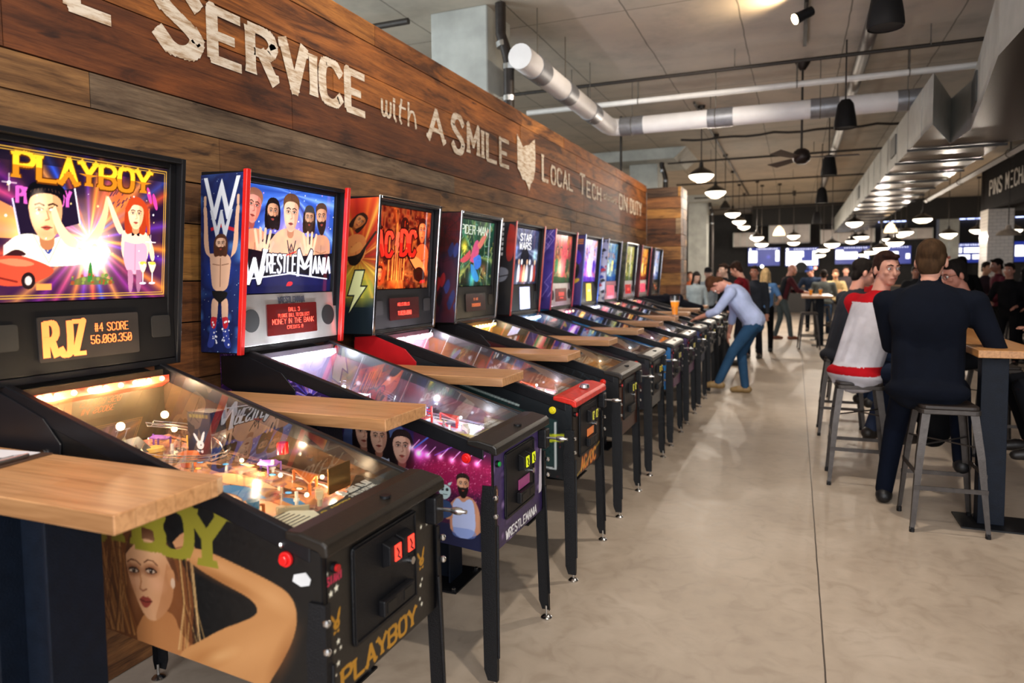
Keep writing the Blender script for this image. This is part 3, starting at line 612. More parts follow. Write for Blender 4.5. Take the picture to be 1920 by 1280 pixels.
# ceiling fans
def fan(x, y, z, lab, a0, rr_=.66):
    f = empty('ceiling_fan', (x, y, z), lab, 'fan', 'ceiling fans', rz=a0)
    MB().lathe([(.0001, .10), (.05, .10), (.09, .07), (.11, .0), (.10, -.05), (.05, -.09), (.0001, -.09)], n=20).build('motor', pm('dark bronze', '2a221e', .4, .6), f, smooth=True)
    mb = MB(); mb.cyl((0, 0, .08), (0, 0, 4.2-z-.05), .014, n=8); mb.build('downrod', iron, f)
    MB().lathe([(.0001, 4.2-z-.10), (.03, 4.2-z-.10), (.09, 4.2-z-.01), (.09, 4.2-z)], n=16).build('canopy', pm('dark bronze', '2a221e', .4, .6), f, smooth=True)
    for k in range(3):
        a = k*2*pi/3; c_, s_ = cos(a), sin(a); mb = MB(); pts = []
        for (u, v, w) in [(.08, -.035, -.02), (.2, -.05, -.028), (rr_, -.07, -.035), (rr_, .07, .0), (.2, .05, -.008), (.08, .035, -.005)]: pts.append((u*c_-v*s_, u*s_+v*c_, w))
        n = len(pts); mb.add(pts+[(p[0], p[1], p[2]+.008) for p in pts], [tuple(range(n))[::-1], tuple(range(n, 2*n))]+[(i, (i+1) % n, n+(i+1) % n, n+i) for i in range(n)]); mb.build('blade', pm('fan blade brown', '3a2c24', .5), f)
fan(.045, 9.6, 3.03, 'dark three bladed ceiling fan hanging below the white duct', .06)

# pendants
mil = pm('opal glass lit', 'fff0d8', .3, emit=3.2, var=.02); enam = pm('black enamel', '1a1614', .3, coat=.5); milw = pm('opal glass warm', 'ffd9a8', .3, emit=2.0, var=.02)
def pendant(x, y, z, lab, grp, kind='s', lit=True):
    top = 2.95 if 1.1 < x < 2.14 and y < 27.1 else 3.44 if y > 28.5 and x > -1.6 else 4.2
    p = empty('pendant_lamp', (x, y, z), lab, 'lamp', grp)
    mb = MB(); mb.cyl((0, 0, .14), (0, 0, top-z-.03), .009, n=6); mb.build('stem', iron, p)
    MB().lathe([(.0001, top-z-.06), (.05, top-z-.05), (.055, top-z)], n=12).build('canopy', iron, p)
    if kind == 's':
        MB().lathe([(.0001, .17), (.028, .17), (.034, .10), (.07, .075), (.13, .045), (.185, .0), (.2, -.03), (.19, -.03), (.175, .0), (.12, .035)], n=24).build('shade', enam, p, smooth=True)
        if lit:
            MB().lathe([(.19, -.03), (.19, -.045), (.155, -.085), (.09, -.115), (.0001, -.125)], n=24).build('lens', mil, p, smooth=True)
            mb = MB()
            for r, h in ((.13, -.098), (.075, -.121)):
                mb.tube([(r*cos(a*pi/10), r*sin(a*pi/10), h-.006) for a in range(20)], .0035, 4, close=True)
            mb.build('guard_ring', pm('pale ring', 'b59f80', .4), p)
    elif kind == 'b':
        MB().lathe([(.0001, .13), (.035, .13), (.05, .10), (.11, .04), (.15, -.06), (.17, -.14), (.16, -.14)], n=20).build('shade', milw, p, smooth=True)
    elif kind == 'd':
        MB().lathe([(.0001, .13), (.03, .12), (.07, .06), (.11, .0), (.12, -.05), (.11, -.05)], n=20).build('shade', enam, p, smooth=True)
    else:
        MB().lathe([(.0001, .13), (.035, .13), (.05, .06), (.14, .02), (.2, -.05), (.19, -.05)], n=20).build('shade', pm('grey enamel shade', '9a8d80', .4), p, smooth=True)
    return p
for x, y, z, lab in [(-1.40, 11.34, 3.15, 'nearest and largest schoolhouse pendant lamp, right of the plank return wall'), (-1.43, 13.73, 3.15, 'second schoolhouse pendant in the left row, below and right of the first'),
        (-1.52, 18.7, 3.15, 'third lit pendant in the left row'), (-1.57, 21.5, 3.15, 'fourth lit pendant in the left row'), (-1.59, 23.94, 3.15, 'fifth and furthest lit pendant in the left row')]:
    pendant(x, y, z, lab, 'pendants in the left row')
    light('pendant_lamp_light', 'POINT', (x, y, z-.15), 34 if y < 12 else 60, WARM, .02)
pendant(-1.47, 16.1, 3.07, 'small unlit black dome pendant in the left row', None, 'd')
FAR = [(-1.046, 21.0, 2.638, 's'), (-0.959, 22.0, 2.49, 's'), (-0.086, 24.0, 2.808, 's'), (-0.084, 25.0, 2.63, 's'), (0.868, 20.16, 2.366, 's'), (0.831, 25.2, 2.385, 's'), (0.759, 26.53, 2.246, 's'), (1.286, 18.67, 2.803, 's'), (2.617, 18.0, 2.785, 's'), (1.977, 25.2, 2.768, 's'), (1.84, 26.2, 2.805, 's'), (1.668, 25.2, 2.64, 's'), (2.101, 21.0, 2.252, 's'), (2.156, 18.67, 2.304, 's'), (2.233, 25.2, 2.28, 's'), (2.302, 29.0, 2.295, 's'), (2.925, 22.91, 2.758, 's'), (3.07, 25.2, 2.799, 's'), (3.121, 29.0, 2.837, 's'), (3.5, 20.16, 2.539, 's'), (4.671, 22.91, 2.755, 's'), (4.9, 20.4, 2.6, 's'), (-0.472, 21.91, 2.837, 'b'), (2.419, 21.91, 2.822, 'b'), (3.53, 15.0, 2.26, 'm')]
for i, (x, y, z, k) in enumerate(FAR):
    nm = {'s': 'schoolhouse pendant lamp', 'b': 'glowing bell glass pendant', 'm': 'unlit grey metal shade pendant'}[k]
    if k == 'm': pendant(x, y, z, 'unlit grey metal shade pendant in front of the tiled column', None, k)
    elif k == 'b': pendant(x, y, z, 'glowing pink bell shaped glass pendant '+('left of the ceiling speaker line' if x < 0 else 'above the man in the navy sweater'), 'bell glass pendants', k)
    else: pendant(x, y, z, 'small lit schoolhouse pendant in the distant cluster before the screens', 'distant pendant cluster', k)
for i, (x, y, z, k) in enumerate(FAR):
    if i in (0, 2, 4, 7, 12, 16, 19, 20): light('pendant_lamp_light', 'POINT', (x, y, z-.15), 75, WARM, .02)
# track head that lights the slab
s = empty('track_spotlight', (.06, 7.42, 4.2), 'warm track spotlight glowing against the concrete ceiling, top right', 'spotlight')
MB().box(-.02, .02, -.5, 1.4, -.04, 0).build('track', iron, s); MB().cyl((0, 0, -.04), (0, 0, -.13), .014, n=8).build('stem', iron, s)
MB().cyl((.05, .02, -.12), (-.10, -.05, -.20), .045, .055, 16).build('can', BLK(), s); MB().cyl((-.095, -.048, -.197), (-.106, -.053, -.203), .05, n=16).build('lens', pm('spot lens', 'ffd9a0', .3, emit=14., var=.0), s)
light('track_spotlight_glow', 'SPOT', (-.10, 7.33, 3.99), 30, (1, .72, .42), .03, spot=150, target=(-.55, 7.2, 4.16), blend=1)
# ---------------------------------------------------------------- far wall: screens, ducts, high windows
def tvart(k):
    A = Art(0, 1.24, 0, .72, 90, '111c58', 1)
    A.text('== =====', .5, .64, .03, 'dfe4ff', .2, fit=.6)
    for j in range(10): A.ell(.35+j*.085, .665, .018, None, 'e8ecff')
    if k == 0: A.poly([(.03, .14), (.36, .14), (.36, .6), (.03, .6)], 'ffffff'); A.poly([(1.07, .18), (1.21, .18), (1.21, .6), (1.07, .6)], 'ffffff'); A.ell(.09, .66, .04, None, 'ffffff'); A.glow(.8, .35, .08, '302850', .5)
    if k == 1: A.poly([(.03, .05), (1.2, .05), (1.2, .58), (.03, .58)], 'ffffff'); A.poly([(.6, .2), (1.0, .2), (1.0, .58), (.68, .58), (.68, .36), (.6, .36)], '141f60'); A.ell(.08, .66, .05, None, 'ffffff')
    if k in (2, 3, 5): A.poly([(.03, .2), (.8, .2), (.8, .5), (.3, .5), (.3, .58), (.03, .58)], 'ffffff'); A.poly([(1.06, .2), (1.2, .2), (1.2, .4), (1.06, .4)], 'f0f2ff')
    if k == 4: A.text('==== ======', .06, .36, .2, 'ffffff', .32, fit=1.1); A.text('====== ==', .1, .12, .18, 'ffffff', .32, fit=.95); A.text('====== === =====', .15, .61, .05, 'e8ecff', .3, fit=.9)
    return A
TVS = [(-1.93, -.645, 1.93, 2.70), (-.43, .876, 1.89, 2.66), (1.493, 2.77, 1.95, 2.66), (2.97, 4.25, 1.93, 2.64), (5.54, 6.72, 1.93, 2.68), (7.69, 8.9, 1.93, 2.70)]
TL = ['leftmost far wall screen with white blocks on blue', 'far wall screen mostly white with a blue corner block, second from left', 'far wall screen behind the man with glasses, third from left', 'far wall screen hidden behind the seated men, fourth from left', 'far wall screen with two rows of big white words, between two columns', 'far wall screen cut by the right edge of the picture']
scr = artmat('screen picture', emit=1.5, rough=.3)
for k, (xa, xb, za, zb) in enumerate(TVS):
    t = empty('wall_screen', ((xa+xb)/2, 31.8, (za+zb)/2), TL[k], 'television', 'screens on the far wall'); w, h = (xb-xa)/2, (zb-za)/2
    MB().box(-w-.03, w+.03, 0, .07, -h-.03, h+.03).build('casing', BLK(), t, bevel=.01); MB().box(-.15, .15, .07, .2, -.15, .15).build('bracket', BLK(), t)
    art_grid('screen', tvart(k), lambda X, Y: np.stack([-w+X/1.24*2*w, np.full_like(X, -.004), -h+Y/.72*2*h], 1), scr, t)
winm = pm('bright clerestory glass', 'aebcff', .3, emit=3.0, var=.1, scale=2)
for k, (xa, xb) in enumerate([(1.75, 4.1), (5.5, 6.75), (7.7, 9.0)]):
    w = MB().box(xa, xb, 31.93, 31.99, 3.62, 3.86).build('window_%d' % (k+1), winm); struct(w)
    mb = MB()
    for q in range(5): x = xa+(xb-xa)*q/4; mb.box(x-.02, x+.02, 31.90, 31.93, 3.6, 3.88)
    mb.build('window_frame', BLK(), w)
struct(MB().box(-1.6, 12, 28.6, 28.9, 3.45, 4.2).build('trim_1', pm('dark bulkhead', '14110f', .8)))
for xa, xb, za, zb, y, lab in [(-2.33, -1.56, 2.66, 3.23, 29.2, 'pale galvanised duct box above the leftmost screen'), (-1.0, .47, 2.78, 3.55, 29.4, 'large galvanised air handler box above the second screen'), (.87, 2.69, 2.72, 3.24, 29.2, 'long galvanised duct above the third screen'), (3.0, 4.6, 2.8, 3.2, 29.4, 'dull galvanised duct above the fourth screen')]:
    e = empty('duct_box', ((xa+xb)/2, y, za), lab, 'duct'); w = (xb-xa)/2
    MB().box(-w, w, 0, .6, 0, zb-za).build('box', pm('galv dull', 'a39a94', .5, .3, .15, 3), e, bevel=.02); mb = MB()
    for q in range(4): mb.box(-w+2*w*q/3-.02, -w+2*w*q/3+.02, -.02, 0, 0, zb-za)
    mb.build('flange', galv, e); mb = MB(); mb.cyl((-w*.7, .3, zb-za), (-w*.7, .3, 4.2-za), .01, n=5); mb.cyl((w*.7, .3, zb-za), (w*.7, .3, 4.2-za), .01, n=5); mb.build('hanger', iron, e)
e = empty('round_sign', (.2, 31.7, 1.84), 'round white glowing sign under the second screen', 'sign'); MB().lathe([(.0001, 0), (.2, 0), (.2, .06), (.0001, .06)], n=28, axis='y').build('face', pm('lit white sign', 'fff8ee', .4, emit=3.5, var=0), e); MB().lathe([(.2, -.01), (.23, -.01), (.23, .08), (.2, .08)], n=28, axis='y').build('rim', BLK(), e)
for k, (x, z, c_) in enumerate([(-.15, 1.78, '4ec98a'), (.62, 2.0, 'ffffff'), (-1.35, 2.0 - .1, 'ffffff'), (.75, 1.8, 'c08070')]):
    e = empty('bar_lamp', (x, 31.6, z), ['small green glowing bar lamp left of the round sign', 'tiny white lamp right under the second screen', 'tiny white lamp under the leftmost screen', 'dim pink lamp right of the round sign'][k], 'lamp')
    MB().sphere((0, 0, 0), .07).build('globe', pm('bar lamp '+c_, c_, .4, emit=3.0, var=0), e, smooth=True); mb = MB(); mb.cyl((0, .06, 0), (0, .4, 0), .012, n=6); mb.build('bracket', BLK(), e)
bc = empty('back_bar', (1.5, 30.2, 0), 'dark back bar counter below the far screens', 'bar counter'); MB().box(-4, 3.2, 0, .6, 0, 1.05).build('cabinet', pm('dark bar front', '231c19', .5), bc); MB().box(-4.05, 3.25, -.06, .64, 1.05, 1.1).build('counter', woodmat('bar top wood', '8a6238', '9a7044', 'X'), bc)
# ---------------------------------------------------------------- pinball machines
OFF = Vector((0, 0, 0))
class PM(MB):
    def build(s, name, mats, parent=None, **k):
        s.v = [(v[0]+1.65, v[1], v[2]) for v in s.v]; return MB.build(s, name, mats, parent, **k)
def pgrid(name, art, f, mat, parent):
    def g(X, Y): p = np.asarray(f(X, Y), float).copy(); p[:, 0] += 1.65; return p
    return art_grid(name, art, g, mat, parent)
xf = lambda z: -2.17+(z-1.24)*.092        # front edge of the backbox
xb = lambda z: -2.37+(z-1.25)*.05
ztop = lambda x: .905+(-1.04-x)*.291      # cabinet side top edge
zbot = lambda x: .51+(-1.04-x)*.085
def PF(p, y, h=0.): return (-1.16-.98*p, y, .862+.125*p+h)
print_gloss = artmat('printed cabinet art', rough=.42, coat=.05)
print_matte = artmat('printed cabinet decal', rough=.5)
lit_glass = artmat('backlit glass art', emit=1.5, rough=.12, coat=.4)
lit_soft = artmat('lit playfield art', emit=.22, rough=.22, coat=.5)
pf_art = artmat('playfield art', emit=.0, rough=.2, coat=.6)
GLASS = glassmat('playfield glass', (.97, .98, .97), .015, 1.5, 1.5)
FRONTGLASS = glassmat('backbox glass', (.98, .98, .98), .02, 1.45, .9)
CLEAR = glassmat('clear plastic', (.93, .93, .95), .08, 1.5, 1.6)

# -- backglasses -------------------------------------------------
def bg_gold(A):
    A.grad('2a1038', '100a20'); A.rays(.34, .20, ['e8802c', '4a20b0', 'd84a2c', '2048c8', 'e89848', '7a2098', 'c03a80'], 30, .95)
    A.noise(.05, ['000000', 'e87840', '3a1a70'], .22); A.poly([(.0, .42), (.66, .42), (.66, .47), (0, .47)], '120e1c', .7); A.blobp([(0, .32), (.12, .27), (.22, .2), (.05, .19), (0, .2)], 'e89050', .8); A.ell(.45, .33, .09, .06, 'e8702c', .7, soft=.5)
    for k in range(22): x, y = .41+.09*A.rng.rand(), .31+.05*A.rng.rand(); A.line([(x, y), (x+.008, y+.012)], .004, '502838')
    A.glow(.34, .19, .10, 'ffd8a0', .75); A.glow(.13, .20, .06, 'ffb060', .4)
    A.poly([(.085, .31), (.285, .36), (.305, .25), (.11, .19)], '191024'); A.text('PLAYBOY', .10, .30, .045, 'c050a8', .26, fit=.17, slant=-.006); A.line([(.085, .31), (.11, .19)], .005, 'c8c0f0'); A.line([(.285, .36), (.305, .25)], .005, 'e8e4f0')
    # man in a white jacket
    A.blobp([(.06, .17), (.10, .205), (.16, .21), (.19, .18), (.24, .21), (.30, .20), (.34, .16), (.33, .11), (.06, .11)], 'f2ead8'); A.blobp([(.165, .205), (.225, .205), (.2, .13)], '2a3a80'); A.line([(.15, .205), (.2, .12)], .004, 'b8a890'); A.line([(.24, .205), (.2, .12)], .004, 'b8a890')
    A.face(.19, .27, .078, skin='e0aa7c', hair='0c0a10', sh='a06844', tilt=.05); A.ell(.165, .29, .02, .045, 'ffe0b8', .5, soft=.6); A.blobp([(.125, .33), (.14, .365), (.2, .375), (.25, .36), (.26, .32), (.24, .345), (.19, .352), (.15, .345)], '08080c')
    # raised legs and gown of the reclining woman, glowing centre
    A.blobp([(.22, .30), (.245, .235), (.305, .19), (.30, .165), (.245, .18), (.20, .28)], 'f0c498'); A.blobp([(.40, .35), (.385, .28), (.345, .21), (.30, .175), (.32, .165), (.38, .20), (.415, .30)], 'e8b488'); A.blobp([(.30, .19), (.40, .19), (.43, .15), (.36, .12), (.28, .14)], 'f4d8b8')
    A.ell(.36, .175, .012, None, 'a87850'); A.line([(.30, .17), (.36, .15), (.43, .155)], .005, 'c89870'); A.glow(.36, .14, .05, 'fff0d8', .8)
    # woman serving drinks
    A.blobp([(.465, .235), (.52, .245), (.575, .235), (.58, .17), (.565, .12), (.48, .12), (.46, .17)], 'f0c8a8'); A.blobp([(.475, .20), (.52, .19), (.57, .20), (.572, .13), (.55, .085), (.495, .085), (.47, .13)], 'd890a8'); A.blobp([(.49, .10), (.515, .10), (.512, .02), (.495, .02)], '9a6888'); A.blobp([(.525, .10), (.555, .10), (.545, .02), (.528, .02)], '8a5878'); A.line([(.52, .19), (.52, .10)], .003, 'a86080')
    A.blobp([(.47, .235), (.445, .28), (.41, .35), (.40, .345), (.425, .27), (.455, .215)], 'f0c8a0'); A.blobp([(.57, .235), (.60, .18), (.605, .135), (.59, .13), (.578, .17), (.56, .21)], 'f0c8a0')
    A.face(.52, .29, .046, skin='f0bc94', hair='9a3014', sh='c88058', long=True); A.blobp([(.475, .30), (.49, .35), (.53, .36), (.57, .33), (.585, .25), (.57, .21), (.565, .27), (.55, .325), (.51, .335), (.49, .30)], 'a83818'); A.line([(.575, .32), (.58, .23)], .004, 'd86838'); A.blobp([(.503, .232), (.52, .225), (.503, .216)], '181018'); A.blobp([(.537, .232), (.52, .225), (.537, .216)], '181018')
    for x in (.575, .60): A.ell(x, .345+.02*(x < .58), .008, .03, 'c83a90', rot=.3); 
    for x in (.555, .595): A.blobp([(x-.02, .13), (x+.02, .13), (x+.005, .09), (x-.005, .09)], 'e8e0b0'); A.line([(x, .09), (x, .055)], .004, 'e0e0f0'); A.ell(x, .053, .014, .004, 'e0e0f0'); A.ell(x, .125, .014, .006, 'd8b040')
    # sports car, garden
    A.blobp([(0, .10), (.03, .135), (.10, .145), (.17, .125), (.225, .10), (.20, .075), (.11, .045), (.02, .055)], 'b8402c'); A.blobp([(.03, .125), (.10, .135), (.17, .115), (.10, .105)], 'e07050'); A.blobp([(.06, .14), (.10, .165), (.14, .14)], '301418'); A.ell(.135, .065, .022, .026, '1c1014'); A.ell(.135, .065, .011, .014, 'b8b0b0'); A.line([(.0, .085), (.10, .062)], .006, '681c18')
    A.blobp([(.27, .05), (.30, .075), (.36, .08), (.42, .07), (.45, .05)], '4a5a28', .8); A.blobp([(.335, .06), (.34, .125), (.35, .125), (.355, .06)], '2c6a2c'); A.specks(30, .006, ['3a6a2c', '7a8a3c', '8a3a20'], (.28, .43, .055, .085), .8); A.specks(26, .0032, ['ffffff', 'ffe090'], (.03, .62, .1, .4), .8); A.poly([(.16, .035), (.21, .035), (.21, .055), (.16, .055)], 'd88040')
    for x, y in ((.075, .355), (.585, .20)): A.line([(x-.022, y), (x+.022, y)], .0022, 'fff0f0'); A.line([(x, y-.026), (x, y+.026)], .0022, 'fff0f0'); A.ell(x, y, .005, None, 'ffffff')
    A.text('PLAYBOY', .095, .372, .075, 'e8b428', .24, wf=.7, fit=.48, serif=.42, out='4a2408', ow=.05, col2='b87018')
    for d, w in ((.012, .0028), (.020, .0028)): A.line([(d, .47-d), (.66-d, .47-d), (.66-d, d), (d, d), (d, .47-d)], w, 'c89838')
def bg_ring(A):
    A.grad('0a1a5a', '3a6ad0'); A.rays(.33, .45, ['9ac8ff', '2040a0', '6aa0ff', '102060'], 26, .8); A.specks(120, .003, ['ffffff', '9ac8ff', 'e0a0ff'], None, .9)
    A.glow(.33, .2, .15, 'c03020', .55); A.glow(.33, .28, .1, 'ffd0b0', .2)
    A.torso(.09, .25, .07, 'd08a68', '8a4a38', 1.3); A.face(.075, .37, .065, 'e0907a', '8a5a40', 'a04a3c', tilt=-.15)
    A.torso(.2, .24, .055, '20202a', '101018', 1.2); A.face(.2, .355, .052, 'c08a68', '120c0c', '7a4a34', beard='1a1210', long=True)
    A.torso(.48, .24, .055, '30303a', '101018', 1.2); A.face(.46, .345, .048, 'b88a6a', '2a1c14', '7a5038', beard='3a281c', long=True, hat='3c3834')
    A.torso(.56, .25, .06, 'c08a68', '8a5a40', 1.3); A.face(.555, .355, .058, 'c8906c', '4a3424', '8a5840', beard='2a1c14', tilt=.1)
    A.torso(.33, .25, .1, 'e0a884', 'b06a48', 1.45); A.face(.325, .355, .075, 'ecba98', '5a3a24', 'b87a58')
    for sx, cx in ((-1, .14), (1, .47)):
        A.blobp([(cx-.035, .13), (cx+.035, .13), (cx+.045, .20), (cx, .235), (cx-.045, .20)], 'e8b090')
        for q in range(4): A.line([(cx-.03+q*.02, .2), (cx-.05+q*.033, .285-.008*abs(q-1.5))], .016, 'ecba98')
        A.line([(cx-sx*.03, .17), (cx-sx*.07, .225)], .016, 'e8b090'); A.line([(cx-.03, .18), (cx+.02, .17)], .004, 'a8684a')
    A.poly([(0, 0), (.66, 0), (.66, .1), (0, .1)], '10123a'); A.noise(.03, ['10123a', '2a2a6a'], .15)
    arch = lambda u, v: (u, v-.9*(u-.33)**2*(1 if v < .12 else .7)+.02)
    A.poly([(.0, .20), (.33, .165), (.66, .19), (.64, .06), (.33, .10), (.02, .05)], '0a0a14')
    A.text('W', .025, .05, .145, 'e6e6ec', .17, fit=.135, serif=.24, out='0a0a14', ow=.05, col2='b4b6c2'); A.text('RESTLE', .175, .092, .08, 'e6e6ec', .17, fit=.2, serif=.14, out='0a0a14', ow=.05, col2='b4b6c2')
    A.text('M', .392, .075, .12, 'e6e6ec', .16, fit=.095, serif=.2, out='0a0a14', ow=.05, col2='b4b6c2'); A.text('ANIA', .503, .088, .08, 'e6e6ec', .17, fit=.14, serif=.14, out='0a0a14', ow=.05, col2='b4b6c2')
    A.line([(.03, .062), (.33, .088), (.62, .062)], .006, 'c8cad4'); A.text('W', .305, .19, .05, '3a3038', .14, fit=.06); A.text('W', .312, .175, .035, '3a3038', .16, fit=.045); A.line([(.3, .17), (.37, .19)], .006, 'b02020')
    A.blobp([(.31, .03), (.35, .03), (.36, .05), (.32, .052)], 'c02028')
def bg_rock(A):
    A.grad('180404', '4a0c08'); A.noise(.03, ['000000', 'ff5020', 'ff9040', '300404'], .75, 1.2); A.rays(.3, .1, ['ff7020', '300000', 'c02010'], 22, .4)
    A.glow(.25, .05, .1, 'ff7020', .6)
    for k in range(16): x = .14+.02*A.rng.rand()+.012*k; A.poly([(x, .05), (x+.012, .05), (x+.012, .2+.2*A.rng.rand()), (x, .2+.2*A.rng.rand())], 'ff9a40' if k % 2 else '501008', .7)
    A.ell(.33, .37, .05, .05, '200404', .8); A.line([(.33, .40), (.33, .345)], .006, 'd03010')
    A.face(.55, .345, .065, 'e87038', '3a0c06', '801c0c', long=True); A.torso(.56, .24, .07, 'd85828', '701408', 1.2); A.blobp([(.4, .18), (.5, .2), (.62, .13), (.6, .08), (.48, .12)], 'ff8040'); A.blobp([(.46, .11), (.55, .14), (.63, .08), (.58, .03), (.48, .05)], '2a0805'); A.line([(.36, .21), (.5, .1)], .012, '180404')
    A.face(.06, .3, .045, 'd86030', '2a0805', '701408', long=True); A.ell(.08, .09, .06, .07, 'c04018', .7); A.face(.08, .09, .035, 'ff8848', '300804', '801c0c')
    A.text('AC', .03, .19, .13, 'e83c28', .26, fit=.17, out='200202', ow=.05, col2='b82014'); A.poly([(.245, .33), (.225, .25), (.25, .255), (.235, .18), (.285, .27), (.262, .27), (.285, .33)], 'ff6040'); A.text('DC', .30, .20, .14, 'e83c28', .26, fit=.17, out='200202', ow=.05, col2='b82014')
    A.specks(60, .004, ['ffb060', 'ff6020'], None, .7); A.blobp([(.55, .03), (.62, .03), (.62, .05), (.56, .05)], 'd02018')
def bg_web(A):
    A.grad('0c1c14', '14402e'); A.noise(.035, ['020806', '1c6a48', '0a2030', 'c8c060'], .6, 1.3); A.rays(.33, .22, ['d8f080', '0a2010', '60c0a0'], 20, .5)
    for k in range(50): x, y = A.rng.rand()*.66, A.rng.rand()*.42; A.line([(x, y), (x+A.rng.uniform(-.03, .03), y+.05*A.rng.rand()), (x+A.rng.uniform(-.05, .05), y+.09*A.rng.rand())], .003, ['d8f0a0', 'a0e0c0', 'f0d060'][k % 3], .8)
    A.glow(.14, .28, .05, 'd09010', .8); A.glow(.08, .2, .04, '30a080', .6); A.glow(.5, .12, .05, 'b04030', .5); A.glow(.3, .06, .06, '2080a0', .8)
    for c, p in (('c04a78', [(.24, .18), (.3, .32), (.38, .34), (.4, .24), (.34, .16)]), ('2a6ad0', [(.3, .2), (.42, .24), (.46, .16), (.4, .12), (.34, .12)]), ('c86a60', [(.36, .3), (.52, .42), (.56, .42), (.46, .3), (.4, .26)]), ('2a80c8', [(.26, .16), (.32, .15), (.44, .05), (.38, .02), (.28, .08)]), ('c04a58', [(.24, .26), (.12, .2), (.06, .18), (.14, .16), (.26, .2)])): A.blobp(p, c, .9)
    A.text('SPIDER-MAN', .02, .37, .06, 'dff0e0', .14, wf=.8, fit=.5, out='0a1810', ow=.04)
def bg_space(A):
    A.grad('0a0c1c', '28305a'); A.rays(.33, .3, ['c8d8ff', '1a2040', '6a70b0'], 22, .8); A.noise(.04, ['101428', 'e0e0f0', '40486a'], .35)
    A.blobp([(.24, .12), (.22, .26), (.33, .33), (.45, .26), (.43, .12)], '14141c', .9)
    for k in range(9):
        x = .07+k*.066; A.blobp([(x-.035, .02), (x-.03, .14), (x, .19), (x+.03, .14), (x+.035, .02)], ['d8d8e0', '38404a', 'e8e8f0', 'b04030', 'c8a080'][k % 5], .9); A.ell(x, .19, .02, .024, ['f0f0f4', '202430', 'd8b090'][k % 3])
    A.glow(.33, .06, .06, 'ff9050', .6); A.glow(.1, .28, .05, '80b0ff', .6); A.glow(.58, .25, .05, 'a0f0d0', .5)
    A.text('STAR', .2, .37, .055, 'ffffff', .26, fit=.26); A.text('WARS', .19, .30, .055, 'ffffff', .26, fit=.28)
def mk_bg(cols, title, tc, seed=1, big=None):
    def f(A):
        A.rng = np.random.RandomState(seed); A.grad(cols[0], cols[1]); A.rays(.33, .2, cols, 18, .8); A.noise(.06, cols, .45, seed=seed)
        for k in range(5):
            x = .1+k*.11+A.rng.uniform(-.02, .02); c = cols[(k+2) % len(cols)]
            A.torso(x, .2+.04*A.rng.rand(), .045, c, cols[0], 1.2); A.face(x, .29+.05*A.rng.rand(), .035, ['d8a080', 'c88a68', c][k % 3], cols[0], cols[1], long=k % 2)
        if big: A.blobp([(.35, .06), (.32, .3), (.42, .43), (.54, .38), (.5, .2), (.48, .05)], big, .85)
        A.glow(.33, .14, .1, cols[-1], .7); A.specks(60, .005, cols+['ffffff'], None, .8); A.noise(.02, cols, .25, seed=seed+5)
        A.poly([(0, 0), (.66, 0), (.66, .05), (0, .07)], cols[0], .7)
        if title: A.text(title, .1, .36, .075, tc, .26, fit=.46, serif=.3, out='0c0810', ow=.06)
    return f
# -- backbox side panels [0..0.2] x [0..0.75] ---------------------
def sb_black(A): A.grad('0c0c0e', '101013')
def sb_wwe(A):
    A.grad('0a1440', '0c1c50'); A.noise(.05, ['081030', '2a60d0', '0a1848', '6ab0ff'], .6, 1.6); A.specks(70, .0016, ['bfe0ff', 'ffffff'], None, .8); A.glow(.1, .35, .07, '2a60ff', .3)
    A.line([(.05, .52), (.1, .535), (.165, .515)], .014, 'b01c2c')
    W1 = [(.015, .735), (.06, .56), (.075, .56), (.1, .66), (.125, .56), (.14, .56), (.185, .735), (.167, .735), (.135, .61), (.107, .71), (.1, .73), (.093, .71), (.065, .61), (.033, .735)]; A.poly(W1, 'd8e0ec')
    A.poly([(.045, .60), (.075, .485), (.085, .485), (.1, .545), (.115, .485), (.125, .485), (.155, .60), (.142, .60), (.12, .53), (.104, .60), (.096, .60), (.08, .53), (.058, .60)], 'c2cbd8')
    sk, sh = 'cfa890', '8a6450'
    for s in (-1, 1): A.blobp([(.1+s*.05, .40), (.1+s*.085, .43), (.1+s*.083, .56), (.1+s*.088, .62), (.1+s*.07, .62), (.1+s*.066, .55), (.1+s*.06, .45)], sk); A.line([(.1+s*.078, .62), (.1+s*.078, .655)], .012, sk)
    A.blobp([(.045, .42), (.155, .42), (.148, .33), (.138, .26), (.062, .26), (.052, .33)], sk); A.line([(.1, .4), (.1, .28)], .004, sh); A.line([(.06, .375), (.095, .37)], .004, sh); A.line([(.105, .37), (.14, .375)], .004, sh)
    A.face(.1, .455, .035, sk, '4a2a1c', sh, beard='43261a', long=True)
    A.blobp([(.058, .262), (.142, .262), (.135, .235), (.1, .2), (.065, .235)], '101014')
    for s in (-1, 1): A.blobp([(.1+s*.008, .215), (.1+s*.042, .24), (.1+s*.046, .15), (.1+s*.03, .10), (.1+s*.012, .14)], sk); A.blobp([(.1+s*.014, .135), (.1+s*.048, .14), (.1+s*.052, .07), (.1+s*.07, .02), (.1+s*.03, .02), (.1+s*.02, .07)], '2a3a8a'); A.blobp([(.1+s*.014, .15), (.1+s*.048, .155), (.1+s*.046, .105), (.1+s*.02, .10)], 'b82030'); A.specks(14, .004, ['e8e8f0'], (.1+s*.033-.02, .1+s*.033+.02, .03, .14))
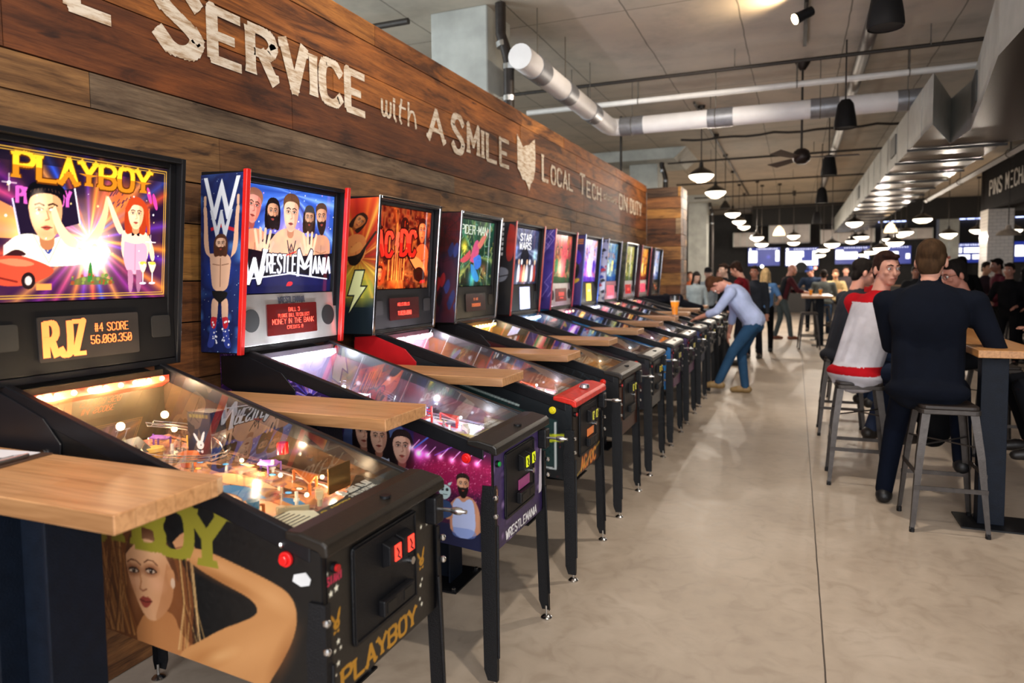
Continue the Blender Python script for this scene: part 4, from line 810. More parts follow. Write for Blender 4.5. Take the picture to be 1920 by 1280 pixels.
def sb_rock(A):
    A.grad('20140c', 'd83818'); A.poly([(0, 0), (.2, 0), (.2, .3), (0, .3)], '0c2028'); A.rays(.1, .42, ['ff9a30', 'b01c10', 'ffc850'], 26, .9)
    A.poly([(0, 0), (.2, 0), (.2, .2), (0, .2)], '0c1c26', .85); A.ell(.1, .28, .12, .11, 'd8d040', .7, soft=.4); A.poly([(0, 0), (.2, 0), (.2, .15), (0, .15)], '0c1c26', .8)
    A.torso(.08, .53, .05, 'c87840', '70300c', 1.2); A.face(.095, .62, .04, 'c87840', '2a1008', '803c14', long=True, tilt=-.7); A.blobp([(.03, .43), (.1, .44), (.15, .5), (.1, .38), (.04, .38)], '140a08'); A.line([(.09, .42), (.19, .56)], .012, '2a1810'); A.blobp([(.12, .48), (.05, .44), (.04, .47), (.1, .52)], 'd08848')
    A.poly([(.075, .36), (.14, .36), (.12, .27), (.16, .27), (.03, .08), (.07, .21), (.03, .21)], '0a1418'); A.poly([(.08, .352), (.132, .352), (.112, .262), (.146, .262), (.045, .115), (.08, .217), (.04, .217)], 'e8f0b0')
def sb_spider(A):
    A.grad('1c0608', '2a080c'); A.noise(.05, ['0a0508', '6a1014', '10183a'], .7); A.noise(.14, ['0a0508', '8a1418', '14204a', '8a1418'], .6)
    for k in range(12): A.line([(.1, .62), (.1+.25*cos(k*.52), .62+.4*sin(k*.52))], .002, '0a0406')
    for r in (.04, .08, .12, .17): A.line([(.1+r*cos(k*.52), .62+r*1.2*sin(k*.52)) for k in range(13)], .0018, '0a0406')
    for k in range(14): x, z = .2*A.rng.rand(), .1+.45*A.rng.rand(); A.blobp([(x, z), (x+.03, z+.07), (x+.05, z+.01), (x+.02, z-.06)], ['1c2c60', '9a1a1c', '0a0a14', '2a3a78'][k % 4], .8)
def sb_trooper(A):
    A.grad('0a0a0e', '12121a')
    for k in range(7): A.poly([(.02, .74-k*.05), (.06, .74-k*.05), (.06, .70-k*.05), (.02, .705-k*.05)], 'd8dce8' if k % 2 else 'a8b0c8', .9); A.poly([(.08, .75-k*.04), (.11, .75-k*.04), (.11, .725-k*.04), (.08, .725-k*.04)], 'e8ecf4', .8)
    A.blobp([(.15, .74), (.2, .72), (.2, .46), (.14, .42), (.13, .6)], '9a2018'); A.noise(.05, ['0a0a0e', '3a3c48', '101018'], .3); A.blobp([(.03, .34), (.09, .40), (.17, .37), (.15, .28), (.06, .26)], '8890a4', .7); A.line([(.02, .3), (.18, .33)], .008, '0a0a0e')
def sb_bolts(A):
    A.grad('281a5a', '3c2a80'); A.noise(.05, ['180c40', '6a50c0', '301a70'], .6)
    for k in range(9): x, y = A.rng.rand()*.2, A.rng.rand()*.7; A.line([(x, y), (x+.06, y+.1), (x+.02, y+.14), (x+.1, y+.26)], .004, 'd0b8ff', .8)
def sb_hood(A):
    A.grad('3a2a6a', '28204a'); A.noise(.06, ['1c1430', '6a50a8', '403060'], .5); A.blobp([(.02, .48), (.06, .6), (.15, .6), (.19, .46), (.1, .42)], '4828b0'); A.blobp([(.05, .42), (.06, .3), (.15, .28), (.17, .42), (.1, .47)], '1a1820'); A.face(.11, .42, .035, 'b88a5c', '1a1418', '6a4a30'); A.text('=====', .03, .65, .06, 'e08828', .25, fit=.15); A.blobp([(.02, .18), (.18, .26), (.16, .3), (.03, .24)], 'c8a830')
def sb_zig(A):
    A.grad('d8d8e4', '8a8ab0')
    for k in range(40): x, y = A.rng.rand()*.2, A.rng.rand()*.74; A.poly([(x, y), (x+.05, y+.02), (x+.02, y+.05), (x-.02, y+.03)], ['1a1a2a', '2a3a9a', 'b02838', '14141c', '6a6a90'][k % 5])
def sb_plain(c0, c1):
    def f(A): A.grad(c0, c1); A.noise(.05, [c0, c1, '000000', c1], .6)
    return f
# -- cabinet side art, world (x,z) coordinates -------------------
def sa_woman(A):
    A.grad('070708', '070708')
    g = '7c7420'
    # hair, face, neck, arm
    A.blobp([(-1.90, .80), (-1.80, .87), (-1.66, .88), (-1.55, .84), (-1.47, .80), (-1.45, .70), (-1.47, .58), (-1.40, .55), (-1.55, .53), (-1.70, .55), (-1.80, .57), (-1.92, .62)], '6a3c1c')
    for k in range(70):
        x = A.rng.uniform(-1.92, -1.70); A.line([(x, .86-.1*A.rng.rand()), (x+A.rng.uniform(-.02, .03), .72), (x+A.rng.uniform(-.03, .07), .58)], .005, ['8a5424', 'c08a4a', '5a2c14', 'd8a868', '3c1c0c'][k % 5], .55)
    A.blobp([(-1.64, .64), (-1.53, .68), (-1.50, .60), (-1.36, .55), (-1.30, .50), (-1.62, .50), (-1.68, .58)], 'b07848')
    A.blobp([(-1.69, .84), (-1.62, .875), (-1.55, .85), (-1.52, .78), (-1.525, .70), (-1.565, .65), (-1.61, .625), (-1.645, .65), (-1.68, .72), (-1.70, .78)], 'd0a078')
    A.blobp([(-1.545, .80), (-1.52, .78), (-1.525, .70), (-1.565, .65), (-1.60, .63), (-1.57, .70)], 'a87248', .55); A.blobp([(-1.695, .79), (-1.68, .72), (-1.66, .69), (-1.67, .78)], 'b8805a', .6)
    A.blobp([(-1.70, .80), (-1.68, .87), (-1.62, .90), (-1.55, .875), (-1.51, .80), (-1.50, .74), (-1.535, .80), (-1.57, .85), (-1.63, .86), (-1.67, .83)], '4a2814')
    A.blobp([(-1.545, .78), (-1.52, .79), (-1.515, .745), (-1.54, .735)], 'c89468'); A.ell(-1.525, .748, .008, .014, 'e8ddd0')
    A.ell(-1.535, .72, .05, .09, '9a6238', .35, soft=.6); A.ell(-1.665, .70, .018, .05, 'b07850', .4, soft=.6); A.ell(-1.60, .835, .05, .03, 'e0b890', .5, soft=.8); A.ell(-1.66, .73, .022, .016, 'dca888', .5, soft=.8); A.ell(-1.585, .735, .026, .018, 'dca888', .5, soft=.8)
    for cx, t in ((-1.669, .08), (-1.605, .14)):
        z = .762 if cx < -1.64 else .769
        A.ell(cx, z+.002, .026, .015, '6a3a22', .75, rot=t, soft=.5); A.ell(cx, z-.001, .017, .0058, 'cdb8a4', rot=t); A.ell(cx+.001, z, .0068, .0064, '1c0e08'); A.ell(cx-.001, z+.002, .0018, .0018, 'ffffff')
        A.line([(cx-.019, z+.001), (cx-.004, z+.0075), (cx+.010, z+.0065), (cx+.022, z+.0)], .0048, '180a06', .95); A.line([(cx-.015, z-.005), (cx+.004, z-.0072), (cx+.018, z-.002)], .002, '3a1c10', .8)
        A.line([(cx-.024, z+.020), (cx-.008, z+.030), (cx+.010, z+.029), (cx+.027, z+.019)], .0036, '4a2412', .9)
    A.line([(-1.648, .775), (-1.642, .735), (-1.647, .718)], .005, 'a87248', .8); A.line([(-1.65, .715), (-1.637, .709), (-1.622, .717)], .004, '804a30', .9)
    A.blobp([(-1.652, .684), (-1.636, .697), (-1.628, .692), (-1.618, .697), (-1.602, .686), (-1.622, .664), (-1.638, .663)], '8c3a30'); A.line([(-1.65, .683), (-1.627, .680), (-1.604, .685)], .0035, '4a1814')
    A.blobp([(-1.52, .86), (-1.475, .90), (-1.445, .865), (-1.43, .83), (-1.455, .81), (-1.50, .83)], 'c89468'); A.line([(-1.51, .845), (-1.46, .86)], .004, '8a5a38')
    for k in range(18): x = -1.50+.05*A.rng.rand(); A.line([(x, .82), (x+.01, .70), (x+A.rng.uniform(-.02, .06), .57)], .004, ['c09a60', '6a3c1c', 'e0c088', '3c200e'][k % 4], .7)
    A.blobp([(-1.46, .855), (-1.40, .855), (-1.30, .832), (-1.20, .808), (-1.135, .785), (-1.115, .74), (-1.125, .68), (-1.17, .60), (-1.22, .53), (-1.22, .48), (-1.5, .48), (-1.52, .56), (-1.44, .605), (-1.36, .655), (-1.26, .70), (-1.235, .725), (-1.26, .752), (-1.35, .775), (-1.43, .80), (-1.47, .82)], 'c38e58', n=3)
    A.ell(-1.19, .765, .05, .022, 'e0b07a', .5, rot=-.3, soft=.8); A.ell(-1.36, .82, .09, .012, 'd8a674', .5, rot=-.25, soft=.8); A.ell(-1.36, .785, .09, .012, '8a5426', .5, rot=-.22, soft=.8); A.ell(-1.27, .61, .11, .03, 'd8a46c', .5, rot=.55, soft=.8); A.ell(-1.16, .62, .02, .08, '8a5426', .5, rot=-.5, soft=.8); A.ell(-1.42, .56, .06, .02, 'a46a36', .6, rot=.4, soft=.8); A.ell(-1.37, .58, .05, .012, 'f0c890', .45, rot=.45, soft=.8)
    A.a = A.a*np.array([.86, .82, .78])
    for t, x0, x1, zz in (('PLAYB', -2.12, -1.56, .835), ('O', -1.57, -1.46, .83)): A.text(t, x0, zz, .125, g, .30, wf=.8, fit=x1-x0, serif=.45)
    A.text('Y', -1.462, .812, .148, g, .26, fit=.125, serif=.5)
def sa_arena(A):
    A.grad('140c28', '28104a'); A.noise(.05, ['1a0c38', '5a1a80', '140830', '9a2a9a'], .6)
    for cx, cz, c in ((-2.26, 1.14, 'd838b0'), (-2.02, 1.10, '9a60ff'), (-1.86, 1.06, '5a60ff')):
        for k in range(70): a = A.rng.rand()*2*pi; r = .1*A.rng.uniform(.4, 1.3); A.line([(cx+.02*cos(a), cz+.02*sin(a)), (cx+r*cos(a), cz+r*sin(a))], .0022, c if k % 3 else 'ffd0ff', .75)
    A.blobp([(-1.70, .60), (-1.70, 1.1), (-1.38, 1.0), (-1.36, .6)], '5878a8', .75); A.noise(.08, ['14102a', '28407a', '5a1a60'], .25)
    for x, z, k_ in ((-1.60, .93, .055), (-1.53, .915, .055), (-1.425, .885, .058)): A.torso(x, z-.07, .05, 'b8c0d8', '707890', 1.2); A.face(x, z, k_, 'd8a890', '180e10', '9a6450', long=True)
    A.poly([(-1.37, .50), (-1.37, 1.0), (-1.03, .93), (-1.03, .50)], '3c0c30', .9); A.ell(-1.16, .81, .22, .065, 'b01850', .85, soft=.4); A.ell(-1.10, .78, .2, .04, '8a1044', .7, soft=.4)
    A.specks(900, .0016, ['ff60a0', 'ffb0d0', 'c02060', '6a0c38'], (-1.37, -1.04, .70, .85), .7)
    for x, z in ((-1.35, .872), (-1.31, .868), (-1.255, .866), (-1.205, .858), (-1.15, .855), (-1.10, .853), (-1.38, .89)): A.line([(x, z), (x+.035, z+.035)], .0035, 'ffb0ff', .8); A.glow(x, z, .012, 'ffc0ff', .9)
    A.glow(-1.345, .872, .03, 'ff80ff', .8); A.line([(-1.37, .89), (-1.25, .98)], .006, '4a80ff', .7); A.line([(-1.28, .87), (-1.14, .94)], .004, '9a60ff', .6)
    A.poly([(-1.40, .49), (-1.03, .49), (-1.03, .60), (-1.40, .62)], '0c1438'); A.noise(.1, ['0c1438', '3c0c30'], .1)
    A.blobp([(-1.215, .69), (-1.18, .725), (-1.13, .725), (-1.10, .70), (-1.085, .63), (-1.095, .57), (-1.215, .57), (-1.22, .63)], 'b88064'); A.blobp([(-1.205, .69), (-1.185, .72), (-1.16, .695), (-1.135, .72), (-1.112, .70), (-1.108, .56), (-1.21, .56)], 'a8b4dc'); A.blobp([(-1.205, .60), (-1.108, .60), (-1.108, .56), (-1.21, .56)], '6880c0', .6); A.face(-1.16, .765, .036, 'c89070', '1c1210', '80503c', beard='140c0c')
    A.blobp([(-1.21, .69), (-1.245, .66), (-1.235, .62), (-1.2, .64)], 'b88060'); A.blobp([(-1.10, .69), (-1.08, .62), (-1.09, .58), (-1.11, .63)], 'c08868')
    A.blobp([(-1.265, .75), (-1.24, .765), (-1.21, .75), (-1.215, .715), (-1.24, .70), (-1.26, .715)], 'b0c8cc'); A.blobp([(-1.275, .775), (-1.265, .755), (-1.25, .765)], 'b0c8cc'); A.blobp([(-1.205, .775), (-1.215, .755), (-1.23, .765)], 'b0c8cc'); A.ell(-1.248, .742, .006, None, '20282a'); A.ell(-1.228, .742, .006, None, '20282a'); A.line([(-1.248, .722), (-1.228, .722)], .003, '506064')
    A.blobp([(-1.27, .70), (-1.21, .70), (-1.2, .64), (-1.28, .62)], '28406a')
def sa_amp(A):
    A.grad('0e1216', '10171c'); A.poly([(-2.15, .62), (-2.15, 1.15), (-1.30, .86), (-1.12, .82), (-1.12, .58), (-1.6, .60)], '1c3434')
    for k in range(60):
        for j in range(9): x = -2.1+k*.0165; z = .64+j*.03+(k % 2)*.015; A.ell(x, z, .0035, None, '0a1414') if z < .8+(-1.3-x)*.28 else None
    A.line([(-2.15, 1.12), (-1.33, .885)], .010, 'a8b8b4'); A.line([(-1.13, .81), (-1.13, .57)], .010, 'b8c0c0'); A.line([(-1.13, .57), (-1.6, .61)], .010, 'b8c0c0'); A.blobp([(-2.34, 1.2), (-2.06, 1.16), (-1.95, 1.05), (-2.05, .98), (-2.34, 1.05)], 'a81820'); A.specks(40, .003, ['c02838', '701420'], None, .8)
    A.poly([(-1.20, .745), (-1.05, .755), (-1.05, .72), (-1.20, .70)], 'c8d020', .8)
def sa_web(A):
    A.grad('0a0a0c', '0d0d10'); A.blobp([(-2.3, 1.2), (-1.8, 1.08), (-1.55, .99), (-1.7, .8), (-2.3, .8)], '38060c'); A.blobp([(-1.86, 1.02), (-1.74, 1.0), (-1.7, .93), (-1.84, .92)], 'b06a58')
    for k in range(7): A.line([(-1.13, .80), (-1.13-.34*cos(k*.32-.3), .80+.34*sin(k*.32-.3))], .004, '34404a')
    for r in (.09, .14, .19, .25, .31): A.line([(-1.13-r*cos(k*.32-.3), .80+r*sin(k*.32-.3)) for k in range(7)], .003, '34404a')
def mk_side(cols, seed=3):
    def f(A):
        A.rng = np.random.RandomState(seed); A.grad(cols[0], cols[1]); A.noise(.12, cols, .7, seed=seed); A.noise(.04, cols, .4, seed=seed+9)
        for k in range(8): x, z = A.rng.uniform(-2.2, -1.1), A.rng.uniform(.55, 1.0); A.blobp([(x, z), (x+.08, z+.06), (x+.15, z+.01), (x+.09, z-.05)], cols[k % len(cols)], .6)
        A.specks(60, .004, ['ffffff']+cols, None, .7)
    return f
# -- front panel art (y, z) ---------------------------------------
def star(A, x, z, r, c='e8e4d0'):
    A.poly([(x+(r if k % 2 == 0 else r*.42)*sin(k*pi/5), z+(r if k % 2 == 0 else r*.42)*cos(k*pi/5)) for k in range(10)], c)
def rabbit(A, x, z, k, c, fl=1):
    T = lambda pts: [(x+u*k*fl, z+v*k) for u, v in pts]
    A.blobp(T([(-.5, 0), (-.35, .35), (0, .45), (.35, .3), (.45, -.05), (.2, -.4), (-.3, -.4)]), c); A.blobp(T([(.0, .35), (.15, .9), (.45, 1.35), (.55, 1.2), (.42, .6), (.25, .25)]), c); A.blobp(T([(-.2, .4), (-.5, .9), (-.8, 1.1), (-.85, .9), (-.6, .5), (-.35, .25)]), c)
    A.blobp(T([(-.45, -.45), (-.1, -.55), (-.1, -.65), (-.45, -.8)]), c); A.blobp(T([(.3, -.45), (-.05, -.55), (-.05, -.65), (.3, -.8)]), c); A.ell(x+.05*k*fl, z+.0*k, .07*k, .07*k, '14100c')
def fa_gold(A):
    A.grad('191613', '1c1915'); A.noise(.02, ['141210', '201c18'], .5)
    A.text('PLAYBOY', -.212, .524, .05, 'b07c1c', .28, fit=.36, serif=.45)
    rabbit(A, -.228, .70, .03, 'b07c1c', 1); rabbit(A, .19, .695, .032, 'b07c1c', 1)
    for x, z, r in ((-.262, .838, .008), (-.248, .785, .011), (-.226, .790, .012), (-.224, .655, .010), (-.238, .636, .007), (-.215, .635, .007), (-.226, .60, .010), (-.236, .575, .006), (.19, .80, .009), (.225, .80, .010), (.18, .625, .009), (.175, .585, .008), (.185, .565, .009), (.19, .64, .007)): star(A, x, z, r)
    A.text('START', -.262, .808, .02, 'c0284a', .26, fit=.06)
def fa_arena(A):
    A.grad('1c1238', '4a3a6a'); A.noise(.04, ['1c1030', '7a5aa8', '30204a', 'c8a8d8'], .7, 1.2); A.blobp([(-.275, .52), (-.24, .52), (-.23, .62), (-.25, .72), (-.27, .72)], 'c01c28'); A.face(-.245, .73, .025, 'c89878', '3a1c14', '8a5a40', long=True); A.blobp([(.22, .6), (.27, .6), (.275, .8), (.24, .8)], 'd8d0d8'); A.face(.255, .82, .022, 'd0a080', '5a3a24', '8a5a40')
    A.text('WRESTLEMANIA', -.15, .525, .034, 'f0f0f4', .24, fit=.34, serif=.2, out='14101c', ow=.08)
def fa_amp(A):
    A.grad('14100e', '18130f'); A.poly([(-.275, .51), (-.2, .51), (.2, .59), (.275, .62), (.275, .51)], '14100e'); A.noise(.03, ['14100e', '241a14'], .5)
    A.text('AC/DC', -.12, .53, .06, 'd8822c', .3, fit=.28, out='7a2a10', ow=.08); A.line([(-.2, .52), (.24, .60)], .012, 'd8b040', .6); A.line([(-.265, .60), (-.265, .85)], .006, 'b8b040'); A.line([(.265, .62), (.265, .87)], .006, 'b8b040')
def fa_spider(A): A.grad('2a120c', '3a1c12'); A.noise(.03, ['1c0c08', '5a2a1a', '2a120c'], .7)
def mk_front(cols, seed=2):
    def f(A): A.rng = np.random.RandomState(seed); A.grad(cols[0], cols[1]); A.noise(.06, cols, .7, seed=seed); A.specks(30, .006, cols, None, .8)
    return f
# -- playfield art (p 0..1, y) ------------------------------------
def mk_pf(cols, seed):
    def f(A):
        A.rng = np.random.RandomState(seed); A.grad(cols[0], cols[1], True); A.noise(.1, cols, .8, seed=seed); A.noise(.035, cols, .5, seed=seed+1)
        for k in range(26):
            x, y = A.rng.uniform(.2, .95), A.rng.uniform(-.22, .22); c = cols[A.rng.randint(len(cols))]; A.blobp([(x+A.rng.uniform(.02, .08)*cos(t), y+A.rng.uniform(.015, .05)*sin(t)) for t in (0, .8, 1.7, 2.6, 3.5, 4.4, 5.4)], c, .9)
        for k in range(34): x, y = A.rng.uniform(.12, .85), A.rng.uniform(-.2, .2); A.ell(x, y, .013, None, '201814'); A.ell(x, y, .010, None, ['fff0c0', 'ff8040', 'fff8e8', 'ffd040', '60c0ff'][k % 5])
        for k in range(9): x, y = A.rng.uniform(.3, .8), A.rng.uniform(-.2, .2); A.poly([(x, y), (x+.06, y+.012), (x, y+.024)], 'fff0a0')
        A.line([(.12, -.17), (.24, -.21), (.5, -.24)], .008, 'e8e0d0'); A.line([(.12, .15), (.24, .19), (.5, .2)], .008, 'e8e0d0')
        A.poly([(0, .21), (1, .225), (1, .235), (0, .222)], '2a2018'); A.specks(80, .004, ['ffffff']+cols, None, .7)
    return f
def pf_gold(A):
    mk_pf(['4a2c18', 'b87c48', '7a4a8a', 'd8a068', '2a1c14', 'c89058'], 4)(A)
    for p in ([(.18, -.2), (.3, -.16), (.38, -.05), (.3, -.02), (.2, -.1)], [(.3, .0), (.42, .05), (.5, -.02), (.4, -.08)], [(.45, -.2), (.55, -.15), (.6, -.2)], [(.14, 0), (.22, .06), (.3, .02)]): A.blobp(p, '2a6ea0', .95)
    for p in ([(.12, -.12), (.25, -.14), (.36, -.08), (.3, -.0), (.18, -.03)], [(.28, -.14), (.44, -.14), (.5, -.06), (.36, -.02)], [(.32, .08), (.48, .12), (.6, .06), (.5, .0)], [(.55, -.05), (.7, .0), (.75, -.1), (.62, -.12)]): A.blobp(p, 'd8a070', .95); A.line(chaikin(p+[p[0]]), .003, '6a3c20')
AMBER = pm('amber dot matrix', 'f0743a', .5, emit=1.0, var=.0); REDD = pm('red dot matrix', 'ff4a38', .5, emit=1.3, var=.0)
BULB = pm('warm bulb', 'ffd9a0', .4, emit=6., var=.0); LED = pm('cool led', 'e8eeff', .4, emit=11., var=.0)
def machine(i, sp, detail=2):
    yc = 1.6+i; near = detail >= 2
    t = empty('pinball_machine', (-1.65, yc, 0), sp['label'], 'pinball machine', 'pinball machines along the plank wall')
    blk, dbl = BLK(), DBL()
    trim = pm(sp.get('trimname', 'black trim'), sp.get('trim', '141418'), .35, sp.get('trimmetal', 0), .1, coat=.3)
    # cabinet shell
    cab = PM()
    for s in (-1, 1):
        a, b = (-.28, -.262) if s < 0 else (.262, .28)
        cab.prism([(-1.04, .51), (-1.04, .90), (-1.06, ztop(-1.06)), (-2.34, ztop(-2.2)), (-2.36, .63), (-2.3, zbot(-2.3))][::-1], a, b)
    cab.box(-1.058, -1.04, -.262, .262, .51, .895); cab.box(-2.34, -2.32, -.262, .262, .62, 1.235); cab.prism([(-1.05, .52), (-2.32, .63), (-2.32, .645), (-1.05, .535)], -.262, .262)
    cab = cab.build('cabinet', pm('cabinet black '+str(i), sp.get('cab', '0b0b0e'), .45, var=.15, bump=.05, spec=.3), t, bevel=.003)
    res = sp.get('res', 150)
    # side art on the face towards the camera and on the far face
    A = Art(-2.34, -1.041, .50, 1.30, sp.get('sres', res)); sp['side'](A)
    clampz = lambda X, Z: np.minimum(np.maximum(Z, zbot(X)+.002), ztop(X)-.01)
    pgrid('side_art', A, lambda X, Z: np.stack([X, np.full_like(X, -.2815), clampz(X, Z)], 1), print_gloss, t)
    if sp.get('hinge', 1):
        o = PM(); hc = pm('pivot bracket '+sp.get('hingec', '16161a'), sp.get('hingec', '16161a'), .35, .1, .1)
        pts = [(-2.33, 1.22), (-2.2, 1.23), (-2.0, 1.16), (-1.93, 1.09), (-1.94, 1.02), (-2.0, .99), (-2.12, 1.0), (-2.33, 1.10)]
        o.prism([(a, b) for a, b in pts], -.289, -.283); o = o.build('pivot_bracket', hc, t, bevel=.002)
        PM().cyl((-2.0, -.29, 1.06), (-2.0, -.296, 1.06), .011, n=12).build('bolt', STEEL(), o)
    A = Art(-.262, .262, .512, .895, sp.get('fres', res)); sp['front'](A)
    pgrid('front_art', A, lambda Y, Z: np.stack([np.full_like(Y, -1.0385), Y, Z], 1), print_gloss, t)
    # side rails, lockdown bar, glass
    for s in (-1, 1):
        y = s*.272
        r = PM(); q = [(-1.07, ztop(-1.07)-.045), (-1.07, ztop(-1.07)+.012), (-2.2, ztop(-2.2)+.012), (-2.2, ztop(-2.2)-.045)]
        r.prism(q, y-s*.012 if s > 0 else y-.012, y+.012 if s > 0 else y+.012); r.build('side_rail', pm(sp.get('railname', 'black side rail'), sp.get('rail', '17171b'), .4, .4, .15, 40), t, bevel=.004)
    lb = PM(); lb.prism([(-1.135, .925), (-1.135, .945), (-1.09, .946), (-1.025, .932), (-1.012, .922), (-1.010, .893), (-1.03, .893), (-1.04, .905)], -.296, .296)
    lb.build('lockdown_bar', pm('lockbar '+sp.get('lock', '1a1714'), sp.get('lock', '1c1916'), .36, .1, .2, 30, .1, bscale=200), t, bevel=.006, seg=3)
    if sp.get('lockbtn'): PM().cyl((-1.06, .02, .945), (-1.06, .02, .965), .03, .024, 16).build('action_button', STEEL(), t, bevel=.003)
    else: PM().cyl((-1.058, .03, .938), (-1.058, .03, .9455), .016, n=14).build('bar_button', blk, t)
    g = PM(); z0, z1 = ztop(-1.11)+.006, ztop(-2.18)+.006; g.add([(-1.11, -.262, z0), (-1.11, .262, z0), (-2.18, .262, z1), (-2.18, -.262, z1)], [(0, 1, 2, 3)]); g.build('playfield_glass', GLASS, t)
    # playfield
    A = Art(0, 1, -.262, .262, sp.get('pres', 150)); sp['pf'](A)
    pf = pgrid('playfield', A, lambda P, Y: np.stack([-1.16-.98*P, Y, .862+.125*P], 1), lit_soft, t)
    for s in (-1, 1):
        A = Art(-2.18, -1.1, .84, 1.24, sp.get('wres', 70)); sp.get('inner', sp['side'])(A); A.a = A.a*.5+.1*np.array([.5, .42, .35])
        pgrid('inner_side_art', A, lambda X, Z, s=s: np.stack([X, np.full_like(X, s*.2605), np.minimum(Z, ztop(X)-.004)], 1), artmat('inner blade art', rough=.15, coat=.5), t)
    bp = PM().box(-2.165, -2.155, -.26, .26, .97, ztop(-2.18)-.01).build('back_panel', pm('back panel '+str(i), sp.get('backc', '3a3028'), .3, .3, .3, 9), t)
    strip = PM(); strip.prism([(-2.155, 1.205), (-2.155, 1.165), (-2.12, 1.185), (-2.12, 1.21)], -.255, .255); strip = strip.build('light_strip', pm('strip '+sp.get('strip', 'd05040'), sp.get('strip', 'd05040'), .4, emit=.25), t)
    nb = 9 if near else 5
    for k in range(nb):
        PM().sphere((-2.115, -.22+.44*k/(nb-1), 1.20), .009 if near else .011, 8).build('bulb', sp.get('bulb', BULB), strip)
    # apron
    ap = PM(); ap.prism([(-.262, -.13), (.262, -.13), (.262, .0), (.06, .10-.13), (-.06, .10-.13), (-.262, .0)], 0, 1, 'z')
    vs = []
    out = [(0, -.262), (0, .262), (.19, .262), (.10, .07), (.10, -.07), (.19, -.262)]
    ap = PM(); n = 6; ap.add([PF(p-.03, y, .008) for p, y in out]+[PF(p-.03, y, .034) for p, y in out], [tuple(range(n)), tuple(range(n, 2*n))[::-1]]+[(k, (k+1) % n, n+(k+1) % n, n+k) for k in range(n)])
    ap = ap.build('apron', pm('apron '+sp.get('apron', '26221d'), sp.get('apron', '26221d'), .35, var=.2), t)
    card = PM(); cp = [(p, y) for p, y in ((.02, -.235), (.02, -.085), (.075, -.06), (.125, -.10), (.145, -.235))]; n = 5
    card.add([PF(p, y, .036) for p, y in cp]+[PF(p, y, .038) for p, y in cp], [tuple(range(n)), tuple(range(n, 2*n))]+[(k, (k+1) % n, n+(k+1) % n, n+k) for k in range(n)])
    card = card.build('instruction_card', pm('card '+sp.get('card', 'e0dcc0'), sp.get('card', 'e0dcc0'), .6), ap)
    if near:
        mb = PM()
        for k in range(7):
            p = .128-k*.014; mb.add([PF(p, -.22, .039), PF(p, -.12+.004*k, .039), PF(p-.004, -.12+.004*k, .039), PF(p-.004, -.22, .039)], [(0, 1, 2, 3)])
        mb.build('card_print', pm('card ink', '3a3a34', .7), card)
        fr = lambda u, v, d: PF(v, u, .0365+d)
        text_mesh(PM(), text_polys(sp.get('ap1', '== === ===='), .075, .075, .026, .3, .6, .25, fit=.15), fr, .001).build('apron_lettering', pm('white ink', 'd8d4c8', .5), ap)
        text_mesh(PM(), text_polys('3 BALLS PER GAME' if i == 0 else '= ===== === ====', .085, .05, .013, .3, .6, .25, fit=.13), fr, .001).build('apron_lettering', pm('white ink', 'd8d4c8', .5), ap)
        text_mesh(PM(), text_polys(sp.get('ap2', '======='), -.06, .028, .022, .3, .6, .25, fit=.13), fr, .001).build('apron_lettering', pm('gold ink', 'b8a020', .5), ap)
    # playfield furniture
    rg = random.Random(40+i); c1, c2, c3 = sp.get('toys', ('c84030', '3a80c8', 'e8b040'))
    fm = lambda c: pm('moulded plastic '+c, c, .25, var=.08, coat=.4)
    for s in (-1, 1):
        o = PM(); a = Vector(PF(.17, s*.085, .025)); b = Vector(PF(.125, s*.028, .025)); o.cyl(a+Vector((0, 0, -.018)), a+Vector((0, 0, .008)), .014, n=12); o.cyl(b+Vector((0, 0, -.014)), b+Vector((0, 0, .006)), .007, n=10)
        d = (b-a).normalized(); w = Vector((-d.y, d.x, 0)); vs = [a+w*.013, b+w*.007, b-w*.007, a-w*.013]
        o.add([v+Vector((0, 0, -.012)) for v in vs]+[v+Vector((0, 0, .006)) for v in vs], [(0, 1, 2, 3), (7, 6, 5, 4), (0, 1, 5, 4), (1, 2, 6, 5), (2, 3, 7, 6), (3, 0, 4, 7)]); o.build('flipper', fm('ece4d4' if i else 'c8b890'), pf)
        tri = [(.22, s*.10), (.34, s*.17), (.25, s*.17)]; o = PM(); o.add([PF(p, y, .03) for p, y in tri]+[PF(p, y, .036) for p, y in tri], [(0, 1, 2), (3, 4, 5), (0, 1, 4, 3), (1, 2, 5, 4), (2, 0, 3, 5)])
        for p, y in tri: o.cyl(PF(p, y, 0), PF(p, y, .034), .005, n=8)
        o.build('slingshot', fm(c1), pf)
    for k, (p, y) in enumerate([(.72, -.08), (.80, .03), (.68, .06)]):
        o = PM(); c = Vector(PF(p, y)); o.cyl(c, c+Vector((0, 0, .03)), .022, .03, 16); o.cyl(c+Vector((0, 0, .034)), c+Vector((0, 0, .045)), .036, .03, 18); o.build('pop_bumper', fm((c2, c3, c1)[k]), pf, smooth=True)
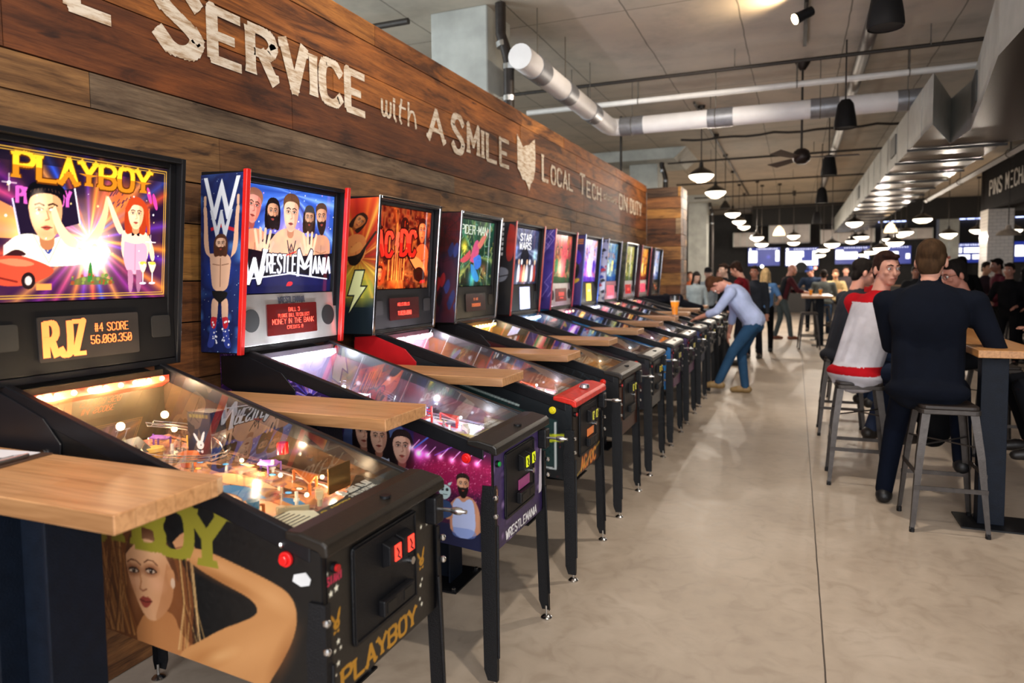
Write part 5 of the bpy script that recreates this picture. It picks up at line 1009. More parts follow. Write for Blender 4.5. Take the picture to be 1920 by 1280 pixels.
    if near:
        for k in range(9):
            p, y = [(.34, -.2), (.45, .19), (.52, -.1), (.6, .2), (.62, -.21), (.86, -.16), (.9, .14), (.78, .2), (.42, .05)][k]
            pl = [(p+rg.uniform(.02, .06)*cos(a), y+rg.uniform(.015, .045)*sin(a)) for a in (0, 1.1, 2.1, 3.2, 4.3, 5.3)]; h = .022+.014*rg.random(); n = 6
            o = PM(); o.add([PF(a, b, h) for a, b in pl]+[PF(a, b, h+.003) for a, b in pl], [tuple(range(n)), tuple(range(n, 2*n))]+[(q, (q+1) % n, n+(q+1) % n, n+q) for q in range(n)])
            for a, b in pl[::2]: o.cyl(PF(a, b), PF(a, b, h+.006), .0035, n=6)
            o.build('plastic', [fm(c1), fm(c2), fm(c3), CLEAR, fm('e8dcc8')][k % 5], pf)
        for k in range(12):
            p, y = .2+.06*k, rg.uniform(-.22, .2); o = PM(); o.cyl(PF(p, y), PF(p, y, .04), .005, n=8); o.cyl(PF(p, y, .012), PF(p, y, .018), .009, n=10); o.build('post', STEEL() if k % 2 else fm('f0e8d8'), pf)
        for k in range(9 if i == 0 else 6):
            p, y = [(.9, .2), (.86, -.02), (.25, .2), (.3, -.21), (.55, .16), (.66, -.17), (.19, .05), (.47, -.15), (.36, .13)][k]; PM().sphere(PF(p, y, .05 if k < 2 else .022), .011 if k < 2 else .007, 8).build('bulb', sp.get('bulb', BULB), pf)
        # wire ramps
        for k, (path, col) in enumerate([([(.95, -.18), (.8, -.2), (.6, -.16), (.45, -.2), (.3, -.235), (.2, -.235)], STEEL()), ([(.9, .1), (.78, .18), (.6, .14), (.5, .05), (.56, -.05), (.7, -.12), (.8, -.02)], STEEL() if i == 0 else CLEAR)]):
            pts = chaikin(path, 2); o = PM()
            for dy, dh in ((-.011, 0), (.011, 0), (-.016, .012), (.016, .012)): o.tube([PF(p, y+dy, .085+dh-.03*(q/len(pts))) for q, (p, y) in enumerate(pts)], .0022, 5)
            for q in range(0, len(pts), 3):
                p, y = pts[q]; h = .085-.03*(q/len(pts)); o.tube([PF(p, y-.016, h+.012), PF(p, y-.008, h-.003), PF(p, y+.008, h-.003), PF(p, y+.016, h+.012)], .0018, 5)
            o.build('wire_ramp', col, pf, smooth=True)
    if i == 0:
        b = PM().box(-1.90, -1.80, .13, .20, .94, 1.11).build('black_tower', pm('black tower', '141420', .2, coat=.5), pf, bevel=.003)
        A = Art(0, .1, 0, .17, 500, '181826'); rabbit(A, .055, .06, .036, 'd8dce8', 1); A.text('======', .01, .15, .012, 'b8a020', .25, fit=.08); pgrid('tower_print', A, lambda X, Z: np.stack([-1.90+X, np.full_like(X, .1288), .94+Z], 1), print_matte, b)
        o = PM(); o.lathe([(.0001, .036), (.018, .036), (.019, .0), (.017, 0)], PF(.40, .19, .07), 16); o.build('red_cap', fm('d81c1c'), pf, smooth=True)
        o = PM(); o.lathe([(.018, 0), (.018, .036), (.0001, .036)], PF(.22, -.14, .02), 16); o.build('blue_cap', fm('1c80a8'), pf, smooth=True)
        o = PM(); o.box(-1.30, -1.296, .09, .2, .9, .98); o.build('gold_ramp_wall', pm('brass sheet', 'c8a060', .25, .9), pf)
        b = PM(); b.add([(-2.0, -.1, 1.04), (-2.0, .02, 1.04), (-1.93, .02, 1.0), (-1.93, -.1, 1.0)], [(0, 1, 2, 3)]); b = b.build('target_sign', pm('dark sign', '1c1c20', .3), pf); 
        o = PM(); o.cyl((-1.96, -.04, .95), (-1.96, -.04, 1.02), .004, n=6); o.build('sign_post', STEEL(), b)
        o = PM(); o.lathe([(.07, -.02), (.072, .02), (.07, .02), (.068, -.02)], (-1.97, .07, 1.0), 24); o.build('clear_bowl', CLEAR, pf, smooth=True)
        PM().sphere((-2.03, -.02, 1.08), .014, 10).build('ball_bulb', BULB, pf); PM().sphere((-1.97, .1, 1.10), .013, 10).build('ball_bulb', BULB, pf)
    if i == 1:
        b = PM(); b.prism([(.02, 0), (.1, 0), (.09, .02), (.06, .045), (.035, .02)], -2.02, -2.0, 'x'); b.v = [(v[0], v[1], v[2]+1.02) for v in b.v]; b.build('gold_figure', fm('c8a040'), pf, bevel=.002)
        o = PM(); o.box(-1.7, -1.5, -.06, .10, .93, .934); 
        for a, b_ in ((-1.7, -.06), (-1.5, -.06), (-1.7, .1), (-1.5, .1)): o.cyl((a, b_, .9), (a, b_, .98), .005, n=8)
        for h in (.95, .965): o.tube([(-1.7, -.06, h), (-1.5, -.06, h), (-1.5, .1, h), (-1.7, .1, h)], .0025, 5, close=True)
        o.build('mini_ring', fm('d83030'), pf)
    # coin door
    d = PM(); d.prism(rrect(-.17, .15, .605, .872, .018), -1.038, -1.030, 'x'); d = d.build('coin_door', dbl, t, bevel=.003)
    o = PM(); 
    for s_ in ((-.165, -.158, .612, .865), (.138, .145, .612, .865)): o.box(-1.030, -1.027, *s_)
    o.box(-1.030, -1.027, -.158, .138, .612, .619); o.box(-1.030, -1.027, -.158, .138, .858, .865); o.build('door_frame', blk, d, bevel=.0015)
    sl = sp.get('slot', 'b8a860')
    for k, y in enumerate((-.005, .065)):
        o = PM(); o.prism([(-1.03, .765), (-1.005, .775), (-1.005, .825), (-1.03, .835)], y-.03, y+.03); h = o.build('slot_housing', blk, d, bevel=.002)
        PM().box(-1.006, -1.002, y-.006, y+.024, .778, .822).build('coin_slot', pm('lit coin slot '+sl, sl, .3, emit=1.1 if i == 0 else .25, var=.05), h)
        o = PM(); o.tube([(-1.0015, y, .815), (-1.0015, y+.01, .80), (-1.0015, y+.004, .79), (-1.0015, y+.016, .782)], .003, 5); o.build('slot_mark', blk, h)
    o = PM(); o.box(-1.03, -1.008, -.06, .098, .64, .685); tr_ = o.build('coin_return', blk, d, bevel=.004)
    for y in (-.025, .06): PM().box(-1.0085, -1.0065, y-.022, y+.022, .648, .676).build('return_flap', pm('dark recess', '060607', .5), tr_)
    PM().cyl((-1.03, .105, .735), (-1.016, .105, .735), .011, n=14).build('lock', STEEL(), d)
    if sp.get('doorcard'): PM().box(-1.029, -1.026, -.04, .08, .69, .73).build('door_card', pm('door card '+sp['doorcard'], sp['doorcard'], .4, emit=.15), d)
    for y, z in ((-.1, .885), (.0, .888), (.09, .885)): PM().cyl((-1.038, y, z), (-1.034, y, z), .005, n=10).build('bolt', blk, t)
    # plunger, start button, flipper buttons
    h = PM().box(-1.04, -1.0, .215, .268, .80, .885).build('plunger_housing', blk, t, bevel=.006)
    o = PM(); o.cyl((-1.0, .242, .845), (-.955, .242, .845), .006, n=10); o.lathe([(.0001, -.05), (.009, -.05), (.012, -.035), (.011, -.02), (.006, -.012), (.006, 0)], (-.91, .242, .845), 14, axis='x'); o.v = [(v[0] if v[0] < -1 or v[0] > -.9 or True else v[0], v[1], v[2]) for v in o.v]; o.build('plunger_rod', STEEL(), h, smooth=True)
    sb = PM(); sb.cyl((-1.038, -.238, .848), (-1.028, -.238, .848), .013, n=16); sb = sb.build('start_button_ring', blk, t); PM().cyl((-1.03, -.238, .848), (-1.022, -.238, .848), .009, n=14).build('start_button', pm('start '+sp.get('start', 'c81c1c'), sp.get('start', 'a81c1c'), .3, emit=.05), sb)
    bc_ = sp.get('button', 'd81c1c')
    if bc_:
        o = PM(); o.cyl((-1.14, -.2825, .872), (-1.14, -.292, .872), .019, n=20); o = o.build('flipper_button_collar', pm('collar '+bc_, bc_, .3, var=.05), t, bevel=.002); PM().cyl((-1.14, -.29, .872), (-1.14, -.301, .872), .012, n=18).build('flipper_button', pm('button '+bc_, bc_, .25, var=.05), o, bevel=.002)
    if i == 0:
        o = PM(); o.sphere((-1.155, -.284, .905), .008, 8); o.build('steel_stud', STEEL(), t)
        A_ = PM(); A_.prism([(-1.12, .835), (-1.085, .845), (-1.07, .83), (-1.075, .815), (-1.10, .808), (-1.125, .818)], -.2835, -.282); A_.build('torn_sticker', pm('torn white sticker', 'c8c8c8', .7), t)
    # legs
    for fx, fy in ((-1.04, -1), (-1.04, 1), (-2.28, -1), (-2.28, 1)):
        front = fx > -1.5; s = 1 if front else -1; top = .775 if front else .80
        xk, yk = fx+.012*s, fy*.288; xf_, yf_ = fx+(.022 if front else -.02), fy*.305
        o = PM(); w = .052
        # an L-shaped pressed leg: two wings meeting at the corner, tapering to the foot
        def wing(dx, dy, th):
            P = []
            for (z, k) in ((top, .9), (top-.12, 1.1), (.075, 1.0), (.035, .72)):
                f_k = (top-z)/(top-.035); cx, cy = xk+(xf_-xk)*f_k, yk+(yf_-yk)*f_k
                P.append([(cx, cy, z), (cx-dx*w*k, cy-dy*w*k, z)])
            n_ = Vector((dy, dx, 0))*th; vs = []
            for a, b in P: vs += [Vector(a), Vector(b), Vector(b)+n_, Vector(a)+n_]
            fs = [(0, 1, 2, 3), (12, 15, 14, 13)]
            for r in range(3):
                for q in range(4): fs.append((r*4+q, r*4+(q+1) % 4, (r+1)*4+(q+1) % 4, (r+1)*4+q))
            o.add(vs, fs)
        wing(s, 0, .004*-fy); wing(0, fy*.42, .004*-s)
        o.tube([(xk+(xf_-xk)*.3, yk+(yf_-yk)*.3-fy*.016, .6) if 0 else (xk+(xf_-xk)*.2+s*.002, yk-fy*.022, .62), (xf_+s*.002, yf_-fy*.016, .12)], .005, 6)
        lg = o.build('leg', dbl, t, smooth=False)
        fo = PM(); fo.lathe([(.0001, 0), (.024, 0), (.026, .006), (.018, .014), (.006, .018), (.006, .06), (.0001, .06)], (xf_-s*.014, yf_-fy*.012, 0), 16); fo.build('leveller_foot', STEEL(), lg, smooth=True)
        if front:
            for z in (.735, .665): PM().sphere((xk+.008, yk-fy*.0-(.0 if fy < 0 else 0)+fy*.004, z), .0105, 10).build('bolt', STEEL(), lg)
    # backbox
    bb = PM(); prof = lambda z: (xb(z), xf(z))
    for s in (-1, 1):
        a, b = (-.355, -.337) if s < 0 else (.337, .355)
        bb.prism([(xb(1.24), 1.24), (xf(1.24), 1.24), (xf(2.0), 2.0), (xb(2.0), 2.01)], a, b)
    bb.prism([(xb(2.0), 1.992), (xf(2.0)+.0, 1.982), (xf(2.0)+.0, 2.0), (xb(2.0), 2.01)], -.337, .337); bb.prism([(xb(1.24), 1.24), (xf(1.24), 1.24), (xf(1.24)-.002, 1.262), (xb(1.26), 1.262)], -.337, .337); bb.prism([(xb(1.24), 1.25), (xb(1.24)+.012, 1.25), (xb(2.0)+.012, 2.0), (xb(2.0), 2.0)], -.337, .337)
    for s in (-1, 1): bb.prism([(xf(1.27)-.05, 1.27), (xf(1.27)-.02, 1.27), (xf(1.98)-.03, 1.98), (xf(1.98)-.06, 1.98)], s*.337 if s < 0 else .31, -.31 if s < 0 else .337)
    bb.prism([(xf(1.95)-.06, 1.965), (xf(1.95)-.03, 1.965), (xf(1.98)-.03, 1.985), (xf(1.98)-.06, 1.985)], -.337, .337)
    bb = bb.build('backbox', pm('backbox black', '0d0d10', .5, var=.15, bump=.05, spec=.25), t, bevel=.003)
    A = Art(0, .2, 0, .75, sp.get('bres', 260)); sp['bside'](A)
    pgrid('backbox_side_art', A, lambda X, Z: np.stack([xb(1.247+Z)+(xf(1.247+Z)-xb(1.247+Z))*X/.2, np.full_like(X, -.3568), 1.245+Z], 1), print_matte, bb)
    e = sp.get('edge')
    if e:
        o = PM(); k = .02 if e[0] == 'wide' else .007; em = pm('edge '+e[1], e[1], .3, 1. if e[0] == 'chrome' else 0, .08, coat=.2) if e[0] != 'chrome' else CHROME()
        for s in (-1, 1): y = s*.346; o = PM(); o.prism([(xf(1.235)-.002, 1.235), (xf(1.235)+k, 1.235), (xf(2.0)+k, 2.008), (xf(2.0)-.002, 2.008)], y-.0115, y+.0115); o.build('edge_trim', em, bb, bevel=.003)
        if e[0] == 'chrome':
            PM().prism([(xf(2.0)-.002, 1.990), (xf(2.0)+k, 1.990), (xf(2.0)+k, 2.008), (xf(2.0)-.002, 2.008)], -.334, .334).build('edge_trim', em, bb, bevel=.003)
            PM().prism([(xf(1.24)-.002, 1.235), (xf(1.24)+k, 1.235), (xf(1.24)+k, 1.25), (xf(1.24)-.002, 1.25)], -.334, .334).build('edge_trim', em, bb, bevel=.003)
    # backglass and display panel
    A = Art(0, .66, 0, .47, sp.get('gres', 260)); sp['glass'](A)
    gm = artmat('backlit glass art %.2f' % sp.get('glow', .55), emit=sp.get('glow', .55), rough=.12, coat=.4)
    pgrid('backglass', A, lambda Y, Z: np.stack([xf(1.5+Z)-.045, (Y-.33)*.96, 1.492+Z], 1), gm, bb)
    pc = sp.get('panel', '101012'); silver = sp.get('silver')
    x0, x1, za, zb = xf(1.27)-.006, xf(1.49)-.03, 1.265, 1.488
    fpl = lambda u, v, dpt: (x0+(x1-x0)*(v-za)/(zb-za)+dpt, u, v)
    pn = PM(); n = 4; q = [(-.335, za), (.335, za), (.335, zb), (-.335, zb)]; pn.add([fpl(u, v, 0) for u, v in q]+[fpl(u, v, -.015) for u, v in q], [(0, 1, 2, 3), (7, 6, 5, 4), (0, 4, 5, 1), (1, 5, 6, 2), (2, 6, 7, 3), (3, 7, 4, 0)])
    pn = pn.build('speaker_panel', pm('panel '+pc+str(bool(silver)), pc, .3 if silver else .55, .7 if silver else 0., .1, spec=.5 if silver else .15), bb, bevel=.002)
    for s in (-1, 1):
        o = PM()
        if silver: pts = [(s*.265+.048*cos(a*pi/12), 1.375+.05*sin(a*pi/12)) for a in range(24)]
        else: pts = rrect(s*.275-.04, s*.275+.04, 1.345, 1.425, .01)
        n = len(pts); o.add([fpl(u, v, .0005) for u, v in pts]+[fpl(u, v, .004) for u, v in pts], [tuple(range(n, 2*n))]+[(k, (k+1) % n, n+(k+1) % n, n+k) for k in range(n)]); o.build('speaker_grille', pm('speaker cloth', '0d0c0d', .8), pn)
    dw, dz0, dz1 = sp.get('dmd', (.155, 1.32, 1.425))
    o = PM(); pts = rrect(-dw-.012, dw+.012, dz0-.012, dz1+.012, .006); n = len(pts); o.add([fpl(u, v, .0005) for u, v in pts]+[fpl(u, v, .006) for u, v in pts], [tuple(range(n, 2*n))]+[(k, (k+1) % n, n+(k+1) % n, n+k) for k in range(n)])
    dsp = o.build('display', pm('display bg '+sp.get('dbg', '120404'), sp.get('dbg', '1a0606'), .25, coat=.5, emit=sp.get('demit', .25)), pn)
    o = PM()
    for (txt, u, v, h, fit) in sp.get('text', []): text_mesh(o, text_polys(txt, u, v, h, .22 if h > .05 else .13, .6, .3, fit=fit), lambda a, b, c: fpl(a, b, .0065+c), .001)
    if o.v: o.build('display_lettering', sp.get('dmat', REDD), dsp)
    if sp.get('logo'):
        o = PM(); text_mesh(o, text_polys(sp['logo'], -.09, 1.445, .028, .24, .6, .2, fit=.18, serif=.2), lambda a, b, c: fpl(a, b, .001+c), .001); o.build('panel_lettering', pm('dark ink', '30303a', .5), pn)
    # light under the glass
    c = sp.get('lcol', (1, .72, .42)); k = sp.get('lpow', 1.5)
    for yy in ((-.16, 0, .16) if near else (0,)): light('playfield_light', 'POINT', (-2.09, yc+yy, 1.18), k*(1.5 if near else 3.5), c, .008)
    light('playfield_light', 'POINT', (-1.62, yc+.15, .965), k*.8, c, .006)
    light('playfield_light', 'POINT', (-1.40, yc-.12, .93), k*.5, c, .006); light('playfield_light', 'POINT', (-1.33, yc+.17, .93), k*.5, c, .006)
    return t
SP = [
 dict(label='nearest pinball machine, gold lettered cabinet with a blonde woman printed on its side', side=sa_woman, front=fa_gold, bside=sb_black, glass=bg_gold, pf=pf_gold, sres=330, fres=420, gres=480, pres=260, inner=mk_side(['3a2c20', '6a5038', '8a6a48', '1c1612']), backc='4a4030', strip='d05038',
   toys=('c86a30', '7a50a8', 'e0b050'), text=[('RJZ', -.155, 1.318, .105, .125), ('#4 SCORE', .01, 1.385, .027, .125), ('56,060,350', -.005, 1.345, .027, .15)], dmat=AMBER, dbg='2a2624', demit=.35, apron='26221c', ap1='50 JUST PLAY', ap2='PLAYBOY', slot='ff3a2a', lock='1f1a15', lpow=1.7, glow=.62, bres=60, dmd=(.165, 1.312, 1.43)),
 dict(label='red edged pinball machine with wrestlers on its glass above a silver speaker panel', side=sa_arena, front=fa_arena, bside=sb_wwe, glass=bg_ring, pf=mk_pf(['c8ccd8', 'e8e8f0', '4a5a9a', 'c83048', '8a94a8', '28304a'], 7), sres=330, fres=320, gres=460, bres=480, pres=220, inner=mk_side(['3a3a4a', '8a3040', 'a8acc0', '1a1c28', 'c84038']), backc='5a5068',
   strip='c0b8d0', bulb=LED, edge=('wide', 'c8201c'), silver=1, panel='b8b4b0', logo='WRESTLEMANIA', toys=('d83030', '3858c0', 'e8e8f0'), text=[('BALL 3', -.03, 1.405, .018, .075), ('PLUNGE BALL TO COLLECT', -.1, 1.38, .016, .215), ('MONEY IN THE BANK', -.14, 1.35, .023, .285), ('CREDITS 0', -.045, 1.325, .015, .11)], dbg='3c0606', demit=.5, card='c8b030',
   slot='d8e020', doorcard='8a3a6a', start='1c9a48', lcol=(.88, .92, 1), lpow=2.2, dmd=(.16, 1.312, 1.43), apron='6a5a48', glow=.55, hingec='101014'),
 dict(label='chrome edged pinball machine with fiery glass lettered AC/DC and a red lockdown bar', side=sa_amp, front=fa_amp, bside=sb_rock, glass=bg_rock, pf=mk_pf(['c8b8d0', 'e0d0e0', '8a6a90', 'd86040', '4a3a4a'], 9), gres=330, bres=320, res=180, inner=mk_side(['b05a30', '3a1c18', 'e8a050', '8a2a20']), backc='8a5a68', strip='b88890', bulb=LED, edge=('chrome', 'd0d0d8'),
   toys=('e85a20', 'c8c8d8', 'e8c040'), text=[('HELLS BELLS', -.08, 1.39, .018, .13), ('11,828,000', -.08, 1.335, .024, .15)], dbg='2a0406', lock='c8281c', lockbtn=1, card='c8b030', slot='b8b040', doorcard='d8763c', button='e0d020', hingec='b81820', lcol=(.95, .85, .95), lpow=1.9, apron='5a4a3c', glow=.5),
 dict(label='chrome edged pinball machine with a dark green glass titled in white, fourth along', side=sa_web, front=fa_spider, bside=sb_spider, glass=bg_web, pf=mk_pf(['a8803c', '6a4c20', 'c8a050', '3a2810', '8a6430'], 11), gres=280, bres=260, inner=mk_side(['8a6a30', '3a2c14', 'c89848', '5a3c18']), backc='a07838', strip='d8a050', edge=('chrome', 'd0d0d8'),
   toys=('a04028', 'c8a040', '8a3030'), text=[('= ==', -.04, 1.385, .02, .07), ('======', -.07, 1.34, .026, .14)], dmat=AMBER, dbg='0c0806', slot='b8b040', button='e02818', lcol=(1, .74, .42), lpow=1.4, apron='6a5c48', glow=.5, cab='0a0a0c', lock='27211c'),
 dict(label='fifth pinball machine, red edged, with a pale lit poster instead of a dot display', side=mk_side(['0a0c14', '1a2c3a', '5a1410', '101418', '7a1c14'], 5), front=mk_front(['14181c', '2a3a44', '101214']), bside=sb_trooper, glass=bg_space, pf=mk_pf(['2a3c4a', '5a7080', '14202a', 'b03838', '8aa0b0'], 13), gres=230, bres=220, backc='5a8ab0', strip='b0e0ff', bulb=LED, edge=('narrow', 'a83028'),
   text=[('=== ====', -.055, 1.39, .022, .11), ('======', -.045, 1.35, .02, .09)], dmat=pm('orange lit words', 'e89838', .5, emit=1.2, var=0), dbg='b8bce8', demit=.9, dmd=(.10, 1.29, 1.455), slot='c8b040', button='c83020', lcol=(.7, .88, 1), lpow=1.2, apron='4a3c30', glow=.5, lock='27211c'),
 dict(label='sixth pinball machine, purple side with pale lightning streaks and round speakers beside a red display', side=mk_side(['1c7ab8', '2a9ad8', '0c3c6a', '8a5ab0'], 6), front=mk_front(['4a1c4a', '8a3a7a', '20102a']), bside=sb_bolts, glass=mk_bg(['1c4a30', 'c83048', 'e8a040', '3a7a50', 'ff7060', 'e8d0a0'], '', 'ffffff', 3, 'd84058'), pf=mk_pf(['6a3a5a', 'a86aa0', '2a1c30', 'd88a60'], 15), gres=200, bres=180, backc='a04a70', strip='e060a0', edge=('narrow', 'b02840'), silver=1, panel='b0acaa',
   text=[('=====', -.08, 1.36, .04, .16), ('=====', -.05, 1.335, .015, .1)], dbg='4a0a0c', demit=.6, lcol=(.9, .6, .9), lpow=1., apron='5a4c50', lock='221e1c'),
 dict(label='seventh pinball machine, violet hooded figure on its backbox side above a yellow lit card', side=mk_side(['2a1c3a', '6a3a8a', '0c0c14', '3a2c80'], 7), front=mk_front(['3a1c3a', 'a04a8a', '14101c']), bside=sb_hood, glass=mk_bg(['4a28b0', 'f0e8ff', 'ff9a30', '6a50e0', 'ffffff', 'ff4a70'], '', 'ffe060', 5, 'e8e0ff'), pf=mk_pf(['8a90b0', 'd8dcf0', '3a3c5a'], 17), gres=170, bres=170, backc='c0c0e0', strip='ffffff', bulb=LED, edge=('narrow', '4a6ab8'),
   text=[('=====', -.05, 1.38, .025, .1)], dmat=pm('white lit words', 'fff0c8', .5, emit=1.4, var=0), dbg='d8a030', demit=1.0, dmd=(.08, 1.29, 1.46), lcol=(.85, .88, 1), lpow=3.0, apron='7a5c40', lock='27211c', near=1),
 dict(label='eighth pinball machine, white backbox side covered in black and blue shards with a pink panel', side=mk_side(['0c0c10', '2a3a8a', '1c1c28', '0c5a9a'], 8), front=mk_front(['101014', '3a5a9a', '14141c']), bside=sb_zig, glass=mk_bg(['1c4a9a', '3a8ad8', 'f0d040', 'a8d8f0', '0c2a5a', 'ffe880'], '', 'ffe060', 8), pf=mk_pf(['3a3c44', '6a6c74', '1c1c20'], 19), gres=150, bres=160, panel='c88a98', edge=('narrow', '8a8aa0'), text=[('====', -.06, 1.35, .03, .12)], dbg='d05060', demit=.8, lcol=(.8, .85, 1), lpow=.8, lock='2a2624'),
 dict(label='ninth pinball machine, yellow green backglass, played by the man in pale blue', side=mk_side(['0c0c10', '28202a'], 9), front=mk_front(['0e0c0c', '3a2420']), bside=sb_plain('2a2c20', '5a5a40'), glass=mk_bg(['4a5a28', 'd8d880', '8a6a30', 'f0e8a0', '2c3018'], '', 'fff0a0', 10), pf=mk_pf(['4a3c50', '8a6a90', '201c28'], 21), gres=130, bres=130, silver=1, panel='a8a4a0', edge=('chrome', '0'), text=[('====', -.06, 1.35, .035, .12)], dbg='8a0c10', demit=.9, lcol=(.9, .6, .9), lpow=.8),
 dict(label='tenth pinball machine, red and yellow backglass above a pink lit display', side=mk_side(['0c0c10', '281c1a'], 10), front=mk_front(['0e0c0c', '2a1a18']), bside=sb_plain('6a1418', '2a0c10'), glass=mk_bg(['5a1010', 'ffd040', 'c82820', 'ffa030', 'ffe880'], '', 'fff0a0', 12), pf=mk_pf(['30242c', '5a4048'], 23), gres=120, bres=120, silver=1, panel='b0a8a8', edge=('narrow', 'b03a4a'), text=[('====', -.06, 1.35, .035, .12)], dbg='d83a58', demit=.9, lpow=.6),
 dict(label='eleventh and last pinball machine, blue backglass against the plank return wall', side=mk_side(['0c0c10', '1c1c28'], 11), front=mk_front(['0c0c0e', '24242c']), bside=sb_plain('2a1418', '3a2a4a'), glass=mk_bg(['28487a', 'd8e0f0', '3a6ac8', '8a3030', 'c8d8ff'], '', 'ffffff', 14), pf=mk_pf(['202028', '404050'], 25), gres=110, bres=110, edge=('chrome', '0'), text=[('===', -.1, 1.37, .03, .09), ('===', .0, 1.33, .03, .1)], dmat=AMBER, dbg='1a100c', lpow=.5)]
for i, sp in enumerate(SP): machine(i, sp, 2 if i < 5 else 1)

# ---------------------------------------------------------------- drink ledges between the machines
OAK = woodmat('butcher block ledge', 'c4905f', 'd09e70', 'X', .05)
LL = ['nearest wooden drink ledge, bottom left, clipboard lying on it', 'wooden drink ledge between the gold lettered machine and the wrestling machine', 'wooden drink ledge between the second and third pinball machines', 'wooden drink ledge between the third and fourth pinball machines',
  'wooden drink ledge between the fourth and fifth pinball machines', 'wooden drink ledge between the fifth and sixth pinball machines', 'wooden drink ledge between the sixth and seventh pinball machines', 'wooden drink ledge with the full beer glass standing on it', 'wooden drink ledge just left of the leaning man', 'wooden drink ledge in front of the leaning man, behind his hand', 'last wooden drink ledge before the plank return wall']
def board(mb, x0, x1, y0, y1, z0, z1): mb.prism([(x0, y0), (x1, y0), (x1, y1-.03), (x1-.012, y1), (x0, y1)], z0, z1, 'z'); return mb
for i in range(11):
    e = empty('drink_ledge', (-1.6, i+1.11, 0), LL[i], 'ledge table', 'wooden drink ledges between the machines')
    board(MB(), -.74, .335, -.15, .15, 1.038, 1.08).build('ledge_top', OAK, e, bevel=.003)
    # two flanged steel sections form the post
    mb = MB(); mb.box(-.21, .015, -.1, .1, 1.015, 1.038); mb.box(-.20, -.19, -.07, .07, .008, 1.015); mb.box(-.01, .0, -.07, .07, .008, 1.015); mb.box(-.19, -.01, -.005, .005, .008, 1.015)
    mb.build('post', NAVY(), e, bevel=.002)
    b = MB().box(-.27, .075, -.155, .155, 0, .008).build('base_plate', DBL(), e)
    if i < 5:
        for x, y in ((.05, .13), (.05, -.13), (-.24, .13), (-.24, -.13)): MB().cyl((x, y, .008), (x, y, .018), .011, n=6).build('anchor_bolt', STEEL(), b)
clip = empty('clipboard', (-2.0, 1.13, 1.0805), 'white paper on a clipboard, lying on the nearest drink ledge', 'clipboard', rz=.12)
MB().box(-.17, .135, -.11, .11, 0, .004).build('board', pm('brown hardboard', '4a3324', .6), clip, bevel=.001)
MB().box(-.16, .10, -.102, .102, .0042, .0056).build('paper', pm('white paper', 'eceaf0', .7, var=.03), clip)
mb = MB(); mb.cyl((.12, -.05, .012), (.12, .05, .012), .006, n=8); mb.tube([(.12, -.05, .012), (.10, -.055, .01), (.075, -.045, .008), (.075, .045, .008), (.10, .055, .01), (.12, .05, .012)], .0025, 6); mb.build('clip', STEEL(), clip)
mb = MB()
for k in range(6): mb.box(-.10+.03*k, -.088+.03*k, -.06, .05-.01*(k % 3), .0057, .0059)
mb.build('print', pm('grey ink', '77777c', .8), clip)
def beer(x, y, z, lab, h=.19, r=.043, col='d8801c', fill=.72, dark=False):
    e = empty('beer_glass', (x, y, z), lab, 'beer glass')
    MB().lathe([(.0001, .001), (r*.62, .001), (r*.66, .02), (r*.70, h*.4), (r*1.0, h*.8), (r, h), (r-.003, h), (r-.003, h*.8), (r*.66, h*.4), (r*.58, .02), (.0001, .018)], n=24).build('glass', glassmat('drinking glass', (.96, .96, .96), .03, 1.5, 1.5), e, smooth=True)
    MB().lathe([(.0001, .02), (r*.57, .021), (r*.65, h*.4), (r*.93, h*.8*fill/.8 if fill < .8 else h*.8), (.0001, h*.8*fill/.8 if fill < .8 else h*.8)], n=20).build('beer', pm('beer '+col, col, .15, emit=0. if dark else .35, var=.1), e, smooth=True)
    MB().lathe([(.0001, h*fill), (r*.93, h*fill), (r*.97, h*fill+.012), (.0001, h*fill+.012)], n=20).build('foam', pm('beer foam', 'e8dcc0', .8), e); return e
beer(-1.29, 8.12, 1.0805, 'tall glass of amber beer standing on a drink ledge left of the leaning man', .235, .055)
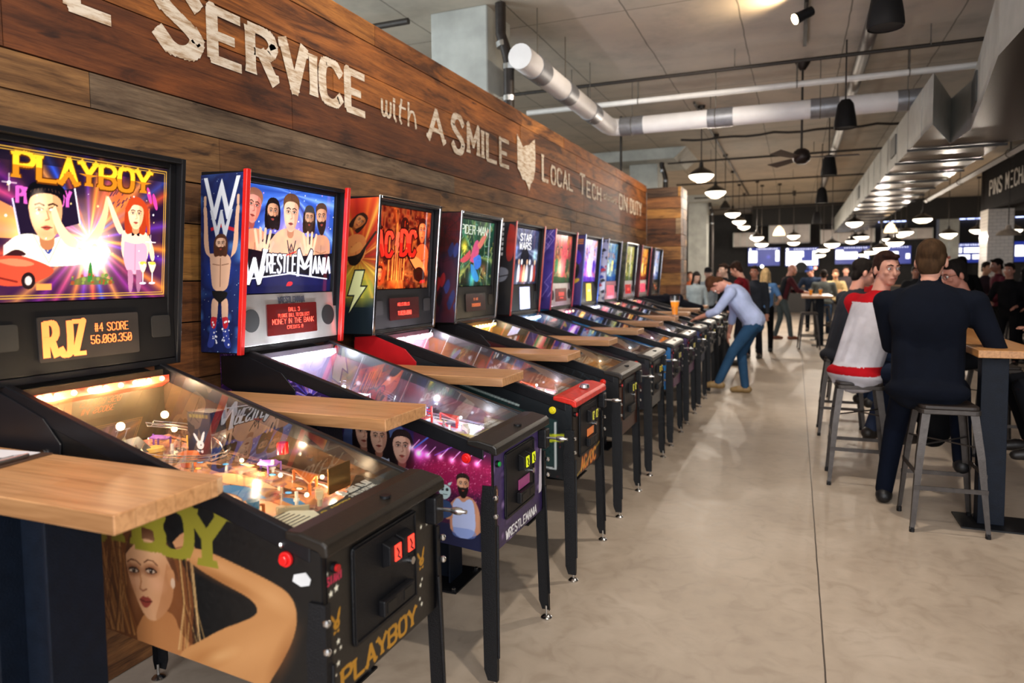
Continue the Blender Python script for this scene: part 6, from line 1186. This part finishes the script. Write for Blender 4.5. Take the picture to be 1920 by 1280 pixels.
# ---------------------------------------------------------------- stools and high tables
GUN = pm('brushed gunmetal', '4a4542', .45, .75, .15, 30, .08, bscale=120)
def stool(x, y, rz, lab, seat_wood=False, h=.76, grp='metal bar stools'):
    e = empty('bar_stool', (x, y, 0), lab, 'bar stool', grp, rz=rz)
    s = .155
    MB().prism(rrect(-s, s, -s, s, .04), h-.022, h, 'z').build('seat', pm('stool seat wood', '2c2420', .45) if not seat_wood else woodmat('stool seat oak', 'a8703c', 'b88048', 'X', .06), e, bevel=.006)
    MB().prism(rrect(-s-.006, s+.006, -s-.006, s+.006, .035), h-.05, h-.022, 'z').build('seat_apron', GUN, e, bevel=.004)
    for sx in (-1, 1):
        for sy in (-1, 1):
            mb = MB(); vs = []
            for (z, k, w) in ((h-.03, s-.01, .045), (h-.30, s+.022, .040), (.05, .205, .026), (.02, .208, .022)):
                cx, cy = sx*k, sy*k; vs += [(cx, cy, z), (cx-sx*w, cy, z), (cx-sx*w, cy-sy*.004, z), (cx-sx*.004, cy-sy*.004, z), (cx-sx*.004, cy-sy*w, z), (cx, cy-sy*w, z)]
            fs = [(0, 1, 2, 3, 4, 5), (23, 22, 21, 20, 19, 18)]
            for r in range(3):
                for q in range(6): fs.append((r*6+q, r*6+(q+1) % 6, (r+1)*6+(q+1) % 6, (r+1)*6+q))
            mb.add(vs, fs); l = mb.build('leg', GUN, e); MB().cyl((sx*.196, sy*.196, 0), (sx*.196, sy*.196, .03), .015, n=10).build('foot_cap', BLK(), l)
    for (z, k) in ((.27, .192), (.36, .183)):
        for s_ in (-1, 1):
            mb = MB()
            if z < .3: mb.box(-k, k, s_*k-.004, s_*k+.004, z-.013, z+.013)
            else: mb.box(s_*k-.004, s_*k+.004, -k, k, z-.013, z+.013)
            mb.build('foot_rail', GUN, e)
    mb = MB(); mb.tube([(-.16, -.16, .52), (.16, .16, .52)], .005, 6); mb.tube([(.16, -.16, .522), (-.16, .16, .522)], .005, 6); mb.build('cross_brace', GUN, e)
    return e
stool(.85, 4.88, .05, 'metal bar stool nearest the camera, under the man in the navy sweater')
stool(.44, 5.72, .0, 'metal bar stool under the man in the red and white jacket')
stool(.42, 7.4, .0, 'metal bar stool under the man with glasses in dark grey')
stool(.58, 9.3, .0, 'wooden topped bar stool behind the man with glasses', True)
stool(.26, 15.65, .1, 'empty bar stool in front of the distant high table'); stool(.98, 16.1, .0, 'bar stool at the right end of the distant high table'); stool(.64, 18.95, .0, 'bar stool under the man in the grey shirt')
TOPW = woodmat('high table top', 'b07a46', 'bc8852', 'Y', .055)
def hightable(x0, x1, y0, y1, posts, lab, z=1.1, mat=None, axis='Y'):
    e = empty('high_table', ((x0+x1)/2, (y0+y1)/2, 0), lab, 'high table'); w, d = (x1-x0)/2, (y1-y0)/2
    MB().box(-w, w, -d, d, z-.045, z).build('table_top', mat or TOPW, e, bevel=.003)
    for (px_, py_) in posts:
        mb = MB(); a, b = px_-(x0+x1)/2, py_-(y0+y1)/2
        mb.box(a-.07, a+.07, b-.05, b+.05, .01, z-.06); mb.box(a-.1, a+.1, b-.1, b+.1, z-.06, z-.045); mb.build('post', NAVY(), e, bevel=.003)
        MB().box(a-.17, a+.40, b-.15, b+.15, 0, .01).build('base_plate', DBL(), e)
    return e
hightable(.985, 1.31, 4.72, 9.6, [(1.12, 4.99), (1.12, 9.2)], 'long narrow wooden high table at right with steel post')
hightable(.12, .74, 16.1, 18.2, [(.50, 16.4), (.5, 17.8)], 'distant wooden high table in front of the bald man', 1.08)
hightable(.3, 1.3, 19.5, 20.0, [(.8, 19.75)], 'far high table between the grey shirted man and the tan jacket', 1.08)
hightable(4.2, 4.9, 13.2, 14.6, [(4.5, 13.9)], 'dark high table at the far right behind the crowd', 1.08)
beer(1.10, 5.95, 1.1, 'nearly empty glass with dark red beer and white print beside the navy sweater elbow', .16, .042, '5a1a10', .45, dark=True)
for k, (x, y) in enumerate([(.30, 16.3), (.50, 16.5)]): beer(x, y, 1.08, ['amber beer glass on the distant high table, left one', 'amber beer glass on the distant high table, right one'][k], .18, .045)
for x, y, rz, l in ((3.15, 16.6, .1, 'pale metal bar stool standing in the dark crowd, leftmost of two'), (3.75, 15.5, .2, 'pale metal bar stool in the dark crowd, rightmost of two')): stool(x, y, rz, l, grp=None)

# ---------------------------------------------------------------- people
def blob(name, prims, voxel, mats, parent=None, smooth=3, pick=None, disp=0.):
    bmx = bmesh.new()
    for p in prims:
        if p[0] == 'c':
            a, r1, b, r2 = Vector(p[1]), p[2], Vector(p[3]), p[4]; d = b-a; L = d.length
            for c, r in ((a, r1), (b, r2)): bmesh.ops.create_icosphere(bmx, subdivisions=2, radius=r*1.04, matrix=Matrix.Translation(c))
            if L > 1e-4: bmesh.ops.create_cone(bmx, cap_ends=True, segments=14, radius1=r1, radius2=r2, depth=L, matrix=Matrix.Translation((a+b)/2) @ d.to_track_quat('Z', 'Y').to_matrix().to_4x4())
        else:
            m = Matrix.Translation(Vector(p[1])) @ (p[3].to_4x4() if len(p) > 3 and p[3] is not None else Matrix()) @ Matrix.Diagonal((*p[2], 1))
            bmesh.ops.create_icosphere(bmx, subdivisions=3, radius=1., matrix=m)
    me = bpy.data.meshes.new(name); bmx.to_mesh(me); bmx.free()
    o = bpy.data.objects.new(name, me); COL.objects.link(o)
    md = o.modifiers.new('r', 'REMESH'); md.mode = 'VOXEL'; md.voxel_size = voxel
    sm = o.modifiers.new('s', 'SMOOTH'); sm.iterations = smooth; sm.factor = .6
    dg = bpy.context.evaluated_depsgraph_get(); dg.update(); nm = bpy.data.meshes.new_from_object(o.evaluated_get(dg))
    o.modifiers.clear(); o.data = nm; bpy.data.meshes.remove(me); nm.name = name; nm.materials.clear()
    mats = mats if isinstance(mats, (list, tuple)) else [mats]
    for m in mats: nm.materials.append(m)
    nm.polygons.foreach_set('use_smooth', [True]*len(nm.polygons))
    if pick and len(mats) > 1:
        n = len(nm.polygons); c = np.zeros(n*3); nm.polygons.foreach_get('center', c); c = c.reshape(-1, 3); nm.polygons.foreach_set('material_index', np.asarray(pick(c), np.int32))
    if parent is not None: o.parent = parent
    return o
def ik(a, c, l1, l2, hint):
    a, c = Vector(a), Vector(c); d = c-a; L = min(max(d.length, abs(l1-l2)+.01), l1+l2-.004); u = d.normalized(); c = a+u*L
    k = (l1*l1-l2*l2+L*L)/(2*L); h = math.sqrt(max(l1*l1-k*k, 0)); v = Vector(hint); v = v-u*v.dot(u)
    if v.length < 1e-4: v = Vector((0, 1, 0))
    return a+u*k+v.normalized()*h, c
SKIN = lambda t: pm('skin '+t, t, .5, var=.06, scale=20)
def cloth(c, bump=.25): return pm('cloth '+c, c, .95, var=.16, scale=7, bump=bump, bscale=14, spec=.12)
def person(lab, x, y, face, h=1.76, skin='c8957a', hair='3a2618', hairlen=0, top='303038', pants='28303c', shoes='201c1a', pz=None, lean=4, head=(0, 0), lh=(-.24, .06, .80), rh=(.24, .06, .80),
           lf=(-.1, .0, 0), rf=(.1, .06, 0), sit=False, sleeve='long', vox=.012, cat='person', extra=None, hat=None, glasses=False, wide=1., sideways=0., feet_aim=None, beard=None, top2=None, detail=False, bald=False, hint_e=None, group=None):
    k = h/1.76; e = empty('person', (x, y, 0), lab, cat, group, rz=R_(face))
    V = Vector; pz = (pz or (.94 if not sit else .84))
    P = V((0, 0, pz*k if not sit else pz)); la = R_(lean); ta = R_(sideways)
    up = V((sin(ta), sin(la)*cos(ta), cos(la)*cos(ta))).normalized(); rt = V((1, 0, 0)); rt = (rt-up*rt.dot(up)).normalized(); fw = up.cross(rt)
    T = Matrix((rt, fw, up)).transposed(); J = lambda a, b, c: P+T @ V((a*k, b*k, c*k))
    chest, neck = J(0, .0, .36), J(0, -.01, .545)
    hy, hp = R_(head[0]), R_(head[1]-lean*.35)
    Hm = Matrix.Rotation(hy, 3, 'Z') @ Matrix.Rotation(-R_(lean)*.65-R_(head[1]) if True else 0, 3, 'X')
    hu = Hm @ V((0, 0, 1)); hf = Hm @ V((0, 1, 0)); hr = Hm @ V((1, 0, 0)); hc = neck+(up*.35+hu*.65).normalized()*(extra or {}).get('nk', .15)*k+hf*.03*k
    Hp = lambda a, b, c: hc+(hr*a+hf*b+hu*c)*k
    sz_ = (extra or {}).get('sh', .445); shL, shR = J(-.185*wide, -.01, sz_), J(.185*wide, -.01, sz_)
    he = hint_e or ((-.6, -.7, -.6), (.6, -.7, -.6))
    lh, rh = V(lh), V(rh); eL, wL = ik(shL, lh, .285*k, .255*k, he[0]); eR, wR = ik(shR, rh, .285*k, .255*k, he[1])
    hipL, hipR = J(-.09, 0, -.02), J(.09, 0, -.02)
    kh = (0, 1, .15) if not sit else (0, 1, 1.2)
    aL, aR = V(lf)+V((0, 0, .085)), V(rf)+V((0, 0, .085)); kL, aL = ik(hipL, aL, .43*k, .425*k, kh); kR, aR = ik(hipR, aR, .43*k, .425*k, kh)
    # the body: one surface
    sk = [('e', Hp(0, -.018, .03), (.073*k, .092*k, .093*k), Hm), ('e', Hp(0, .018, -.04), (.058*k, .068*k, .075*k), Hm), ('e', Hp(0, .055, -.088), (.030*k, .026*k, .022*k), Hm),
          ('c', Hp(0, .082, .012), .010*k, Hp(0, .104, -.028), .0145*k), ('e', Hp(0, .08, -.062), (.022*k, .016*k, .013*k), Hm), ('e', Hp(0, .07, .026), (.052*k, .022*k, .014*k), Hm),
          ('e', Hp(-.036, .062, -.02), (.022*k, .02*k, .02*k), Hm), ('e', Hp(.036, .062, -.02), (.022*k, .02*k, .02*k), Hm), ('e', Hp(-.078, -.012, -.012), (.011*k, .020*k, .032*k), Hm), ('e', Hp(.078, -.012, -.012), (.011*k, .020*k, .032*k), Hm),
          ('c', Hp(0, -.025, -.05), .054*k, neck-up*.03, .058*k), ('c', neck-up*.02, .06*k, chest, .08*k), ('c', chest, .085*k, P, .09*k)]
    for s, sh, el, wr in ((-1, shL, eL, wL), (1, shR, eR, wR)):
        sk += [('c', sh, .048*k, el, .038*k), ('c', el, .038*k, wr, .026*k), ('c', chest, .06*k, sh, .045*k)]
        d = (wr-el).normalized(); side = d.cross(V((0, 0, 1))); side = V((1, 0, 0)) if side.length < .15 else side.normalized(); side = side*s; nrm = side.cross(d).normalized()*s
        flat = extra and extra.get('flat'); pd = d if not flat else (d*.6+V((0, 1, 0))*.6).normalized()
        pc = wr+pd*.045*k; Rm = Matrix((side, pd, nrm)).transposed(); sk.append(('e', pc, (.040*k, .050*k, .017*k), Rm)); sk.append(('c', wr, .024*k, wr+pd*.03*k, .026*k))
        for q, (off, ln) in enumerate(((-.030, .060), (-.010, .070), (.011, .066), (.030, .052))):
            b0 = pc+side*off*k+pd*.036*k; b1 = b0+(pd-nrm*.25*s*s).normalized()*ln*.55*k; b2 = b1+(pd-nrm*.9).normalized()*ln*.5*k; sk += [('c', b0, .0095*k, b1, .009*k), ('c', b1, .009*k, b2, .0078*k)]
        t0 = wr+pd*.02*k-side*.026*k; t1 = t0+(pd*.6-side*.7-nrm*.2).normalized()*.035*k; sk += [('c', t0, .012*k, t1, .0105*k), ('c', t1, .0105*k, t1+(pd-nrm*.3).normalized()*.028*k, .009*k)]
    for hp_, kn, an in ((hipL, kL, aL), (hipR, kR, aR)): sk += [('c', hp_, .075*k, kn, .048*k), ('c', kn, .047*k, an, .034*k), ('c', P, .08*k, hp_, .07*k)]
    for an in (aL, aR): sk.append(('c', an, .033*k, an+V((0, .10, -.045))*k, .028*k))
    body = blob('body', sk, vox if not detail else .0085, SKIN(skin), e, 2)
    # clothes
    tm = [cloth(top)]+([cloth(top2)] if top2 else [])
    sl = 1. if sleeve == 'long' else .45 if sleeve == 'rolled' else -.1
    dp = (extra or {}).get('deep', 1.)
    zb_ = (-.10 if sit else -.06) if extra and extra.get('long') else .01
    tp = [('e', J(0, .0, .37), (.175*k*wide, .120*k, .17*k), T), ('c', J(-.12*wide, 0, .435), .068*k, J(.12*wide, 0, .435), .068*k), ('c', J(0, -.01, .46), .082*k, J(0, -.005, .53), .060*k)]
    for sx_ in (-1, 0, 1): tp.append(('c', J(sx_*.075*wide, -.005 if sx_ else .0, .38), (.100 if sx_ else .112)*k*dp, J(sx_*.062*wide, -.02*(dp-1)*5, zb_), (.100 if sx_ else .112)*k*(.5+.5*wide)*dp))
    tp.append(('e', J(0, 0, zb_+.0), ((.183 if sit else .170)*k*wide, (.160 if sit else .128)*k*dp, .085*k), T))
    if extra and extra.get('collar'): tp.append(('c', J(0, -.01, .50), .066*k, J(0, .0, .575), .058*k))
    if extra and extra.get('hump'): tp.append(('e', J(0, -.05, .33), (.17*k*wide, .11*k, .2*k), T))
    for sh, el, wr in ((shL, eL, wL), (shR, eR, wR)):
        tp.append(('c', sh, .066*k*(.5+.5*wide), el if sleeve != 'short' else sh.lerp(el, .7), .052*k))
        if sl > 0: tp.append(('c', el, .052*k, el.lerp(wr, sl*.94), .037*k if sleeve == 'long' else .050*k))
        tp.append(('c', J(0, 0, .42), .09*k, sh, .066*k))
    pick = None
    if top2 == 'ignored': pass
    if top2: pick = (extra or {}).get('pick') or (lambda c: np.zeros(len(c)))
    tr = blob('shirt', tp, vox, tm, e, 3, pick)
    q_ = .8 if sit else 1.
    lp = [('e', J(0, 0, -.03), (.162*k*wide*q_, .120*k*q_, .10*k*q_), T), ('e', P+V((0, -.05 if not sit else -.04, -.06))*k, (.12*k*wide, .08*k, .08*k))]
    for s, hp_, kn, an in ((-1, hipL, kL, aL), (1, hipR, kR, aR)): lp += [('c', hp_, (.080 if sit else .092)*k, kn, .064*k), ('c', kn, .064*k, an+V((0, 0, .0)), .052*k), ('c', P, (.09 if sit else .11)*k, hp_, (.08 if sit else .095)*k)]
    blob('trousers', lp, vox, cloth(pants, .35), e, 3)
    for an, s in ((aL, -1), (aR, 1)):
        fa = R_(feet_aim) if feet_aim is not None else 0.; g = V((sin(fa), cos(fa), 0)); so = an+V((0, 0, -.04))
        blob('shoe', [('c', so-g*.04, .045*k, so+g*.09, .044*k), ('c', so+g*.09, .043*k, so+g*.16+V((0, 0, -.012)), .034*k), ('c', an, .045*k, so, .05*k)], vox*.8, pm('shoe leather '+shoes, shoes, .5), e, 2)
    # hair, face
    hm = pm('hair '+hair, hair, .8, var=.35, scale=45, bump=.5, bscale=90, stretch=(1, 1, .25), spec=.12)
    if not bald:
        hp2 = [('e', Hp(0, -.030, .050), (.078*k, .094*k, .083*k), Hm), ('e', Hp(0, .040, .092), (.052*k, .038*k, .022*k), Hm), ('e', Hp(0, -.060, -.03), (.066*k, .048*k, .070*k), Hm), ('e', Hp(0, -.045, -.075), (.050*k, .035*k, .03*k), Hm), ('e', Hp(-.064, -.030, .012), (.015*k, .050*k, .048*k), Hm), ('e', Hp(.064, -.030, .012), (.015*k, .050*k, .048*k), Hm), ('c', Hp(-.069, .012, .04), .011*k, Hp(-.071, .008, .0), .007*k), ('c', Hp(.069, .012, .04), .011*k, Hp(.071, .008, .0), .007*k), ('e', Hp(-.02, .050, .092), (.03*k, .036*k, .02*k), Hm), ('e', Hp(.03, .045, .10), (.03*k, .036*k, .02*k), Hm)]
        if hairlen: hp2 += [('c', Hp(0, -.06, .02), .085*k, Hp(0, -.075, -.16-hairlen), .055*k), ('c', Hp(-.07, -.01, .03), .03*k, Hp(-.085, -.01, -.14-hairlen), .028*k), ('c', Hp(.07, -.01, .03), .03*k, Hp(.085, -.01, -.14-hairlen), .028*k)]
        blob('hair', hp2, min(vox, .009), hm, e, 2)
    if beard: blob('beard', [('c', Hp(-.055, .02, -.06), .018*k, Hp(0, .075, -.085), .026*k), ('c', Hp(.055, .02, -.06), .018*k, Hp(0, .075, -.085), .026*k), ('c', Hp(-.02, .094, -.052), .008*k, Hp(.02, .094, -.052), .008*k)], .007, pm('hair '+beard, beard, .7), e, 1)
    dk = pm('dark eye', '1a120e', .2, coat=.6); wh = pm('eye white', 'e4ddd6', .3)
    for s in (-1, 1):
        mb = MB(); mb.sphere(Hp(s*.030, .0775, .008), .0112*k, 10); ey = mb.build('eye', wh, e, smooth=True); mb = MB(); mb.sphere(Hp(s*.030, .0848, .008), .0062*k, 8); mb.build('iris', dk, ey, smooth=True)
        mb = MB(); mb.tube([Hp(s*.012, .092, .030), Hp(s*.030, .093, .036), Hp(s*.050, .082, .030)], [.004*k, .005*k, .003*k], 6); mb.build('eyebrow', hm if not bald else pm('brow', '6a4a38', .7), e, smooth=True)
    mb = MB(); mb.tube([Hp(-.024, .086, -.060), Hp(0, .095, -.058), Hp(.024, .086, -.060)], [.003*k, .0065*k, .003*k], 6); mb.build('mouth', pm('lips', '9c5548', .5), e, smooth=True)
    if glasses:
        mb = MB()
        for s in (-1, 1): mb.tube([Hp(s*.034+.022*cos(a*pi/6), .101, .008+.017*sin(a*pi/6)) for a in range(12)], .002, 5, close=True); mb.tube([Hp(s*.056, .098, .012), Hp(s*.080, .0, .012)], .002, 5)
        mb.tube([Hp(-.012, .102, .010), Hp(.012, .102, .010)], .002, 5); mb.build('glasses', BLK(), e)
    if hat:
        c_ = blob('cap_crown', [('e', Hp(0, -.012, .068), (.084*k, .100*k, .072*k), Hm)], .008, cloth(hat, .05), e, 2)
        n = 10; pts = [Hp(.075*cos(pi*q/n), .06+.11*sin(pi*q/n), .062-.01*sin(pi*q/n)) for q in range(n+1)]; mb = MB(); m_ = len(pts); mb.add(pts+[p+hu*.006 for p in pts], [tuple(range(m_)), tuple(range(m_, 2*m_))[::-1]]+[(q, (q+1) % m_, m_+(q+1) % m_, m_+q) for q in range(m_)]); mb.build('cap_brim', cloth(hat, .05), c_)
    e['_'] = 0; del e['_']
    return e, dict(P=P, J=J, T=T, wR=wR, wL=wL, shL=shL, shR=shR, Hp=Hp, neck=neck, top=tr)

# the man leaning over the machines (faces the wall: local forward is world -x)
m_, q = person('man in a pale blue shirt and jeans bending over a pinball machine, tan shoes', -.50, 9.42, 90, 1.82, 'c98d78', '4a2e1c', top='a9b6da', pants='2b4a6a', shoes='8a7048', pz=.92, lean=36, head=(0, 72), lh=(-.16, .66, 1.0), rh=(.22, .32, .74), lf=(-.13, .46, 0), rf=(.12, .10, 0), sleeve='rolled', vox=.011, detail=True, extra={'hump': 1, 'deep': 1.15}, hint_e=((-.6, -.1, -.9), (.5, -.6, .1)), wide=1.12)
# the seated men at the right hand table
mb_, q = person('man in a dark navy sweater seated with his back to the camera', .76, 4.92, -10, 1.88, 'c08a74', '3c2a1a', top='0b0f19', pants='0c1220', shoes='0c0c0e', pz=.925, lean=9, head=(-8, 4), lh=(-.12, .42, 1.06), rh=(.34, .30, 1.15), lf=(-.24, .30, .0), rf=(.20, .26, .27), sit=True, vox=.011, detail=True, wide=1.2, hint_e=((-.15, -.3, -1.2), (.5, -.2, -1.2)), extra={'long': 1, 'hump': 1, 'collar': 1, 'nk': .118, 'sh': .415})
def jersey(c):  # red shoulders and hem band, white body
    z = c[:, 2]; x_, y_ = c[:, 0], c[:, 1]; return ((z > 1.335) | ((z > .81) & (z < .87)) | ((np.abs(x_) > .165) & (z > 1.21) & (y_ < .35))).astype(int)
mc_, q = person('man in a white and red jacket turning his face back towards the camera', .44, 5.74, -52, 1.86, 'c8917c', '2c1a14', top='c6c4cc', top2='b0141e', pants='2c3448', shoes='2a2420', pz=.885, lean=21, head=(-104, -8), lh=(.02, .42, 1.12), rh=(.30, .40, 1.12), lf=(-.12, .25, .27), rf=(.12, .25, .27), sit=True, vox=.011, detail=True, wide=1.16, extra={'long': 1, 'pick': jersey})
md_, q = person('man with glasses in a dark grey jacket seated in profile', .42, 7.4, -72, 1.88, 'b9806c', '17120f', top='24262c', pants='22304a', shoes='201c1a', pz=.84, lean=14, head=(-10, 4), lh=(-.1, .44, 1.13), rh=(.22, .42, 1.12), lf=(-.12, .25, .27), rf=(.12, .25, .27), sit=True, glasses=True, vox=.012, wide=1.18, detail=True, extra={'long': 1})
person('man in black holding a hand up to his face, right of the navy sweater', 1.52, 7.0, 98, 1.82, 'a8705e', '120e0c', top='101114', pants='101114', pz=.86, lean=22, head=(20, 2), lh=(.06, .36, 1.40), rh=(.20, .42, 1.13), lf=(-.12, .2, .27), rf=(.12, .2, .27), sit=True, glasses=True, vox=.012, wide=1.1, detail=True, hint_e=((-.5, .2, -1), (.6, -.7, -.6)))
stool(1.58, 7.0, .1, 'metal bar stool under the man holding his hand to his face')
person('person in a bright red top partly hidden behind the man with glasses', 1.0, 11.2, -60, 1.74, 'b9806c', '5a4a40', top='b01a20', pants='22242c', pz=.86, lean=8, lh=(-.2, .3, 1.1), rh=(.2, .3, 1.1), lf=(-.12, .25, .27), rf=(.12, .25, .27), sit=True, vox=.014)
stool(1.0, 11.2, .1, 'metal bar stool under the person in bright red')
# standing people further down the aisle
person('young man in a dark red hoodie looking down, behind the leaning man', -.80, 12.4, 75, 1.80, 'c08c78', '2a1c16', top='6c1620', pants='1c1e26', lean=8, head=(0, 28), lh=(-.12, .34, 1.05), rh=(.12, .34, 1.05), vox=.013)
person('pale faced man in a white shirt and dark jacket, left of the red hoodie', -1.28, 14.3, 120, 1.78, 'e0b8a4', '2a1c16', top='16171c', pants='1c1e26', lean=3, head=(20, 6), vox=.014)
person('man in a black baseball cap standing by the concrete column', -1.75, 15.4, 190, 1.72, 'd8a894', '1a1614', top='7c8690', pants='1c1e26', hat='15161a', head=(0, 8), vox=.014)
person('person with pulled back dark hair in a grey top, left of the black cap', -1.95, 14.9, 200, 1.64, 'c89c88', '2a2422', hairlen=.02, top='9aa4a8', pants='3a3c42', head=(10, 20), vox=.014)
person('person in orange glimpsed between the plank wall and the column', -2.72, 19.8, 180, 1.66, 'c08468', '3a2418', top='b8603c', pants='3a4a68', vox=.015)
person('pink faced person between the black cap and the dark jacket', -1.65, 17.0, 180, 1.70, 'd09a8c', '6a4a3c', top='c0b4b0', pants='2a2c32', head=(0, 10), vox=.015)
person('person standing behind the red hoodie, face half hidden', -.70, 13.6, 170, 1.72, 'b9806c', '241a16', top='2c3038', pants='1c1e26', vox=.015)
w_, q = person('blonde woman in a blue shirt lettered on the back, black trousers', -.56, 14.65, -4, 1.68, 'd8a890', 'd0b080', hairlen=.03, top='5c86bc', pants='121316', shoes='121214', lean=3, head=(10, 0), sleeve='short', vox=.012, wide=.92, lh=(-.25, .1, .85), rh=(.22, .22, 1.0), lf=(-.12, -.1, 0), rf=(.1, .1, 0))
text_mesh(MB(), text_polys('PINS', -.105, 1.20, .10, .26, .6, .22, fit=.21), lambda u, v, d: (u, -.135-d, v), .004).build('shirt_lettering', pm('white shirt print', 'e6e8ee', .7), q['top'])
MB().box(-.34, -.24, -.02, 0, .78, .94).build('white_cloth', pm('white towel', 'e0dcd8', .8), w_)
person('bald bearded man in a dark vest and maroon sleeves leaning on the distant table', -.30, 17.7, -72, 1.82, 'cf9480', '8a6a58', top='4a2228', top2='1a1c22', pants='4a5458', shoes='7a4630', lean=17, head=(0, 8), bald=True, beard='8a6a58', sleeve='rolled', lh=(-.12, .50, 1.12), rh=(.18, .52, 1.12), rf=(.12, .18, 0), lf=(-.12, -.12, 0), vox=.013, wide=1.12, extra={'pick': lambda c: (np.abs(c[:, 0]) < .17).astype(int)})
person('man in a grey shirt seated with his back to us at the distant table', .64, 18.95, -5, 1.76, 'b07c68', '1c1614', top='5c605e', pants='3a5a80', pz=.84, lean=6, lh=(-.15, .35, 1.1), rh=(.15, .35, 1.1), lf=(-.12, .22, .27), rf=(.12, .22, .27), sit=True, vox=.013, wide=1.12)
person('man in a blue cap and navy top leaning in at the distant table', .42, 20.5, 170, 1.80, 'b98470', '3a2a20', top='1c2638', pants='1c2028', hat='2a3a70', lean=20, head=(-25, 10), lh=(-.3, .4, 1.1), rh=(.3, .4, 1.1), vox=.014, wide=1.1)
person('smiling man in a tan jacket facing us across the distant table', .98, 20.45, 178, 1.74, 'd89c78', '4a3020', top='b09a70', pants='2a2c34', pz=.86, lean=8, lh=(-.15, .32, 1.1), rh=(.15, .32, 1.15), lf=(-.12, .22, .27), rf=(.12, .22, .27), sit=True, vox=.014, beard='6a4a38')
stool(.98, 20.45, .0, 'bar stool under the smiling man in tan')
person('person far behind the tan jacket, blurred head', 1.35, 22.5, 180, 1.76, 'c8907c', '2a201c', top='3a3438', pants='1c1e26', vox=.016)
# the dark crowd at the right
for i, (x, y, f, hh, sk_, hr_, tp_, pt_, lb) in enumerate([
    (2.75, 15.9, 200, 1.74, 'b08068', '2c1e18', '6a5a50', '1c1c22', 'person with long brown hair looking left, first of the right hand crowd'),
    (3.05, 17.3, 170, 1.72, '9a6a58', '3a2c24', '2a2228', '1c1c22', 'person with a pale hood edge behind the long haired one in the right crowd'),
    (2.72, 14.3, 10, 1.84, '8a5e50', '0f0d0d', '0d0e11', '0b0c0e', 'tall person all in black with their back to us, right crowd'),
    (3.45, 16.3, 200, 1.76, 'b88a70', '1c1412', '3a2c34', '6a84a0', 'person in pale blue jeans facing left beside the maroon top'),
    (3.42, 14.9, 100, 1.80, '8a5c4c', '140f0d', '54202e', '0f1012', 'person in a maroon hooded top standing before the tiled column'),
    (3.62, 14.0, 20, 1.66, '7a5044', '0f0c0b', '1a1012', '0c0c0e', 'person with dark hair in a black top right of the maroon top'),
    (4.40, 16.8, 180, 1.74, 'a87c6c', '5a4c44', '20222a', '14161a', 'person in a black jacket with white collar near the right edge'),
    (3.55, 12.6, 60, 1.68, '8a6050', '1a1412', '2c6ca8', '1a1c20', 'person in a bright blue shirt cut by the right edge')]):
    person(lb, x, y, f, hh, sk_, hr_, hairlen=.08 if i in (0, 5) else 0, top=tp_, pants=pt_, lean=5, vox=.016, head=((i*37) % 40-20, 6), lh=(-.18, .25, 1.0), rh=(.2, .22, 1.05))
person('person in black on the far side of the near table, only knees in view', 1.86, 5.75, 90, 1.78, '9a6a58', '120e0c', top='0e0f12', pants='0e0f13', pz=.86, lean=8, lh=(-.15, .3, 1.13), rh=(.15, .3, 1.13), lf=(-.14, .3, .27), rf=(.14, .3, .27), sit=True, vox=.014)
stool(1.86, 5.75, .0, 'metal bar stool behind the near table post at the right edge')
for x, y, f, hh, tp_, lb in [(4.15, 15.6, 150, 1.72, '101014', 'person in black with light hair edge in the right crowd, furthest back'), (3.25, 13.6, 150, 1.70, '0e0e12', 'short person in black in the middle of the right crowd'), (2.30, 16.6, 185, 1.70, '2a2c30', 'person in dark grey looking at us, left end of the right crowd'), (4.35, 14.5, 200, 1.74, '141216', 'person in a very dark top at the right edge of the crowd')]:
    person(lb, x, y, f, hh, 'a07060', '1a1412', top=tp_, pants='0c0c0f', lean=6, vox=.016, lh=(-.18, .25, 1.0), rh=(.2, .22, 1.05))
ct = tag(blob('hanging_coat', [('c', (-.02, -.20, .86), .05, (0, -.24, .40), .09), ('c', (0, -.05, .90), .06, (.0, -.06, .34), .10), ('c', (.0, .12, .88), .05, (.01, .16, .42), .09), ('c', (-.01, 0, .93), .035, (0, 0, .99), .02)], .014, cloth('0a0b0e', .6), None, 3), 'black coat hanging under the near high table behind the navy sweater man', 'coat'); ct.location = (.92, 5.75, .06)
# dark coat thrown over a machine, beer next to it
jk = tag(blob('dark_coat', [('c', (-.42, -.1, .02), .055, (.1, -.02, .035), .075), ('c', (-.38, .1, .03), .05, (.0, .14, .0), .06), ('c', (.08, -.02, -.02), .062, (.42, .06, -.10), .042), ('c', (-.1, .02, .04), .075, (.2, .1, -.04), .05), ('e', (-.25, 0, .0), (.22, .19, .05))], .012, cloth('12141c', .6), None, 2), 'dark padded coat thrown over the glass of the tenth pinball machine', 'coat')
jk.location = (-1.72, 10.55, 1.17);
